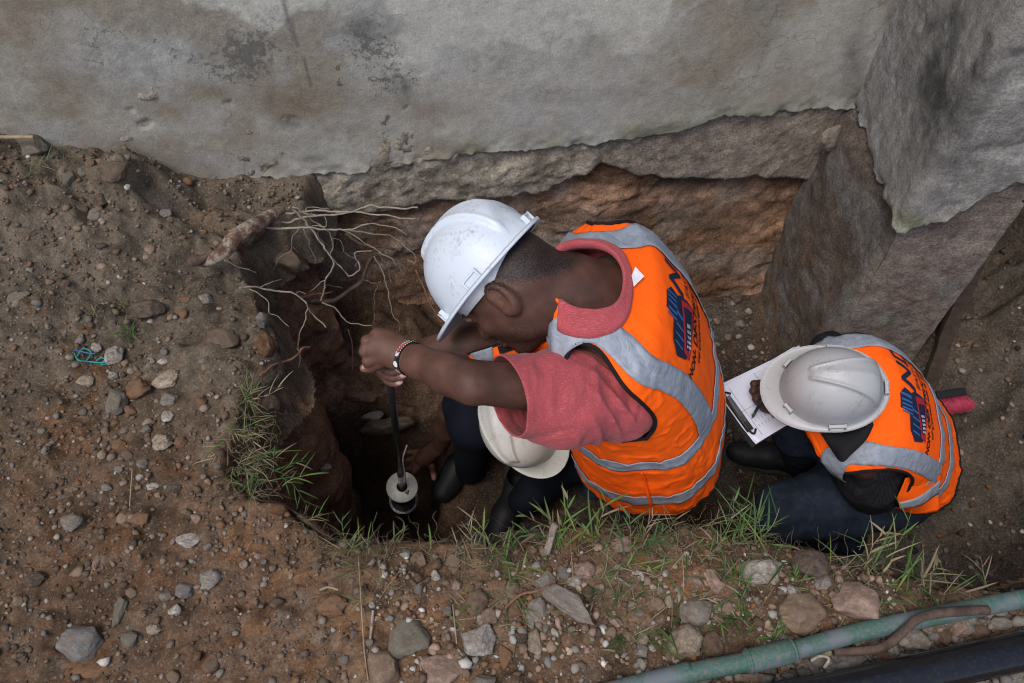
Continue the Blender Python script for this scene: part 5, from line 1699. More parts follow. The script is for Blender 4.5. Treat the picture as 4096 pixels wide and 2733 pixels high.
# collar flap
mb = MB()
cl_ = smooth_path([PD(873, 425, 2.02), PD(866, 440, 2.01), PD(852, 454, 2.02), PD(842, 462, 2.03), PD(833, 452, 2.05), PD(820, 432, 2.08)], 30)
inn = smooth_path([PD(868, 417, 2.04), PD(856, 424, 2.04), PD(846, 428, 2.05), PD(838, 428, 2.06), PD(830, 426, 2.08), PD(820, 424, 2.10)], 30)
mb.add(np.concatenate([cl_, (cl_ + inn) / 2 - FW * .012, inn]), grid_faces(30, 3))
o = link('collar', mb.mesh('collar'), M['black_cloth'], p2); solidify(o, .004, 0)
# vest
hole2 = [(R90 * 1.02, 0.105, 0.60, 0.110, 2.2), (-R90 * 1.0, 0.09, 0.55, 0.11, 2.2)]
vest(T2, -0.085, 0.50, hole2, p2)
for pts_ in ([(-2.75, 0.285), (-2.0, 0.28), (-1.2, 0.275), (-.4, 0.27), (.4, 0.27), (1.2, 0.275), (2.0, 0.28), (2.75, 0.285)],
             [(-2.75, 0.42), (-2.0, 0.41), (-1.2, 0.40), (-.4, 0.395), (.4, 0.395), (1.2, 0.40), (2.0, 0.41), (2.75, 0.42)]):
    ribbon(T2, pts_, 0.048, p2, n=200)
for sg in (1, -1):
    ribbon(T2, [(sg * 2.4, 0.14), (sg * 2.2, 0.06), (sg * 1.95, -0.01), (sg * 1.57, -0.040), (sg * 1.0, -0.018), (sg * 0.80, 0.06), (sg * 0.75, 0.15), (sg * 0.75, 0.25)], 0.052, p2, off=0.0042, n=140)
def place2(x, y):
    return -x / 0.185 - 0.24, 0.105 - y * 0.90
back_print(T2, place2, p2, 'of Concrete & Structures', 1.0)
# loose tail of the vest hanging by the hip
tl = [[PD(905, 478, 2.18), PD(920, 470, 2.2), PD(940, 450, 2.24)], [PD(897, 497, 2.22), PD(918, 488, 2.22), PD(942, 470, 2.26)], [PD(900, 508, 2.26), PD(918, 503, 2.26), PD(939, 490, 2.28)], [PD(893, 506, 2.34), PD(914, 514, 2.32), PD(937, 510, 2.32)]]
R_ = []
for j in np.linspace(0, 3, 19):
    i0 = min(int(j), 2); ff = j - i0
    R_.append(smooth_path([np.array(tl[i0][k_]) * (1 - ff) + np.array(tl[i0 + 1][k_]) * ff for k_ in range(3)], 20))
R_ = np.array(R_); R_ += fbm(R_, 14, 3, 8)[..., None] * FW * .012
o = link('vest_tail', np_mesh('vest_tail', R_.reshape(-1, 3), grid_faces(20, 19)), M['orange'], p2); solidify(o, .003)
o = link('reflective_stripe', np_mesh('reflective_stripe', (R_[9:14] - FW * .004).reshape(-1, 3), grid_faces(20, 5)), M['tape'], p2); solidify(o, .002)
# jeans
hp = S2 + T2.D * .50
kn2 = PD(784, 512, 2.46); ft2 = PD(850, 540, 2.80)
kf2 = PD(800, 430, 2.55); ff2 = PZ(800, 462, FLOOR + .12)
hipn = PD(893, 490, 2.50); hipf = hipn - T2.L * .18
lo, hi = bbox([hipn, hipf, kn2, ft2, kf2, ff2], .17)
Tr = Body(lo, hi, .0075)
Tr.chain([hipf * .5 + hipn * .5 + T2.D * .02, hipn], [.115, .10], .06)
Tr.chain([hipn, hipn * .5 + kn2 * .5, kn2], [.105, .100, .083], .05)
Tr.chain([kn2, kn2 * .4 + ft2 * .6, ft2], [.072, .062, .05], .03)
Tr.chain([hipf, kf2], [.10, .075], .05); Tr.chain([kf2, ff2], [.072, .05], .03)
q_ax = [Tr.lo[i] + np.arange(Tr.n[i]) * Tr.h for i in range(3)]
G = np.stack(np.meshgrid(*q_ax, indexing='ij'), -1); band = np.abs(Tr.f) < .03
Tr.f[band] -= (fbm(G[band] * np.array([1.6, 1, 1]), 10, 3, 14, ridged=True) * .006).astype(np.float32)
V, F = Tr.mesh(); link('jeans', np_mesh('jeans', V, F), M['denim'], p2)
laces = [plain_mat('lace_green', (.02, .25, .12), .7), plain_mat('lace_blue', (.03, .12, .4), .7), plain_mat('lace_purple', (.15, .05, .3), .7)]
shoe('shoe', PZ(806, 470, FLOOR + .01) , CV(-1, .15, -.2) * np.array([1, 1, 0]), M['boot'], p2, None, 1.0, laces)
shoe('shoe', PZ(856, 520, FLOOR + .03) , np.array([-1, -.1, 0]), M['boot'], p2)
for o_ in [o_ for o_ in bpy.data.objects if o_ not in b4]:
    if o_.type == 'MESH': shift(o_.data, loc2)
helmet_thing(hC2, f2, u2, M['helmet2'], 'dusty greyish white hard hat seen from above, on the person with the clipboard', scale=0.82, vtip=0.55)

# clipboard, papers, pen
A_, D_, B_ = PD(714, 390, 2.22), PD(753, 445, 2.17), PD(786, 350, 2.36)
x1 = unit(D_ - A_); y1 = B_ - A_; y1 = unit(y1 - (y1 @ x1) * x1); n1 = np.cross(x1, y1)
if n1 @ FW > 0: n1 = -n1
wC = np.linalg.norm(D_ - A_); hC_ = 0.31
cb_ = empty('clipboard', tuple((A_ + D_) / 2)); lc = cb_.location
tag(cb_, 'clipboard with steel clip held by the crouching person on the right', 'clipboard')
cen = (A_ + D_) / 2 + y1 * hC_ / 2
M['board'] = plain_mat('black_board', (.02, .02, .022), .5)
mb = MB(); mb.box(cen - n1 * .003, x1 * (wC / 2 + .004), y1 * (hC_ / 2 + .006), n1 * .0015); o = link('board', shift(mb.mesh('board', False), lc), M['board'], cb_)
M['paper'] = plain_mat('white_paper', (.72, .74, .86), .8, .2, var=.04, scale=20)
def paper_mesh(curl, dx, dy, rot, z0):
    n_ = 22
    U, Vv = np.meshgrid(np.linspace(-.5, .5, n_), np.linspace(0, 1, n_))
    ww, hh = wC * .98, hC_ * 1.0
    X = U * ww + dx; Y = Vv * hh + dy
    ca, sa = math.cos(rot), math.sin(rot)
    X, Y = X * ca - Y * sa, X * sa + Y * ca
    P = (A_ + D_) / 2 + X[..., None] * x1 + Y[..., None] * y1
    z = z0 + curl * (np.clip(np.abs(U) - .3, 0, 1) ** 2 * 1.2 + np.clip(Vv - .7, 0, 1) ** 2) + fbm(P, 14, 2, int(dx * 1000) + 5) * .003
    return (P + n1 * z[..., None]).reshape(-1, 3), grid_faces(n_, n_)
for i_, (cu_, dx_, dy_, ro_, z0_) in enumerate([(.06, .004, .004, .02, .001), (.09, -.006, .010, -.03, .004), (.12, .003, .006, .0, .007)]):
    V, F = paper_mesh(cu_, dx_, dy_, ro_, z0_); o = link('paper', shift(np_mesh('paper', V, F), lc), M['paper'], cb_); solidify(o, .0006)
# handwriting and ruled lines
mb = MB(); rng = random.Random(4)
for r in range(7):
    for c_ in range(3):
        q = (A_ + D_) / 2 + x1 * (wC * (.08 + .10 * c_)) + y1 * (.045 + r * .012) + n1 * .0115
        pts_ = [q + x1 * (.0016 * k_) + y1 * (.0022 * (rng.random() - .5)) for k_ in range(6)]
        mb.tube(pts_, .00035, 4)
for k_ in (.035, .135):
    mb.tube([(A_ + D_) / 2 + x1 * (-wC * .45) + y1 * k_ + n1 * .0115, (A_ + D_) / 2 + x1 * (wC * .45) + y1 * k_ + n1 * .0115], .0003, 4)
mb.tube([(A_ + D_) / 2 + x1 * 0 + y1 * .02 + n1 * .0115, (A_ + D_) / 2 + x1 * 0 + y1 * .25 + n1 * .0115], .0003, 4)
link('handwriting', shift(mb.mesh('handwriting'), lc), M['ink'], cb_)
mb = MB(); cq = (A_ + D_) / 2
mb.box(cq + y1 * .010 + n1 * .013, x1 * .052, y1 * .010, n1 * .003); o = link('clip', shift(mb.mesh('clip', False), lc), M['steel'], cb_)
mb = MB(); mb.tube(smooth_path([cq - x1 * .055 + y1 * .028 + n1 * .012, cq - x1 * .060 + y1 * .005 + n1 * .018, cq + y1 * -.003 + n1 * .022, cq + x1 * .060 + y1 * .005 + n1 * .018, cq + x1 * .055 + y1 * .028 + n1 * .012], 24), .0028, 8)
link('clip_wire', shift(mb.mesh('clip_wire'), lc), M['tubeblack'], cb_)
pa, pb = PD(752, 418, 2.19), PD(764, 396, 2.13)
V, F = tube([pa, pa * .9 + pb * .1, pb], [.001, .004, .004], 10); o = link('pen', np_mesh('pen', V, F), plain_mat('dark_green_pen', (.01, .03, .025), .3)); tag(o, 'dark pen held over the white papers by the crouching person', 'pen')

# ------------------------------------------------------------------ MAN 3: crouching under the first man's arms, facing the camera
p3h = PD(522, 420, 2.42)
rH = unit(-ray(513, 424)); f3 = CV(.30, -.90, -.05); u3 = unit(rH * .80 + UP * -.36 + RT * -.42); u3 = unit(u3); f3 = unit(f3 - (f3 @ u3) * u3)
H3 = p3h - u3 * .055
p3 = empty('person', tuple(PZ(520, 470, FLOOR))); loc3 = p3.location
tag(p3, 'person in navy clothes crouching in the trench, reaching down beside the round plate', 'person')
b4 = set(bpy.data.objects)
sR = PD(470, 392, 2.55); sL = PD(585, 390, 2.55); eR = PD(452, 412, 2.62); wR = PD(440, 446, 2.80); hR = PD(424, 458, 2.86)
ch = (sR + sL) / 2; hip3 = PD(540, 372, 3.05)
lo, hi = bbox([H3, sR, sL, eR, wR, hR, hip3], .13)
B = Body(lo, hi, .0055)
head(B, H3, f3, u3, 1.0)
B.chain([H3 - u3 * .05 - f3 * .04, ch], [.058, .07], .05)
B.chain([sR, ch, sL], [.05, .09, .05], .04); B.chain([ch, hip3], [.12, .12], .04)
B.chain([sR, eR, eR * .5 + wR * .5, wR], [.046, .040, .036, .026], .02)
B.chain([sL, PD(600, 430, 2.75), PD(560, 470, 2.85)], [.046, .04, .03], .02)
V1, F1 = B.mesh()
lo, hi = bbox([wR, hR, PD(434, 478, 2.9), PD(405, 470, 2.9)], .05)
Hb = Body(lo, hi, .003)
Hb.chain([wR, hR], [.026, .030], .015)
for k_, (x_, y_) in enumerate([(402, 452), (401, 460), (404, 468), (411, 475)]):
    Hb.chain([hR, PD(418 - 1 * k_, 452 + 6 * k_, 2.87), PD((x_ + 416) / 2, y_, 2.88), PD(x_, y_ + 2, 2.90)], [.020, .012, .010, .008], .004)
Hb.chain([hR, PD(432, 466, 2.86), PD(434, 478, 2.88)], [.016, .011, .009], .006)
V2_, F2_ = Hb.mesh()
Vb = np.concatenate([V1, V2_]); Fb = np.concatenate([F1, F2_ + len(V1)])
c = np.tile(SK * .8, (len(Vb), 1)); w = sstep(.03, .01, np.linalg.norm(Vb - PD(434, 479, 2.87), axis=1))[:, None] * .8; c = c * (1 - w) + PINK * w
link('body', np_mesh('body', Vb, Fb, c), M['skin'], p3)
k3r = PD(474, 424, 2.56); k3l = PD(575, 455, 2.62); f3r = PZ(470, 470, FLOOR + .1); f3l = PZ(525, 500, FLOOR + .12)
lo, hi = bbox([sR, sL, hip3, k3r, k3l, f3r, f3l], .17)
Tr = Body(lo, hi, .009)
Tr.chain([ch + UP * .01, hip3], [.135, .15], .05); Tr.chain([sR, ch, sL], [.06, .10, .06], .04); Tr.chain([sR, eR * .6 + sR * .4], [.06, .052], .03)
Tr.chain([sL, PD(600, 430, 2.75)], [.062, .055], .03)
Tr.chain([hip3 - RT * .08, k3r], [.10, .078], .05); Tr.chain([k3r, f3r], [.07, .05], .03)
Tr.chain([hip3 + RT * .08, k3l], [.10, .08], .05); Tr.chain([k3l, PD(545, 480, 2.85), f3l], [.075, .068, .056], .03)
V, F = Tr.mesh(); link('overalls', np_mesh('overalls', V, F), M['navy'], p3)
shoe('boot', PZ(523, 478, FLOOR + .01), PZ(505, 520, FLOOR) - PZ(523, 478, FLOOR), M['boot'], p3, None, 1.12)
shoe('boot', PZ(480, 440, FLOOR + .01), PZ(460, 470, FLOOR) - PZ(480, 440, FLOOR), M['boot'], p3, None, 1.0)
for o_ in [o_ for o_ in bpy.data.objects if o_ not in b4]:
    if o_.type == 'MESH': shift(o_.data, loc3)
helmet_thing(p3h, f3, u3, M['helmet3'], 'cream white ridged hard hat half hidden under the red-sleeved arm', scale=0.95, vtip=0.66, slots=((95, 1), (-95, 1)))

# ------------------------------------------------------------------ brush, plank
bz = float(floor_base(np.array([PZ(950, 398, -.9)[:2]]))[0])
bp = PZ(950, 396, bz + .03)
brs = empty('brush', tuple(bp)); tag(brs, 'hand brush with black back and pink bristles lying behind the person on the right', 'brush')
b4 = set(bpy.data.objects)
bx = unit(PZ(970, 392, bz) - PZ(935, 397, bz)); by = unit(np.array([0.10, -0.95, -0.1])); bzv = np.cross(bx, by)
mb = MB(); mb.box(bp - by * .004, bx * .052, by * .014, bzv * .017); mb.tube([bp - bx * .05, bp - bx * .18], [.012, .010], 10)
o = link('back', mb.mesh('back', False), M['boot'], brs); bv = o.modifiers.new('bevel', 'BEVEL'); bv.width = .006; bv.segments = 3
mb = MB(); rng = random.Random(9)
for i_ in range(900):
    a_ = rng.uniform(-1, 1); b_ = rng.uniform(-1, 1)
    s_ = bp + bx * a_ * .048 + bzv * b_ * .013 + by * .008
    e_ = s_ + by * rng.uniform(.040, .052) + bx * (a_ * .014 + rng.gauss(0, .004)) + bzv * (b_ * .010 + rng.gauss(0, .003))
    mb.tube([s_, (s_ + e_) / 2 + bx * rng.gauss(0, .001), e_], [.0009, .0009, .0006], 3)
link('bristles', mb.mesh('bristles'), plain_mat('pink_bristle', (.52, .06, .12), .6), brs, 'stuff')
for o_ in [o_ for o_ in bpy.data.objects if o_ not in b4]:
    shift(o_.data, brs.location)
zf_ = float(floor_base(np.array([PZ(928, 388, -.85)[:2]]))[0])
pt_, pb_ = PD(986, 236, 2.72), PZ(926, 390, zf_ + .01)
pd_ = unit(pb_ - pt_); ps_ = unit(np.cross(pd_, FW)); pn_ = np.cross(pd_, ps_)
L_ = np.linalg.norm(pb_ - pt_)
mb = MB(); nseg = 14
VV = []
for i_ in range(nseg + 1):
    q = pt_ + pd_ * L_ * i_ / nseg + ps_ * .004 * math.sin(i_ * .6)
    w_ = .024 + .002 * math.sin(i_ * 1.7)
    VV += [q - ps_ * w_ - pn_ * .012, q + ps_ * w_ - pn_ * .012, q + ps_ * w_ + pn_ * .012, q - ps_ * w_ + pn_ * .012]
mb.add(np.array(VV), grid_faces(4, nseg + 1, True)); mb.F += [[0, 1, 2, 3], [nseg * 4 + k_ for k_ in (3, 2, 1, 0)]]
M['wood'] = earth_mat('weathered_wood', (0.060, 0.044, 0.034), .85, n1=(30, .4), n2=(300, .3), bump=.5, bdist=.002)
o = link('plank', shift(mb.mesh('plank', False), pb_), M['wood']); o.location = Vector(pb_); tag(o, 'dark brown wooden plank leaning in the trench beside the concrete buttress', 'plank')
bv = o.modifiers.new('bevel', 'BEVEL'); bv.width = .002

# ================================================================== STONES, ROOTS, PIPES, GRASS
def stone_mat():
    m, N, L, P = new_mat('loose_stone')
    tc = N.new('ShaderNodeTexCoord'); oi = N.new('ShaderNodeObjectInfo')
    ad = N.new('ShaderNodeVectorMath'); ad.operation = 'ADD'; L.new(tc.outputs['Object'], ad.inputs[0]); L.new(oi.outputs['Location'], ad.inputs[1])
    src = oi.outputs['Color']
    for sc, lo_, hi_ in ((1.6, .62, 1.3), (7, .72, 1.25)):
        nz = N.new('ShaderNodeTexNoise'); nz.inputs['Scale'].default_value = sc; nz.inputs['Detail'].default_value = 8; nz.inputs['Roughness'].default_value = .7
        L.new(ad.outputs[0], nz.inputs['Vector'])
        mr = N.new('ShaderNodeMapRange'); mr.inputs['From Min'].default_value = .3; mr.inputs['From Max'].default_value = .7
        mr.inputs['To Min'].default_value = lo_; mr.inputs['To Max'].default_value = hi_; L.new(nz.outputs['Fac'], mr.inputs['Value'])
        mx = N.new('ShaderNodeMix'); mx.data_type = 'RGBA'; mx.blend_type = 'MULTIPLY'; mx.inputs['Factor'].default_value = 1
        L.new(src, mx.inputs[6]); L.new(mr.outputs[0], mx.inputs[7]); src = mx.outputs[2]
    # soil clinging to the stone
    nz = N.new('ShaderNodeTexNoise'); nz.inputs['Scale'].default_value = 2.3; nz.inputs['Detail'].default_value = 8; nz.inputs['Roughness'].default_value = .75
    ad2 = N.new('ShaderNodeVectorMath'); ad2.operation = 'ADD'; L.new(ad.outputs[0], ad2.inputs[0]); ad2.inputs[1].default_value = (5, 9, 2)
    L.new(ad2.outputs[0], nz.inputs['Vector'])
    mr = N.new('ShaderNodeMapRange'); mr.inputs['From Min'].default_value = .42; mr.inputs['From Max'].default_value = .60; mr.inputs['To Min'].default_value = .12; mr.inputs['To Max'].default_value = .88
    L.new(nz.outputs['Fac'], mr.inputs['Value'])
    mx = N.new('ShaderNodeMix'); mx.data_type = 'RGBA'; L.new(mr.outputs[0], mx.inputs['Factor']); L.new(src, mx.inputs[6]); mx.inputs[7].default_value = (.145, .105, .076, 1)
    L.new(mx.outputs[2], P.inputs['Base Color'])
    P.inputs['Roughness'].default_value = .92; P.inputs['Specular IOR Level'].default_value = .2
    n2 = N.new('ShaderNodeTexNoise'); n2.inputs['Scale'].default_value = 5; n2.inputs['Detail'].default_value = 10; n2.inputs['Roughness'].default_value = .75
    L.new(ad.outputs[0], n2.inputs['Vector'])
    b = N.new('ShaderNodeBump'); b.inputs['Strength'].default_value = .9; b.inputs['Distance'].default_value = .004
    L.new(n2.outputs['Fac'], b.inputs['Height']); L.new(b.outputs[0], P.inputs['Normal'])
    return m
M['loose'] = stone_mat()
_ico = {}
def ico(sub):
    if sub not in _ico:
        bm = bmesh.new(); bmesh.ops.create_icosphere(bm, subdivisions=sub, radius=1.0)
        _ico[sub] = (np.array([v.co[:] for v in bm.verts]), np.array([[v.index for v in f_.verts] for f_ in bm.faces])); bm.free()
    return _ico[sub]
def rock_mesh(seed, sub, planes, rough):
    V, F = ico(sub); V = V.copy(); r = np.random.RandomState(seed)
    V *= 1 + 0.16 * fbm(V + seed * 3.1, 1.3, 2, seed)[:, None]
    for _ in range(planes):
        n = unit(r.normal(size=3)); d = r.uniform(.55, .85)
        e = V @ n - d; V -= np.clip(e, 0, None)[:, None] * n * .93
    V += V / np.linalg.norm(V, axis=1)[:, None] * (fbm(V + seed, 3.2, 4, seed + 50) * rough)[:, None]
    V /= np.abs(V).max(0)
    me = np_mesh('rock', V, F, None, sub > 3); me.materials.append(M['loose'])
    return me
SETS = {'ang': [rock_mesh(i, 4, 11, .11) for i in range(8)], 'rnd': [rock_mesh(20 + i, 4, 5, .11) for i in range(6)],
        'rough': [rock_mesh(40 + i, 4, 7, .20) for i in range(6)], 'sml': [rock_mesh(60 + i, 3, 8, .16) for i in range(14)]}
PAL = {'gry': (.235, .222, .198), 'blu': (.19, .193, .192), 'pal': (.37, .355, .32), 'tan': (.25, .175, .12), 'crm': (.36, .30, .22), 'rus': (.20, .098, .045),
       'brn': (.135, .085, .055), 'drk': (.050, .042, .037), 'pnk': (.32, .22, .175), 'wht': (.56, .53, .48), 'grn': (.15, .155, .125), 'blk': (.018, .018, .019), 'clod': (.12, .09, .068)}
CN = {'gry': 'grey', 'blu': 'blue-grey', 'pal': 'pale grey', 'tan': 'tan', 'crm': 'cream', 'rus': 'rust-orange', 'brn': 'brown', 'drk': 'dark', 'pnk': 'pinkish', 'wht': 'whitish', 'grn': 'mossy grey', 'blk': 'black', 'clod': 'earthy brown'}
srng = random.Random(77)
LM = [(33,149,'mossy grey stone'),(91,242,'angular flat-faced grey stone'),(121,190,'rounded orange-tan stone'),(116,175,'big brown clod'),(240,237,'thick root'),(151,251,'pinkish tan stone'),(81,266,'flat grey slab'),(19,300,'grey-green edge stone'),
 (148,311,'dark brown clod'),(92,358,'teal string'),(140,390,'crumbly rust clod'),(168,381,'cream and orange rock'),(164,443,'hollowed cream stone'),(72,523,'half-buried grey stone'),(190,540,'rectangular pale slab'),(210,580,'notched pale stone'),(120,611,'long upright grey stone'),
 (81,644,'large blue-grey stone'),(212,664,'round brown stone'),(333,607,'rust-brown rock'),(408,641,'big mossy rock'),(479,642,'pale angular stone'),(453,563,'orange stone with white patch'),(512,591,'egg-shaped tan stone'),(521,635,'charcoal lump'),(571,606,'long concrete slab'),
 (585,572,'pinkish rusty stone'),(622,545,'pinkish rim rock'),(695,614,'rounded grey stone'),(685,645,'porous orange rock'),(761,572,'whitish concrete lump'),(800,615,'big reddish stone'),(853,605,'big pinkish concrete rock'),(768,656,'green pipe joint'),(915,642,'widest stone between the pipes'),
 (950,612,'bent branch'),(226,342,'sandy concrete block'),(950,400,'pink brush'),(900,495,'right worker in jeans'),(880,350,'buttress foot'),(240,440,'left rim grass'),(361,620,'long dry stalk'),(477,603,'brown half-buried stone'),(972,394,'largest stone by the brush'),(290,520,'pit corner'),(30,460,'left edge')]
used_labels = set()
def near_label(px, py, w, h, c):
    sz = 'tiny' if max(w, h) < 8 else ('small' if max(w, h) < 12 else 'middling')
    kind = 'pebble' if max(w, h) < 12 else 'stone'
    for (x, y, nm) in sorted(LM, key=lambda q: (q[0] - px) ** 2 + (q[1] - py) ** 2):
        dx, dy = px - x, py - y
        a = math.degrees(math.atan2(-dy, dx)) % 360
        dr = ['right of', 'upper right of', 'just above', 'upper left of', 'left of', 'lower left of', 'just below', 'lower right of'][int((a + 22.5) // 45) % 8]
        for pre in ('', 'flat ', 'rounded '):
            lb = f'{sz} {pre}{CN[c]} {kind} {dr} the {nm}'
            if pre and lb.replace(pre, '') not in used_labels: continue
            if pre: continue
            if lb not in used_labels:
                used_labels.add(lb); return lb
    return lb
stone_n = [0]
def stone(px, py, w, h, c, shape='ang', ang=0.0, label=None, flat=.5, sink=.30, zf=None, name='stone', cat='stone', group=None):
    if zf is None: p = on_ground(px, py)
    else: p = PZ(px, py, zf)
    if zf is None:
        d_ = poly_sd(np.array([[p[0], p[1]]]), poly)[0]
    dep = (p - CAM) @ FW
    sx_ = w * dep / FPX * .5; sy_ = h * dep / FPX * .5 / .92
    k = 'sml' if max(w, h) < 15 and shape != 'rough' else shape
    me = SETS[k][srng.randrange(len(SETS[k]))]
    o = bpy.data.objects.new(name, me); col.objects.link(o)
    sz_ = max(min(sx_, sy_) * flat * 1.5, .004)
    o.location = (p[0], p[1], p[2] + sz_ * (1 - 2 * sink)); o.scale = (sx_, sy_, sz_)
    o.rotation_euler = (srng.uniform(-.12, .12), srng.uniform(-.12, .12), math.radians(ang) + srng.choice((0, math.pi)))
    v = srng.uniform(.88, 1.12); cc_ = PAL[c]; o.color = (cc_[0] * v, cc_[1] * v, cc_[2] * v, 1)
    if label is None:
        label = near_label(px, py, w, h, c)
        group = group or 'small stones scattered round the trench'
    tag(o, label, cat, group or 'larger stones lying round the trench')
    return o
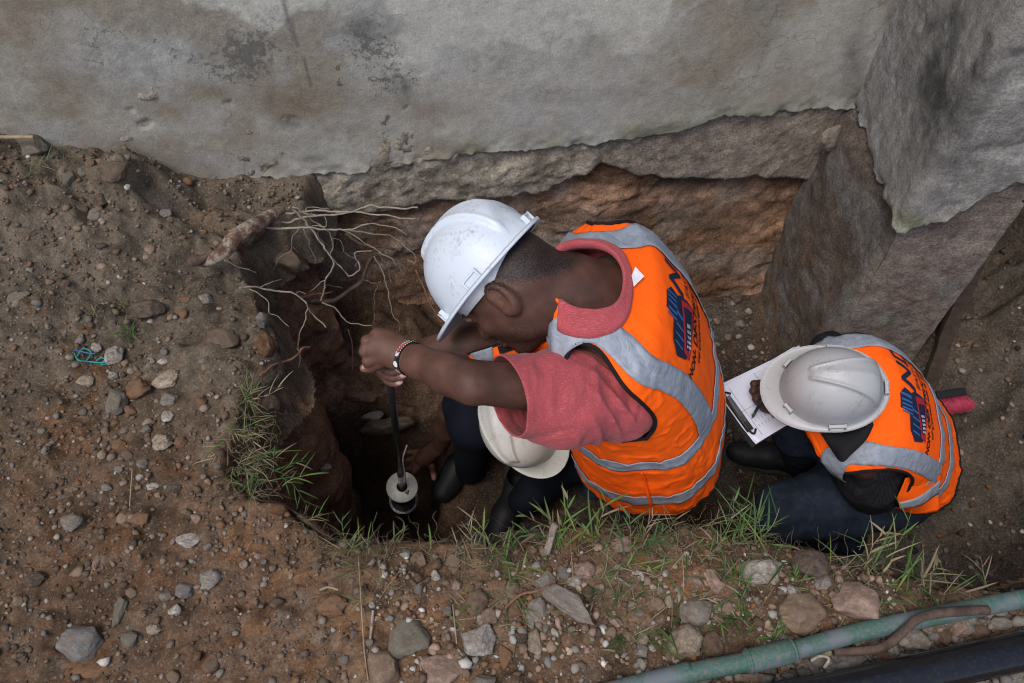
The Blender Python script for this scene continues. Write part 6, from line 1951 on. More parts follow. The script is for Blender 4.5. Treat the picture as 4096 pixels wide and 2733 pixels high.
BIG = [
 (33,149,36,24,'grn','ang',0,'large weathered grey stone with moss against the wall, top left'),
 (91,242,24,24,'gry','ang',20,'angular grey stone with flat face below the spoil bank'),
 (96,216,16,14,'gry','ang',0,'grey stone just above the angular one on the spoil bank'),
 (121,190,15,13,'tan','rnd',0,'rounded orange-tan stone beside the big clod near the wall'),
 (102,202,15,14,'drk','ang',0,'dark stone left of the rounded orange-tan one near the wall'),
 (69,180,13,17,'grn','rnd',0,'greenish dark stone beside a grass stalk near the wall'),
 (166,214,14,11,'blu','ang',0,'blue-grey stone on the mound left of the thick root'),
 (165,229,13,11,'rus','ang',20,'orange stone just below the blue-grey one on the mound'),
 (146,232,20,13,'gry','ang',0,'half-buried grey stone left of the orange one on the mound'),
 (151,251,14,11,'pnk','rnd',0,'pinkish tan rounded stone in the middle of the spoil'),
 (62,222,22,18,'gry','ang',0,'broad grey stone left of the angular flat-faced one'),
 (77,235,13,15,'rus','rnd',0,'rusty brown stone touching the angular grey one'),
 (81,266,20,22,'gry','ang',10,'flat grey slab lying in the spoil at left'),
 (19,300,25,18,'grn','ang',30,'grey-green flat stone at the left edge'),
 (23,256,16,11,'blu','ang',0,'blue-grey stone half sunk at the left edge'),
 (30,328,19,13,'drk','ang',0,'dark stone at the left edge below the grey-green one'),
 (81,324,14,13,'gry','rnd',0,'grey stone left of the dark clod and grass'),
 (80,341,10,15,'gry','ang',0,'upright narrow grey stone above the teal string'),
 (114,357,21,19,'pal','ang',15,'squarish pale grey stone right of the teal string'),
 (148,311,36,22,'drk','rnd',0,'large dark brown clod by the pale grass roots'),
 (184,315,13,12,'rus','rnd',0,'round rust-orange stone right of the dark clod'),
 (207,302,16,15,'blu','ang',0,'blue-grey stone near the branching pale root'),
 (226,342,37,24,'clod','ang',-22,'large sandy concrete block tilted at the trench edge'),
 (116,175,30,25,'clod','rnd',0,'big brown clod of earth near the wall'),
 (87,382,19,13,'crm','rough',0,'cream crusty stone below the teal string'),
 (117,403,22,26,'grn','ang',0,'grey-green stone left of the crumbly rust clod'),
 (140,390,29,25,'rus','rough',0,'crumbly rust-orange clod beside the pale orange rock'),
 (168,381,31,19,'crm','rough',15,'cream and orange rock right of the rust clod'),
 (170,401,20,15,'gry','ang',0,'grey stone under the cream and orange rock'),
 (169,418,14,13,'pal','ang',0,'pale grey stone second below the cream rock'),
 (164,443,23,20,'crm','rough',0,'cream stone with a brown hollow, left of the rim grass'),
 (181,444,13,13,'rus','rough',0,'rust clod touching the cream hollow stone'),
 (120,447,15,13,'rus','rough',0,'small rust clod in the middle of the left soil'),
 (155,486,18,10,'wht','ang',0,'flat whitish stone beside a dark brown clod'),
 (174,488,15,12,'drk','rough',0,'dark brown clod right of the flat whitish stone'),
 (72,523,24,17,'gry','ang',-10,'half-buried grey stone in the lower left soil'),
 (190,540,27,17,'pal','ang',0,'rectangular pale grey slab on the lower left soil'),
 (141,519,19,15,'rus','rough',0,'rust clod left of the rectangular pale slab'),
 (210,580,23,19,'pal','ang',-15,'angular pale grey stone with a notch, lower left'),
 (185,591,20,15,'blu','ang',10,'blue-grey stone left of the notched pale stone'),
 (120,611,13,31,'grn','ang',-8,'long upright grey stone, lower left'),
 (81,644,47,33,'blu','ang',-14,'large smooth blue-grey stone in the bottom left corner'),
 (130,641,20,17,'grn','rnd',0,'rounded grey stone right of the large blue-grey one'),
 (176,611,14,12,'wht','rnd',0,'round whitish stone, lower left'),
 (155,629,17,12,'crm','rough',0,'cream-orange stone between grey stones, lower left'),
 (212,664,18,19,'brn','rnd',0,'round brown stone near the bottom edge'),
 (36,580,22,15,'drk','rnd',0,'dark brown stone, lower left edge'),
 (87,671,42,18,'rus','rough',0,'flat rusty patch of hard earth under the blue-grey stone'),
 (333,607,34,22,'rus','rough',-5,'rust-brown rock with a dry stalk across it on the near rim'),
 (408,641,48,43,'grn','ang',-20,'big grey stone with moss and white patch at the bottom'),
 (383,668,37,38,'tan','ang',25,'orange and white rock below left of the mossy stone'),
 (439,672,52,30,'pnk','ang',0,'broad flat brown slab at the bottom edge'),
 (479,642,36,30,'pal','ang',10,'pale angular stone right of the big mossy one'),
 (420,561,19,15,'tan','ang',-15,'orange-brown stone near the rim under the sampler'),
 (453,563,16,19,'tan','ang',15,'orange stone with white patch near the rim'),
 (477,603,24,25,'brn','rnd',0,'brown half-buried stone in the near soil'),
 (512,591,15,21,'tan','rnd',0,'egg-shaped tan stone upright in the near grass'),
 (514,609,15,18,'rus','ang',0,'orange-tan stone just below the egg-shaped one'),
 (490,616,17,17,'tan','ang',20,'tan stone above the pale angular one'),
 (536,611,24,24,'gry','ang',0,'flat grey stone left of the long concrete slab'),
 (546,582,21,19,'gry','ang',30,'grey stone at the top end of the long slab'),
 (571,606,66,23,'gry','ang',-33,'long grey concrete slab lying at a slant on the near rim'),
 (564,572,13,14,'blu','ang',0,'blue-grey stone in the near grass above the slab'),
 (574,583,17,13,'pal','ang',0,'pale grey stone right of the blue-grey one above the slab'),
 (585,572,24,19,'pnk','rough',-10,'pinkish rusty stone by the near grass'),
 (521,635,14,18,'blk','rough',0,'black lump of charcoal on the near rim'),
 (535,643,16,24,'crm','ang',10,'cream elongated stone beside the charcoal'),
 (505,658,15,25,'rus','ang',8,'orange-brown elongated stone below the charcoal'),
 (485,681,26,12,'gry','rnd',0,'grey stone cut off by the bottom edge'),
 (622,545,24,16,'pnk','ang',0,'pinkish rock at the trench rim under the orange vest'),
 (761,572,44,25,'pal','ang',-3,'whitish concrete lump on the rim below the kneeling leg'),
 (808,566,38,32,'drk','rough',0,'dark burnt clod between the whitish lump and the grey rock'),
 (821,585,20,18,'gry','ang',0,'grey-brown stone tucked under the burnt clod'),
 (853,605,52,38,'pnk','ang',-22,'big pinkish grey concrete rock above the green pipe'),
 (800,615,48,42,'tan','rnd',-20,'big reddish brown stone with yellowish lower side'),
 (695,614,38,28,'gry','rnd',0,'rounded grey stone in the grass on the near rim'),
 (715,582,17,26,'pnk','ang',28,'thin pinkish slab standing in the near grass'),
 (685,645,40,35,'crm','rough',0,'porous orange and white rock above the green pipe'),
 (712,646,24,25,'brn','rough',0,'brown-red crumbly clod beside the porous rock'),
 (728,608,18,12,'tan','ang',20,'orange-brown stone right of the rounded grey one'),
 (915,642,30,24,'gry','ang',0,'grey stone between the green pipe and the black pipe, widest there'),
 (941,636,19,22,'brn','ang',0,'brown-grey stone right of the widest one between the pipes'),
 (959,629,20,17,'pnk','ang',0,'brownish stone under the bent branch between the pipes'),
 (978,633,20,15,'brn','ang',0,'third brownish stone along the upper side of the black pipe'),
 (946,621,16,12,'gry','ang',0,'grey stone just under the bent branch'),
 (847,659,42,19,'gry','ang',0,'flat grey stone between the pipes near the pipe joint'),
 (808,669,24,17,'gry','ang',0,'grey stone left of the flat one between the pipes'),
 (888,656,22,10,'rus','ang',0,'rust-coloured sliver of stone touching the black pipe'),
 (752,679,38,13,'tan','rough',0,'tan crusty stone at the left end of the black pipe'),
 (1001,623,26,15,'gry','ang',0,'grey stone at the right edge between the pipes'),
 (1012,676,28,16,'gry','ang',0,'grey stone below the black pipe in the corner'),
]
for b_ in BIG:
    px, py, w, h, c, sh_, an_, lb_ = b_
    fl_ = .32 if ('slab' in lb_ or 'flat' in lb_ or 'patch' in lb_) else .5
    nm = 'earth_clod' if 'clod' in lb_ or 'patch' in lb_ else ('charcoal_lump' if 'charcoal' in lb_ and c == 'blk' else 'stone')
    stone(px, py, w, h, c, sh_, an_, lb_, flat=fl_, name=nm, cat='clod' if nm == 'earth_clod' else ('charcoal' if nm == 'charcoal_lump' else 'stone'))
SMALL = [(91,164,9,12,'tan'),(83,173,10,13,'gry'),(161,255,11,10,'blu'),(147,258,7,7,'crm'),(28,316,13,8,'pal'),(97,348,14,10,'pal'),(185,300,12,7,'rus'),(88,332,9,8,'rus'),(204,362,13,11,'gry'),(163,362,10,7,'wht'),
 (114,377,12,10,'pal'),(202,402,13,11,'rus'),(128,456,13,11,'brn'),(108,488,13,9,'blu'),(166,597,13,10,'gry'),(132,593,12,11,'tan'),(98,562,10,14,'tan'),(19,601,13,11,'tan'),(198,657,11,10,'rus'),(174,677,14,14,'tan'),(244,565,10,9,'crm'),
 (436,565,13,11,'brn'),(435,557,8,7,'crm'),(417,579,12,12,'brn'),(436,577,11,12,'wht'),(457,585,12,12,'pnk'),(419,590,10,12,'gry'),(448,612,12,10,'blu'),(482,622,11,10,'crm'),(544,552,10,11,'tan'),(523,649,10,10,'tan'),(531,625,12,8,'pal'),
 (587,593,13,14,'brn'),(600,588,12,10,'crm'),(610,593,14,12,'brn'),(616,622,17,10,'pnk'),(603,628,9,7,'wht'),(611,633,13,14,'tan'),(598,633,11,10,'drk'),(643,640,12,15,'crm'),(641,652,15,13,'gry'),(657,604,17,12,'tan'),(669,603,10,14,'crm'),
 (466,673,10,9,'tan'),(698,582,7,11,'crm'),(791,590,12,11,'pal'),(103,188,8,7,'crm'),(107,183,8,9,'tan'),(99,210,9,8,'tan'),(112,197,7,6,'crm'),(128,188,7,6,'wht'),(84,210,10,8,'brn'),(160,224,8,7,'gry'),(170,220,7,6,'tan'),(72,262,9,8,'tan'),
 (50,283,10,8,'tan'),(66,284,9,7,'brn'),(47,272,8,7,'crm'),(34,285,8,7,'gry'),(30,272,9,7,'pal'),(60,352,8,7,'tan'),(70,358,9,7,'crm'),(76,366,9,8,'gry'),(139,375,10,8,'rus'),(132,371,8,8,'crm'),(151,361,12,8,'gry'),(165,352,8,7,'blu'),
 (106,432,11,9,'tan'),(116,424,9,8,'rus'),(131,411,14,11,'rus'),(148,423,12,8,'crm'),(147,430,9,9,'gry'),(125,432,9,8,'gry'),(103,455,9,10,'crm'),(143,465,12,10,'gry'),(38,463,10,7,'tan'),(119,470,10,7,'gry'),(140,478,9,7,'wht'),
 (53,513,6,6,'wht'),(70,504,6,5,'crm'),(123,520,12,10,'pnk'),(158,496,8,6,'crm'),(185,512,9,7,'tan'),(196,519,12,9,'pnk'),(152,538,9,6,'tan'),(222,525,11,9,'rus'),(226,550,8,7,'crm'),(231,546,6,6,'gry'),(208,547,9,7,'gry'),
 (260,556,6,7,'blu'),(264,562,7,6,'blu'),(273,568,8,8,'tan'),(256,588,9,8,'tan'),(265,579,6,6,'pal'),(285,560,9,9,'brn'),(324,588,10,9,'brn'),(318,566,12,10,'clod'),(352,582,7,6,'gry'),(372,606,8,8,'wht'),(388,619,7,6,'pal'),
 (370,643,10,8,'gry'),(345,660,10,9,'blu'),(354,634,8,7,'blu'),(366,651,8,7,'tan'),(404,566,8,6,'pal'),(462,655,8,7,'pal'),(497,574,7,8,'pal'),(551,643,8,8,'crm'),(560,619,8,7,'brn'),(572,630,10,7,'gry'),(585,628,8,8,'tan'),
 (555,633,7,10,'wht'),(546,629,8,10,'gry'),(628,636,12,9,'tan'),(660,590,10,8,'gry'),(640,576,8,12,'wht'),(640,614,12,10,'gry'),(632,606,10,9,'crm'),(677,590,8,6,'pal'),(686,554,7,6,'wht'),(706,566,9,9,'brn'),(708,552,8,6,'tan'),
 (640,662,9,8,'pal'),(668,657,9,8,'tan'),(659,667,10,8,'gry'),(745,595,10,8,'brn'),(757,602,9,8,'gry'),(668,640,10,8,'pal'),(652,648,9,7,'wht'),(779,635,12,9,'tan'),(926,629,12,9,'gry'),(932,652,12,9,'brn'),(901,640,14,10,'gry'),
 (893,663,14,9,'tan'),(868,662,12,9,'gry'),(925,661,12,9,'gry'),(962,643,14,10,'brn'),(985,645,14,9,'gry'),(990,610,12,8,'gry'),(1010,610,14,9,'brn'),(829,672,12,8,'brn'),(786,676,10,8,'gry')]
for (px, py, w, h, c) in SMALL:
    stone(px, py, w, h, c, srng.choice(('rnd', 'ang')), srng.uniform(-40, 40), flat=.6, sink=.33)
# rubble on the trench floor to the right
def floor_stone(px, py, w, h, c, label=None):
    z = FLOOR
    for _ in range(4):
        p = PZ(px, py, z); z = float(floor_base(np.array([p[:2]]))[0])
    o = stone(px, py, w, h, c, 'ang', srng.uniform(-40, 40), label, flat=.6, zf=z, group='stones on the trench floor')
for q in [(972,394,26,22,'gry','largest grey stone right of the pink brush'),(1012,378,18,24,'tan','tan stone at the right edge of the trench'),(948,372,13,12,'tan',None),(957,377,14,12,'gry',None),(984,373,12,10,'pal',None),(968,372,12,8,'wht',None),
          (995,385,12,10,'gry',None),(1005,396,11,9,'gry',None),(935,366,9,8,'tan',None),(990,360,12,10,'drk',None),(976,414,12,10,'gry',None),(966,421,9,8,'tan',None),(1004,340,14,10,'gry',None),(990,346,10,8,'tan',None),(1016,320,10,8,'gry',None),
          (915,335,9,8,'tan',None),(740,325,11,9,'gry',None),(716,322,9,8,'tan',None),(728,338,9,7,'tan',None),(748,312,8,7,'pal',None),(735,300,14,12,'drk',None),(717,345,7,6,'gry',None),(703,340,7,6,'tan',None),
          (975,445,9,8,'drk',None),(985,470,10,8,'gry',None),(998,430,9,8,'brn',None),(1010,450,8,7,'gry',None),(960,485,7,6,'tan',None),(1000,500,12,9,'brn',None),(1012,520,16,12,'drk',None),(990,530,10,8,'brn',None),(970,325,12,9,'brn',None)]:
    floor_stone(*q)
# stones set in the cut earth on the left side of the pit, and in the hole
def set_stone(px, py, dep, w, h, c, label, shape='ang'):
    p = PD(px, py, dep); me = SETS[shape][srng.randrange(6)]
    o = bpy.data.objects.new('stone', me); col.objects.link(o)
    o.location = p; o.scale = (w * dep / FPX * .5, h * dep / FPX * .35, h * dep / FPX * .5); o.rotation_euler = (.3, srng.uniform(-.3, .3), srng.uniform(-.4, .4)); o.color = (*PAL[c], 1)
    tag(o, label, 'stone', 'stones set in the cut earth')
def side_depth(px, py):
    """distance to the left cut face of the pit along the pixel ray"""
    d = ray(px, py); best = 3.0
    for t in np.arange(1.8, 3.3, .01):
        q = CAM + d * t
        if q[2] > .05: continue
        if poly_sd(np.array([[q[0], q[1]]]), poly)[0] > -0.03: return t
        if q[2] < FLOOR: return t
    return best
for (px, py, w, h, c, lb, sh_) in [(292, 262, 46, 40, 'clod', 'large grey-brown rock slab sloping in the cut edge under the thick root', 'ang'), (264, 345, 18, 34, 'rus', 'rust-orange stone set in the cut left edge', 'rough'),
                               (270, 402, 16, 30, 'tan', 'tan and yellow stone in the cut edge above the grass', 'rough'), (362, 397, 34, 22, 'brn', 'brown rock in the pit wall left of the rod', 'rough'), (385, 425, 66, 30, 'drk', 'dark boulder at the back of the test hole', 'rough'), (374, 416, 26, 16, 'blu', 'blue-grey streaked stone beside the rod', 'ang'),
                               (325, 468, 16, 16, 'pal', 'pale stone at the left of the dark test hole', 'rnd'), (262, 320, 14, 22, 'blu', 'bluish stone in the cut edge by the pale root', 'ang')]:
    set_stone(px, py, side_depth(px, py) if px < 345 else 2.85, w, h, c, lb, sh_)

# flake of mortar by the inner corner of the wall
fq = on_wall(832, 138, .04)
o = bpy.data.objects.new('mortar_flake', SETS['rough'][2]); col.objects.link(o); o.location = fq; o.scale = (.045, .018, .05); o.rotation_euler = (0, .5, .17); o.color = (.25, .225, .19, 1)
tag(o, 'jagged flake of grey mortar hanging in the corner beside the buttress', 'mortar')

# ------------------------------------------------------------------ gravel: uncountable small grit
def grit(name, n, area, rmin, rmax, seed, hfun, color_fn, keep=None):
    r = np.random.RandomState(seed)
    Pxy = np.column_stack([r.uniform(area[0], area[1], n), r.uniform(area[2], area[3], n)])
    den = fbm(np.column_stack([Pxy, np.zeros(n)]), 4, 4, seed + 1) * .5 + .5
    k = r.rand(n) < np.clip(den * 1.5 - .2, .15, 1)
    if keep is not None: k &= keep(Pxy)
    Pxy = Pxy[k]; n = len(Pxy)
    z = hfun(Pxy)
    V0, F0 = ico(1)
    rad = rmin + (rmax - rmin) * r.rand(n) ** 3.5
    S = rad[:, None] * r.uniform(.65, 1.25, (n, 3)); S[:, 2] *= .75
    a = r.uniform(0, 6.28, n)
    V = V0[None] * (1 + .28 * r.randn(n, len(V0), 1).clip(-1.2, 1.2)) * S[:, None]
    ca, sa = np.cos(a)[:, None], np.sin(a)[:, None]
    X = V[..., 0] * ca - V[..., 1] * sa; Y = V[..., 0] * sa + V[..., 1] * ca
    W = np.stack([X + Pxy[:, 0:1], Y + Pxy[:, 1:2], V[..., 2] + (z + rad * .25)[:, None]], -1).reshape(-1, 3)
    F = (F0[None] + (np.arange(n) * len(V0))[:, None, None]).reshape(-1, 3)
    C = np.repeat(color_fn(Pxy, r), len(V0), 0)
    me = np_mesh(name, W, F, C, False)
    o = link(name, me, M['gravel'], None, 'stuff')
    return o
pc = np.array([PAL[k] for k in ('gry', 'tan', 'crm', 'rus', 'brn', 'pnk', 'pal', 'clod', 'drk', 'wht')])
def gcol(P, r):
    n = len(P); left = (P[:, 0] < -.3)
    w = np.array([.14, .15, .05, .14, .22, .07, .05, .12, .04, .02])
    idx = r.choice(len(w), n, p=w / w.sum())
    loc = np.where(left[:, None], np.array([.118, .090, .068]), np.array([.125, .080, .054]))
    k = r.uniform(.25, .8, (n, 1))
    return (pc[idx] * (1 - k) + loc * k) * r.uniform(.6, 1.15, (n, 1))
def on_top(P): return (poly_sd(P, poly) > .005) & (P[:, 1] < WM * P[:, 0] + WB - .01)
gh = lambda P: ground_base(P)
o = grit('gravel', 62000, (-1.65, 1.45, .30, 2.0), .0012, .0080, 5, gh, gcol, on_top); tag(o, 'loose grit and gravel covering the soil round the trench', 'gravel', None, 'stuff')
o = grit('gravel', 2600, (-1.5, 1.3, .30, 1.7), .004, .014, 15, gh, gcol, on_top); tag(o, 'coarser gravel mixed into the soil round the trench', 'gravel', None, 'stuff')
def near_rim(P):
    px, py = proj(np.column_stack([P, np.zeros(len(P))])); return on_top(P) & (px > 380) & (px < 900) & (py > 555) & (fbm(np.column_stack([P, np.zeros(len(P))]), 7, 3, 44) > -.12)
o = grit('gravel', 5200, (-.3, 1.1, .30, .68), .0025, .011, 45, gh, lambda P, r: pc[r.choice(len(pc), len(P), p=[.10, .26, .16, .07, .10, .13, .10, .05, .0, .03])] * r.uniform(.7, 1.1, (len(P), 1)), near_rim); tag(o, 'pale stone chips scattered over the near rim', 'gravel', None, 'stuff')
# crushed stone under the black pipe
def by_pipe(P):
    px, py = proj(np.column_stack([P, np.zeros(len(P))])); line = 683 - (px - 620) * (683 - 597) / (1024 - 620)
    return (py > line - 4) & on_top(P)
o = grit('gravel', 4200, (.2, 1.5, .28, .75), .007, .021, 25, gh, lambda P, r: np.array([[.17, .155, .135]]) * r.uniform(.5, 1.25, (len(P), 1)), by_pipe); tag(o, 'crushed grey stone around the black pipe', 'gravel', None, 'stuff')
def fkeep(P): return (poly_sd(P, poly) < -.02) & (P[:, 1] < WM * P[:, 0] + WB - .05) & (poly_sd(P, hole) > .02)
o = grit('rubble', 9000, (.45, 2.2, .6, 2.3), .002, .014, 35, floor_base, lambda P, r: pc[r.choice(len(pc), len(P), p=[.22, .16, .05, .06, .22, .05, .06, .1, .06, .02])] * r.uniform(.5, .95, (len(P), 1)), lambda P: fkeep(P) & ((P[:, 0] > 1.0) | (P[:, 1] > 1.45) | (np.random.RandomState(3).rand(len(P)) < .2)))
tag(o, 'loose rubble and grit on the trench floor', 'gravel', None, 'stuff')

# ------------------------------------------------------------------ roots
M['root_pale'] = earth_mat('pale_root_bark', (.28, .24, .19), .85, n1=(40, .3), n2=(300, .3), bump=.4, bdist=.001)
M['root_dark'] = earth_mat('dark_root_bark', (.085, .058, .046), .85, n1=(40, .45), n2=(300, .3), bump=.5, bdist=.0015)
M['root_red'] = earth_mat('red_brown_root', (.20, .105, .070), .8, n1=(40, .3), n2=(300, .3), bump=.4, bdist=.001)
M['root_bark'] = earth_mat('grey_flaking_bark', (.24, .20, .165), .9, n1=(24, .6), n2=(120, .5), bump=.9, bdist=.003)
def two_tone():
    m, N, L, P = new_mat('flaking_root_bark'); tc = N.new('ShaderNodeTexCoord')
    nz = N.new('ShaderNodeTexNoise'); nz.inputs['Scale'].default_value = 26; nz.inputs['Detail'].default_value = 9; nz.inputs['Roughness'].default_value = .7
    L.new(tc.outputs['Object'], nz.inputs['Vector'])
    cr = N.new('ShaderNodeValToRGB'); e = cr.color_ramp.elements; e[0].position = .40; e[0].color = (.055, .030, .022, 1); e[1].position = .60; e[1].color = (.33, .29, .23, 1)
    k = cr.color_ramp.elements.new(.48); k.color = (.14, .075, .05, 1); k = cr.color_ramp.elements.new(.52); k.color = (.21, .175, .14, 1)
    L.new(nz.outputs['Fac'], cr.inputs[0]); L.new(cr.outputs[0], P.inputs['Base Color']); P.inputs['Roughness'].default_value = .9
    b = N.new('ShaderNodeBump'); b.inputs['Strength'].default_value = .9; b.inputs['Distance'].default_value = .006
    L.new(nz.outputs['Fac'], b.inputs['Height']); L.new(b.outputs[0], P.inputs['Normal'])
    return m
M['root_two'] = two_tone()
def c5(pts, dep):   # crop-5 coordinates to pixel with depth
    return [(225 + .1196 * x, 187.5 + .1196 * y) for x, y in pts]
def rootline(pts, d0, d1, r0, r1, jit=.0045, seed=0, n=None):
    n = n or max(10, len(pts) * 6)
    P = [PD(x, y, d0 + (d1 - d0) * i / (len(pts) - 1)) for i, (x, y) in enumerate(pts)]
    Q = smooth_path(P, n)
    Q = Q + np.column_stack([fbm(Q, 30, 2, seed + a) for a in (1, 2, 3)]) * jit
    Q = Q + np.column_stack([fbm(Q, 75, 2, seed + a) for a in (4, 5, 6)]) * .0022
    R = np.linspace(r0, r1, n) * .62 * (1 + .18 * fbm(Q, 60, 2, seed + 9))
    return Q, R
def wall_d(px, py):
    """distance to a plane 8 cm in front of the footing"""
    q = on_wall(px, py, .07); return float((q - CAM) @ FW)
rt = empty('tree_root', tuple(PD(215, 255, 2.05)))
tag(rt, 'broken thick root with a spray of pale rootlets hanging over the pit', 'root')
b4 = set(bpy.data.objects)
P_ = [PD(*q) for q in [(203, 262, 2.16), (214, 258, 2.12), (226, 249, 2.10), (236, 237, 2.10), (250, 228, 2.12), (264, 220, 2.16), (276, 213, 2.20), (283, 210, 2.24)]]
Q = smooth_path(P_, 50); R = np.interp(np.linspace(0, 1, 50), [0, .2, .45, .8, 1], [.014, .017, .021, .018, .009]) * (1 + .10 * fbm(Q, 30, 3, 3))
V, F = tube(Q, R, 14); link('root_stem', np_mesh('root_stem', V, F), M['root_two'], rt)
V, F = tube(smooth_path([PD(191, 261, 2.14), PD(202, 259, 2.12), PD(213, 251, 2.11)], 14), [.012 + .003 * math.sin(i * .5) for i in range(14)], 10)
link('root_stump', np_mesh('root_stump', V, F), M['root_dark'], rt)
RL = [
 ([(460,235),(520,215),(600,208),(700,203),(830,200),(950,198),(1070,200),(1130,180),(1200,160),(1280,165),(1400,170),(1520,175),(1615,172)], 2.22, 2.30, .0042, .0042),
 ([(470,285),(530,295),(590,270),(660,250),(760,240),(860,235),(960,215),(1060,205),(1150,210),(1250,228),(1340,232),(1420,245),(1500,258),(1585,256)], 2.22, 2.30, .0048, .0034),
 ([(360,335),(450,340),(560,342),(680,338),(780,345),(870,355),(960,350),(1080,345),(1150,325),(1210,305),(1270,305),(1340,325),(1420,345),(1480,370),(1520,395)], 2.18, 2.36, .0052, .0026),
 ([(530,160),(570,190),(640,250),(690,310),(740,370),(780,430),(830,500),(880,570),(910,640),(895,690),(850,750),(830,810),(820,880),(802,950)], 2.20, 2.44, .0050, .0040),
 ([(802,955),(880,985),(930,1015),(980,1080),(1040,1125),(1120,1140),(1220,1155)], 2.44, 2.50, .0036, .0022),
 ([(560,155),(640,195),(700,260),(760,300),(830,335),(870,375),(895,430),(900,500),(880,570),(930,620),(980,670),(1040,740)], 2.22, 2.46, .0042, .0030),
 ([(1040,740),(1090,710),(1125,685),(1120,630),(1095,590),(1105,540),(1230,535)], 2.46, 2.44, .0036, .0026),
 ([(960,350),(1040,380),(1100,420),(1170,470),(1240,510),(1320,560),(1400,600),(1440,645)], 2.34, 2.44, .0036, .0022),
 ([(1000,355),(1090,370),(1200,388),(1320,395),(1385,400),(1440,430),(1500,490),(1560,550),(1595,585),(1585,635),(1520,605)], 2.34, 2.48, .0028, .0018),
 ([(620,340),(570,400),(562,480),(550,535),(480,570),(430,610),(412,660),(404,700)], 2.24, 2.40, .0026, .0014),
 ([(660,355),(690,430),(710,500),(745,560),(762,610),(758,655)], 2.26, 2.40, .0024, .0014),
 ([(560,160),(610,170),(640,200),(720,215),(790,240),(835,242),(855,280),(845,330),(790,330),(740,310)], 2.20, 2.28, .0022, .0016),
 ([(680,190),(700,165),(780,165),(860,175),(870,200)], 2.22, 2.26, .0018, .0016),
 ([(1250,580),(1290,640),(1320,720),(1340,800),(1370,900),(1390,990),(1400,1060),(1450,1120),(1470,1150),(1460,1200)], 2.42, 2.62, .0032, .0018),
 ([(830,770),(770,810),(730,850),(715,875)], 2.44, 2.48, .0030, .0016),
 ([(1160,770),(1210,780),(1240,795),(1290,800),(1310,785),(1300,820)], 2.46, 2.52, .0018, .0012),
 ([(1280,800),(1255,870),(1245,940),(1245,1040),(1255,1140)], 2.50, 2.64, .0014, .0010),
 ([(900,430),(960,440),(985,500),(1000,545),(1060,580),(1100,610),(1085,660)], 2.38, 2.46, .0016, .0012),
 ([(780,350),(790,420),(850,470),(890,500)], 2.3, 2.38, .0014, .0010),
 ([(1280,540),(1320,600),(1350,650),(1375,720),(1380,800)], 2.44, 2.54, .0014, .0009),
 ([(565,500),(590,525),(610,548)], 2.34, 2.36, .0014, .0009), ([(475,345),(470,390)], 2.22, 2.24, .0013, .0008), ([(520,345),(522,378)], 2.22, 2.24, .0013, .0008),
 ([(1440,590),(1460,640),(1470,720)], 2.44, 2.50, .0018, .0010), ([(610,290),(640,340),(700,400)], 2.24, 2.3, .0013, .0008),
]
for i, (pts, d0, d1, r0, r1) in enumerate(RL):
    Q, R = rootline(c5(pts, 0), d0, d1, r0, r1, seed=i)
    V, F = tube(Q, R, 6); link('rootlet', np_mesh('rootlet', V, F), M['root_pale'], rt)
for o_ in [o_ for o_ in bpy.data.objects if o_ not in b4]: shift(o_.data, rt.location)
r2 = empty('tree_root', tuple(PD(255, 288, 2.1))); tag(r2, 'pale forked root running across the left cut edge of the pit', 'root')
b4 = set(bpy.data.objects)
for i, (pts, d0, d1, r0, r1) in enumerate([
 ([(130,845),(210,825),(290,840),(370,850),(460,870),(560,890),(620,920),(680,970),(710,1010),(720,1055),(780,1105),(850,1170)], 2.02, 2.22, .0036, .0030),
 ([(200,840),(260,875),(300,890),(345,930),(365,990),(370,1060),(430,1080),(480,1130),(525,1168)], 2.03, 2.12, .0026, .0014),
 ([(695,1000),(670,1060),(660,1140),(625,1230),(605,1330),(600,1370)], 2.16, 2.24, .0030, .0022),
 ([(600,1340),(630,1390),(630,1450),(600,1560),(575,1640),(560,1690)], 2.2, 2.24, .0026, .0014),
 ([(290,820),(370,800),(440,780),(470,770)], 2.04, 2.10, .0018, .0010), ([(600,900),(625,870),(680,890)], 2.14, 2.16, .0018, .0010), ([(0,600),(60,635),(130,670),(200,695),(260,720)], 2.05, 2.14, .0024, .0014)]):
    Q, R = rootline(c5(pts, 0), d0, d1, r0 * 1.1, r1 * 1.1, seed=40 + i); V, F = tube(Q, R, 6); link('rootlet', np_mesh('rootlet', V, F), M['root_pale'], r2)
for o_ in [o_ for o_ in bpy.data.objects if o_ not in b4]: shift(o_.data, r2.location)
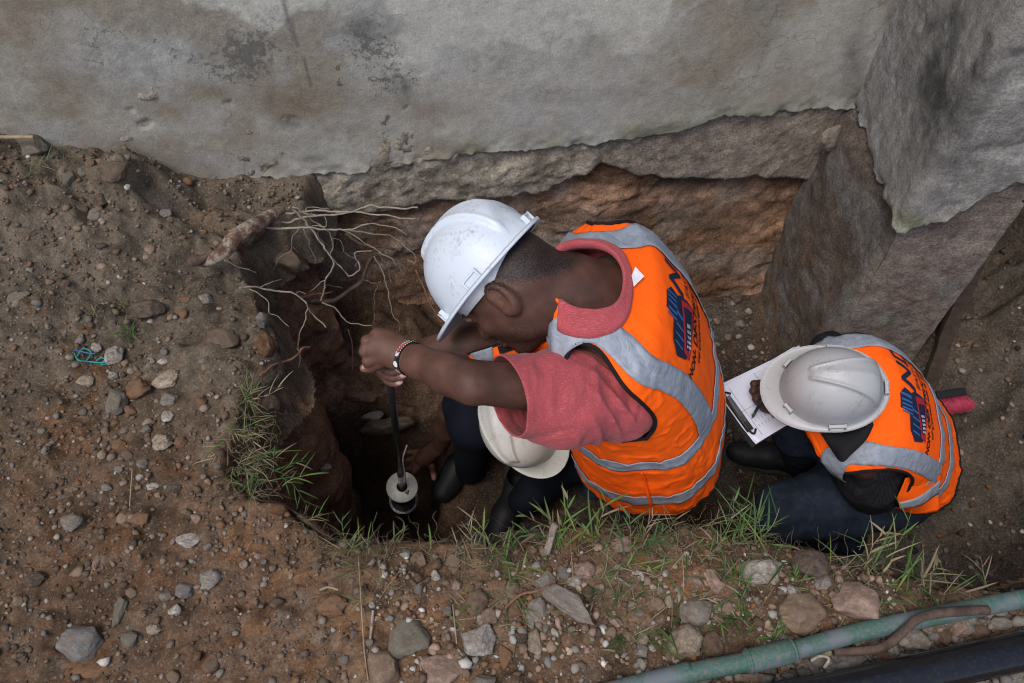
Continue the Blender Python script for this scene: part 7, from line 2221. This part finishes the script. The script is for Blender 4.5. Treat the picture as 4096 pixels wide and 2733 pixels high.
for (pts, d0, d1, r0, r1, mat, lb) in [
 ([(300,1565),(380,1510),(460,1475),(540,1445),(600,1400),(650,1360),(715,1338)], 2.02, 2.2, .0050, .0058, 'root_red', 'orange-brown broken root sticking out above the rim grass'),
 ([(1600,690),(1640,790),(1690,900),(1740,1010),(1790,1110),(1830,1180),(1850,1250)], 2.6, 2.75, .0058, .0030, 'root_red', 'reddish root hanging on the pit wall under the peak of the nearest hard hat'),
 ([(640,940),(760,950),(880,950),(980,905),(1060,845),(1120,810),(1160,740),(1190,640),(1230,560)], 2.62, 2.60, .0125, .0085, 'root_dark', 'thick dark curved root against the back of the pit'),
 ([(430,710),(560,760),(700,790),(860,815),(980,845)], 2.55, 2.62, .0060, .0040, 'root_dark', 'long dark root lying along the back pit wall'),
 ([(580,1080),(660,1150),(720,1230),(760,1300)], 2.45, 2.55, .0065, .0040, 'root_dark', 'dark root slanting down beside the red-brown rock'),
 ([(1000,380),(1100,450),(1200,490),(1320,500),(1450,520)], 2.56, 2.60, .0095, .0050, 'root_dark', 'rough dark root among the pale rootlets'),
 ([(1240,540),(1330,570),(1450,600),(1600,600)], 2.56, 2.60, .0050, .0030, 'root_dark', 'thin dark root pointing at the nearest hard hat'),
 ([(640,915),(740,890),(900,870)], 2.55, 2.58, .0040, .0024, 'root_red', 'thin reddish root above the thick curved one'),
 ([(1030,1190),(1060,1290),(1070,1400),(1060,1540)], 2.6, 2.7, .0030, .0018, 'root_red', 'thin red root hanging left of the gripping hands')]:
    Q, R = rootline(c5(pts, 0), d0, d1, r0, r1, seed=int(r0 * 1e5)); V, F = tube(Q, R, 9)
    lc_ = Q[0]; o = link('root', shift(np_mesh('root', V, F), lc_), M[mat]); o.location = Vector(lc_); tag(o, lb, 'root')
mb = MB(); rng = random.Random(21)
for i in range(120):      # hair-fine roots on the back wall
    x0, y0 = rng.uniform(300, 470), rng.uniform(225, 320); d = wall_d(x0, y0) - .05
    pts = [(x0, y0)]
    for k in range(5): pts.append((pts[-1][0] + rng.uniform(-7, 7), pts[-1][1] + rng.uniform(1, 9)))
    Q = smooth_path([PD(x, y, d + .012 * k) for k, (x, y) in enumerate(pts)], 12); mb.tube(Q, .0008, 3)
o = link('fine_roots', mb.mesh('fine_roots'), M['root_dark'], None, 'stuff'); tag(o, 'hair-fine brown roots clinging to the back pit wall', 'roots', None, 'stuff')

# ------------------------------------------------------------------ pipes and branch in the near right corner
def gpt(px, py, dz):
    p = on_ground(px, py); return p + np.array([0, 0, dz])
def up_pt(px, py, z): return PZ(px, py, z)
def pipe_mat(name, base, second, rough, thr=(.42, .62)):
    m, N, L, P = new_mat(name); tc = N.new('ShaderNodeTexCoord')
    nz = N.new('ShaderNodeTexNoise'); nz.inputs['Scale'].default_value = 11; nz.inputs['Detail'].default_value = 8; nz.inputs['Roughness'].default_value = .7
    L.new(tc.outputs['Object'], nz.inputs['Vector'])
    mr = N.new('ShaderNodeMapRange'); mr.inputs['From Min'].default_value = thr[0]; mr.inputs['From Max'].default_value = thr[1]; L.new(nz.outputs['Fac'], mr.inputs['Value'])
    mx = N.new('ShaderNodeMix'); mx.data_type = 'RGBA'; L.new(mr.outputs[0], mx.inputs['Factor']); mx.inputs[6].default_value = (*base, 1); mx.inputs[7].default_value = (*second, 1)
    n2 = N.new('ShaderNodeTexNoise'); n2.inputs['Scale'].default_value = 160; n2.inputs['Detail'].default_value = 6; L.new(tc.outputs['Object'], n2.inputs['Vector'])
    m2 = N.new('ShaderNodeMapRange'); m2.inputs['From Min'].default_value = .48; m2.inputs['From Max'].default_value = .68; m2.inputs['To Max'].default_value = .75 if base[1] > .1 else .06; L.new(n2.outputs['Fac'], m2.inputs['Value'])
    m3 = N.new('ShaderNodeMix'); m3.data_type = 'RGBA'; L.new(m2.outputs[0], m3.inputs['Factor']); L.new(mx.outputs[2], m3.inputs[6]); m3.inputs[7].default_value = (.16, .13, .10, 1)
    L.new(m3.outputs[2], P.inputs['Base Color']); P.inputs['Roughness'].default_value = rough
    return m
M['pipe_green'] = pipe_mat('faded_green_pipe', (.042, .112, .092), (.105, .140, .158), .6, (.47, .55))
M['pipe_black'] = pipe_mat('black_pipe', (.006, .0065, .009), (.010, .011, .013), .20, (.5, .8))
ax_pts = [(590, 697), (625, 688), (690, 673), (750, 661), (800, 649), (860, 632), (940, 615), (1024, 599), (1110, 585)]
gp = empty('green_pipe', tuple(PZ(765, 657, .03))); tag(gp, 'faded green plastic pipe with a wider joint running along the near rim', 'pipe')
def extend(P, a, b):
    P = [np.array(q) for q in P]
    return [P[0] - unit(P[1] - P[0]) * a] + P + [P[-1] + unit(P[-1] - P[-2]) * b]
Q = smooth_path(extend([PZ(x, y, .030) for x, y in ax_pts], 2.5, 2.0), 140)
V, F = tube(Q, .0185, 24); link('pipe', shift(np_mesh('pipe', V, F), gp.location), M['pipe_green'], gp)
def between(x0, x1, n): 
    X = np.array([q[0] for q in ax_pts]); Y = np.array([q[1] for q in ax_pts]); xs = np.linspace(x0, x1, n)
    return np.array([PZ(x, np.interp(x, X, Y), .030) for x in xs])
Qj = between(744, 794, 12); Rj = [.0190, .0225, .0235] + [.0235] * 6 + [.0235, .0225, .0188]
V, F = tube(Qj, Rj, 24); link('joint', shift(np_mesh('joint', V, F), gp.location), M['pipe_green'], gp)
for xa in (747, 791):
    V, F = tube(between(xa, xa + 2.5, 3), [.0235, .0250, .0238], 24); link('joint_ring', shift(np_mesh('joint_ring', V, F), gp.location), M['pipe_green'], gp)
Q = smooth_path(extend([PZ(x, y, .045) for x, y in [(640, 735), (760, 706), (880, 682), (1024, 651), (1150, 624)]], 2.5, 2.0), 80)
V, F = tube(Q, .036, 32); lc_ = Q[30]; o = link('black_pipe', shift(np_mesh('black_pipe', V, F), lc_), M['pipe_black']); o.location = Vector(lc_); tag(o, 'thick shiny black pipe crossing the bottom right corner', 'pipe')
Q = smooth_path([PZ(x, y, z) for x, y, z in [(834, 652, .02), (858, 651, .02), (880, 648, .03), (893, 641, .045), (906, 629, .06), (920, 618, .070), (940, 613, .070), (965, 611, .065), (988, 610, .06)]], 40)
V, F = tube(Q, np.linspace(.0085, .0095, 40) * (1 + .12 * fbm(Q, 30, 3, 2)), 12); lc_ = Q[20]
o = link('branch', shift(np_mesh('branch', V, F), lc_), M['root_dark']); o.location = Vector(lc_); tag(o, 'bent brown branch lying over the green pipe', 'branch')
Q = smooth_path([PZ(x, y, .03) for x, y in [(811, 664, ), (820, 656), (832, 657), (829, 665)]], 16) if False else smooth_path([PZ(811, 661, .03), PZ(820, 656, .035), PZ(829, 659, .04), PZ(824, 668, .03)], 16)
V, F = tube(Q, .003, 7); o = link('twig', np_mesh('twig', V, F), M['root_pale']); tag(o, 'short curled pale twig beside the pipe joint', 'twig')

# sticks and litter
def stick(name, pts, r, mat, label, cat='stick', sides=8):
    Q = smooth_path(pts, max(12, len(pts) * 5)); V, F = tube(Q, np.broadcast_to(r, (len(Q),)) * (1 + .1 * fbm(Q, 40, 2, 1)), sides)
    lc = Q[len(Q) // 2]; o = link(name, shift(np_mesh(name, V, F), lc), mat); o.location = Vector(lc); tag(o, label, cat); return o
M['reed'] = plain_mat('dry_reed', (.27, .21, .125), .7, var=.3)
q0, q1 = on_wall(-20, 137, .03), on_wall(34, 137, .05)
stick('reed', [q0, (q0 + q1) / 2, q1], .005, M['reed'], 'straw-coloured reed stalk lying against the wall at the left edge')
stick('stick', [gpt(546, 556, .01), PZ(549, 545, .03), PZ(553, 530, .06), PZ(556, 524, .07)], .008, M['root_bark'], 'short grey broken stick standing on the near rim')
stick('twig', [gpt(505, 610, .01), gpt(520, 598, .02), gpt(540, 592, .015), gpt(556, 582, .012)], .0024, M['root_red'], 'thin reddish twig crossing to the long concrete slab', 'twig')
stick('stalk', [gpt(360, 560, .02), gpt(362, 600, .015), gpt(365, 650, .012), gpt(369, 682, .01)], .0014, M['reed'], 'long dry stalk running down to the bottom edge left of the orange rock', 'stalk')
stick('stalk', [gpt(374, 612, .012), gpt(371, 640, .01)], .0028, M['root_bark'], 'short grey stalk above the orange and white rock', 'stalk')
stick('stalk', [gpt(453, 606, .012), gpt(457, 645, .01)], .0014, M['reed'], 'dry stalk standing left of the pale angular stone', 'stalk')
stick('stalk', [gpt(134, 470, .01), gpt(131, 508, .008)], .0014, M['reed'], 'pale dry stalk lying on the left soil', 'stalk')
stick('stalk', [gpt(26, 237, .02), gpt(10, 240, .02)], .002, M['reed'], 'thin dry stalk at the left edge', 'stalk')
stick('stalk', [gpt(324, 597, .045), gpt(333, 595, .05), gpt(342, 597, .045)], .0022, M['reed'], 'dry curved stalk lying across the rust-brown rock', 'stalk')
M['teal'] = plain_mat('teal_plastic', (.02, .23, .22), .5); M['bluep'] = plain_mat('blue_plastic', (.04, .10, .25), .5)
st = empty('string', tuple(on_ground(90, 357))); tag(st, 'tangle of teal and blue plastic string on the soil', 'string')
for pts, mt in [([(76, 355), (80, 362), (92, 364), (104, 365), (110, 362)], 'teal'), ([(75, 352), (84, 354), (95, 356), (98, 352)], 'bluep'), ([(78, 360), (85, 351), (93, 355), (88, 363)], 'teal'), ([(98, 363), (103, 360), (108, 362), (109, 366), (102, 367)], 'teal')]:
    Q = smooth_path([gpt(x, y, .010) for x, y in pts], 24); V, F = tube(Q, .0019, 6); link('strand', shift(np_mesh('strand', V, F), st.location), M[mt], st)

# ------------------------------------------------------------------ grass and weeds
def leaf_mat(name, c1, c2):
    m, N, L, P = new_mat(name); a = N.new('ShaderNodeAttribute'); a.attribute_name = 'Col'
    L.new(a.outputs['Color'], P.inputs['Base Color']); P.inputs['Roughness'].default_value = .55; P.inputs['Specular IOR Level'].default_value = .3
    tr = N.new('ShaderNodeBsdfTranslucent'); L.new(a.outputs['Color'], tr.inputs['Color'])
    mx = N.new('ShaderNodeMixShader'); mx.inputs[0].default_value = .25
    out = N['Material Output']; L.new(P.outputs[0], mx.inputs[1]); L.new(tr.outputs[0], mx.inputs[2]); L.new(mx.outputs[0], out.inputs['Surface'])
    return m
M['leaf'] = leaf_mat('grass_leaf', None, None)
GREEN = [(.070, .150, .025), (.090, .175, .035), (.050, .115, .030), (.14, .20, .045), (.10, .16, .06), (.035, .085, .020)]
DRY = [(.26, .21, .12), (.20, .16, .10), (.30, .26, .16), (.15, .12, .08)]
grng = random.Random(5); gnp = np.random.RandomState(5)
def blade(mb, p, d, length, width, droop, colr, fold=.35):
    """flat tapering leaf with a folded midrib that bends over"""
    n = 6; p = np.array(p, float); d = unit(d); side = unit(np.cross(d, [0, 0, 1.0]) + 1e-4); V = []
    cc_ = []
    for i in range(n + 1):
        t = i / n; w = width * .66 * (math.sin(math.pi * min(1, t * .92 + .08)) ** .6) * (1 - t * .35) * .5 if i < n else 0.0002
        up = np.cross(side, d)
        V += [p - side * w + up * w * fold, p, p + side * w + up * w * fold]
        cc_ += [np.array(colr) * (1.08 - .2 * t)] * 3
        d = unit(d + np.array([0, 0, -1.0]) * droop / n + side * grng.uniform(-.06, .06)); p = p + d * length / n
    F = []
    for i in range(n):
        a = i * 3; F += [[a, a + 1, a + 4, a + 3], [a + 1, a + 2, a + 5, a + 4]]
    mb.add(np.array(V), F, None); mb.C[-1] = np.array(cc_)
def runner(mb, p, d, length, n_leaf, colr, dry, lw=.006, ll=.05, droop=.5, r=.0012):
    """creeping stem with alternate leaves"""
    n = max(5, n_leaf + 2); d = unit(d); P = [np.array(p, float)]
    for i in range(n):
        d = unit(d + gnp.normal(size=3) * .16 + np.array([0, 0, -.05])); P.append(P[-1] + d * length / n)
    Q = smooth_path(P, n * 2); V, F = tube(Q, np.linspace(r, r * .5, len(Q)), 4); mb.add(V, F, dry if grng.random() < .5 else colr)
    for i in range(1, n):
        t = P[i + 1] - P[i]; s_ = unit(np.cross(t, [0, 0, 1.0]) + 1e-4) * (1 if i % 2 else -1)
        dd = unit(unit(t) * .8 + s_ * grng.uniform(.3, .9) + np.array([0, 0, grng.uniform(.1, .7)]))
        c_ = colr if grng.random() < .82 else dry
        blade(mb, P[i], dd, ll * grng.uniform(.45, 1.6), lw * grng.uniform(.45, 1.35), grng.uniform(.2, .2 + droop), c_)
def rootbit(mb, p, d, length, colr, r=.0006):
    P = [np.array(p, float)]; d = unit(d)
    for i in range(7):
        d = unit(d + gnp.normal(size=3) * .45); P.append(P[-1] + d * length / 7)
    V, F = tube(smooth_path(P, 14), np.linspace(r, r * .4, 14), 3); mb.add(V, F, colr)
def clump(px, py, rad, n_run, n_blade, size, dryness, lean=(0, 0.3, .8), label=None, wide=.006, roots=8, z=None):
    base = on_ground(px, py) if z is None else PZ(px, py, z); mb = MB()
    for i in range(n_run):
        a = grng.uniform(0, 6.28); q = base + np.array([math.cos(a), math.sin(a) * .6, 0]) * rad * grng.random() ** .5
        d = unit(np.array(lean) * grng.uniform(.6, 1.2) + gnp.normal(size=3) * np.array([.7, .55, .25]))
        dr = grng.random() < dryness; c_ = DRY[grng.randrange(4)] if dr else GREEN[grng.randrange(6)]
        runner(mb, q, d, size * grng.uniform(.6, 1.3), grng.randint(3, 6), c_, DRY[grng.randrange(4)], wide, size * .45)
    for i in range(n_blade):
        a = grng.uniform(0, 6.28); q = base + np.array([math.cos(a), math.sin(a) * .6, 0]) * rad * grng.random() ** .5
        d = unit(np.array(lean) * .8 + gnp.normal(size=3) * np.array([.6, .5, .2])); c_ = DRY[grng.randrange(4)] if grng.random() < dryness else GREEN[grng.randrange(6)]
        blade(mb, q, d, size * grng.uniform(.4, 1.3), wide * grng.uniform(.35, 1.15), grng.uniform(.3, 1.2), c_)
    for i in range(roots):
        a = grng.uniform(0, 6.28); q = base + np.array([math.cos(a), math.sin(a) * .6, 0]) * rad
        rootbit(mb, q, gnp.normal(size=3) * np.array([1, 1, .3]), size * .6, DRY[1])
    o = link('grass_tuft', shift(mb.mesh('grass_tuft', True, True), base), M['leaf']); o.location = Vector(base)
    tag(o, label, 'grass'); return o
TUFTS = [
 (10, 185, .035, 8, 8, .09, .45, (.4, -.3, .5), 'yellowing grass tuft at the left edge below the mossy stone', .004),
 (28, 210, .03, 6, 8, .09, .5, (.5, -.7, .2), 'straggling pale grass trailing down the left edge', .003),
 (63, 172, .012, 1, 3, .09, .1, (0, .3, .9), 'single upright green sprout beside the greenish stone', .004),
 (186, 219, .015, 2, 6, .035, .1, (.1, -.3, .4), 'tiny green tuft on the mound near the thick root', .003),
 (128, 308, .012, 2, 12, .085, .2, (-.9, .0, .25), 'green grass blades lying left of the dark clod', .004),
 (96, 318, .01, 1, 6, .03, .1, (0, .2, .5), 'small yellow-green sprout in the left soil', .004),
 (129, 335, .012, 5, 14, .045, .0, (0, -.3, .6), 'leafy green weed above the squarish pale stone', .006),
 (138, 368, .012, 2, 5, .075, .0, (.6, -.5, .3), 'broad green blades near the teal string', .007),
 (40, 290, .01, 0, 3, .07, .1, (.6, .4, .3), 'thin green blades in the left soil', .004),
 (14, 322, .01, 2, 6, .03, 0, (0, 0, .6), 'tiny green weed at the left edge', .004),
 (178, 418, .008, 0, 2, .04, 0, (-.6, 0, .3), 'two green blades right of the grey stone', .004),
 (243, 405, .03, 9, 8, .075, .15, (.5, .2, .5), 'green grass at the top of the left rim patch', .005),
 (240, 430, .03, 12, 10, .085, .2, (.5, .0, .5), 'dense green grass hanging over the left rim', .005),
 (245, 462, .035, 12, 10, .09, .25, (.5, -.1, .5), 'grass with dry stems at the left rim corner', .005),
 (268, 480, .04, 10, 8, .09, .2, (.6, .2, .45), 'green runners reaching into the pit from the left rim', .005),
 (243, 495, .025, 5, 6, .06, .2, (.2, .1, .5), 'short green blades below the left rim patch', .006),
 (300, 520, .012, 2, 2, .07, .7, (.8, .3, .4), 'dry stem with a few blades at the pit corner', .003),
 (352, 548, .03, 8, 8, .085, .7, (0, .5, .7), 'dry straw tuft on the rim below the sampler', .003),
 (372, 560, .035, 6, 8, .075, .6, (.1, .4, .7), 'straggly dry grass right of the straw tuft', .003),
 (395, 545, .02, 2, 4, .06, .3, (.2, .7, .5), 'few green blades leaning over the test hole', .005),
 (425, 550, .012, 0, 3, .065, .0, (.1, .7, .7), 'single broad green blade over the dark hole', .008),
 (340, 590, .03, 4, 5, .06, .6, (0, -.1, .6), 'dry blades in the near soil left of the dry stalk', .003),
 (392, 590, .04, 6, 8, .07, .45, (.1, -.1, .6), 'pale green grass among small stones', .003),
 (355, 618, .02, 1, 3, .06, .2, (.3, -.5, .4), 'two dark green blades near the long dry stalk', .005),
 (470, 555, .035, 6, 8, .08, .35, (-.2, .2, .6), 'thin grass in front of the brown stones', .004),
 (505, 558, .04, 10, 12, .10, .1, (-.1, .3, .6), 'bright green grass patch left of the broken stick', .007),
 (515, 585, .03, 7, 9, .085, .1, (-.1, -.2, .5), 'green blades around the egg-shaped stone', .006),
 (560, 545, .035, 10, 10, .11, .15, (.1, .6, .5), 'tall green grass leaning into the trench by the broken stick', .008),
 (590, 545, .035, 10, 9, .115, .15, (.3, .6, .5), 'green grass under the near hem of the orange vest', .008),
 (617, 552, .035, 8, 9, .10, .2, (.5, .4, .4), 'green grass beside the pinkish rim rock', .007),
 (612, 580, .035, 8, 14, .09, .1, (.2, -.3, .5), 'dense green grass right of the pinkish rusty stone', .006),
 (640, 570, .04, 9, 12, .09, .2, (.1, .1, .6), 'mixed grass in the middle of the near rim', .005),
 (655, 545, .03, 7, 8, .09, .35, (.2, .5, .5), 'grass at the rim under the vest corner', .004),
 (685, 560, .035, 8, 10, .09, .25, (.2, .2, .6), 'green grass between the two largest vests', .005),
 (672, 620, .03, 5, 9, .08, .1, (-.2, -.4, .5), 'green grass left of the rounded grey stone', .006),
 (630, 640, .03, 4, 7, .07, .1, (.2, -.3, .4), 'dark green blades above the pipe end', .007),
 (735, 545, .035, 9, 10, .11, .15, (.1, .5, .6), 'grass leaning over the kneeling leg', .006),
 (700, 528, .03, 5, 3, .09, .9, (.2, .6, .5), 'pale dry roots and stems by the vest hem', .003),
 (760, 548, .03, 8, 8, .12, .1, (.3, .6, .6), 'tall green grass before the dark jeans', .007),
 (735, 590, .03, 7, 10, .09, .1, (-.1, .1, .6), 'green grass beside the thin pinkish slab', .007),
 (750, 625, .035, 8, 12, .08, .1, (-.1, .0, .6), 'lush grass left of the reddish brown stone', .007),
 (712, 655, .02, 2, 6, .06, .1, (0, -.3, .5), 'few green blades behind the green pipe', .006),
 (805, 560, .02, 3, 3, .13, .1, (-.4, .7, .6), 'long green blades beside the burnt clod', .008),
 (868, 575, .035, 8, 10, .12, .1, (.0, .5, .7), 'green grass right of the burnt clod', .008),
 (905, 590, .04, 10, 12, .12, .1, (.2, .5, .7), 'tall green grass above the green pipe, right of the concrete rock', .007),
 (940, 595, .035, 8, 10, .11, .1, (.1, .4, .7), 'green grass above the pipe near the right edge', .006),
 (880, 612, .02, 3, 8, .06, .05, (.3, -.1, .5), 'small bright green leaves behind the concrete rock', .010),
 (985, 590, .03, 4, 4, .11, .6, (.2, .8, .5), 'yellow dry stems at the right edge', .004),
 (795, 585, .015, 2, 8, .04, .0, (0, 0, .6), 'tiny yellow-green weed between the stones', .005),
 (700, 600, .02, 4, 6, .07, .1, (.2, -.2, .5), 'green blades above the rounded grey stone', .006),
 (765, 640, .02, 3, 8, .06, .05, (0, -.2, .5), 'leafy weed at the pipe joint', .008),
]
for t_ in TUFTS:
    px, py, rad, nr_, nbld, sz, dry_, lean, lb, wd = t_
    clump(px, py, rad * 1.15, max(1, int(nr_ * .45)) if nr_ else 0, int(nbld * .7), sz, dry_, lean, lb, wd)
# tangle of dead roots and straw along the near rim
mb = MB()
for i in range(380):
    s_ = grng.uniform(300, 880); yy = np.interp(s_, [q[0] for q in rim_px[13:]], [q[1] for q in rim_px[13:]]) + grng.uniform(-2, 28)
    q = on_ground(s_, yy) + np.array([0, 0, .004]); rootbit(mb, q, [grng.uniform(-1, 1), grng.uniform(-.3, .9), grng.uniform(-.1, .4)], grng.uniform(.03, .12), DRY[grng.randrange(4)] if grng.random() < .6 else (.12, .08, .06), .0008)
for i in range(150):
    k_ = grng.uniform(230, 262); q = on_ground(k_, grng.uniform(385, 500)) + np.array([0, 0, .004]); rootbit(mb, q, [grng.uniform(-.2, 1), grng.uniform(-.6, .6), grng.uniform(-.3, .4)], grng.uniform(.03, .10), DRY[grng.randrange(4)], .0007)
for i in range(200):
    s_ = grng.uniform(440, 900); q = on_ground(s_, grng.uniform(545, 640)) + np.array([0, 0, .003]); blade(mb, q, [grng.uniform(-1, 1), grng.uniform(-.6, .8), grng.uniform(.05, .5)], grng.uniform(.03, .09), .003, .6, DRY[grng.randrange(4)] if grng.random() < .45 else GREEN[grng.randrange(6)])
o = link('dead_grass', mb.mesh('dead_grass', True, True), M['leaf'], None, 'stuff'); tag(o, 'tangled dead roots and straw along the edge of the trench', 'dead grass', None, 'stuff')
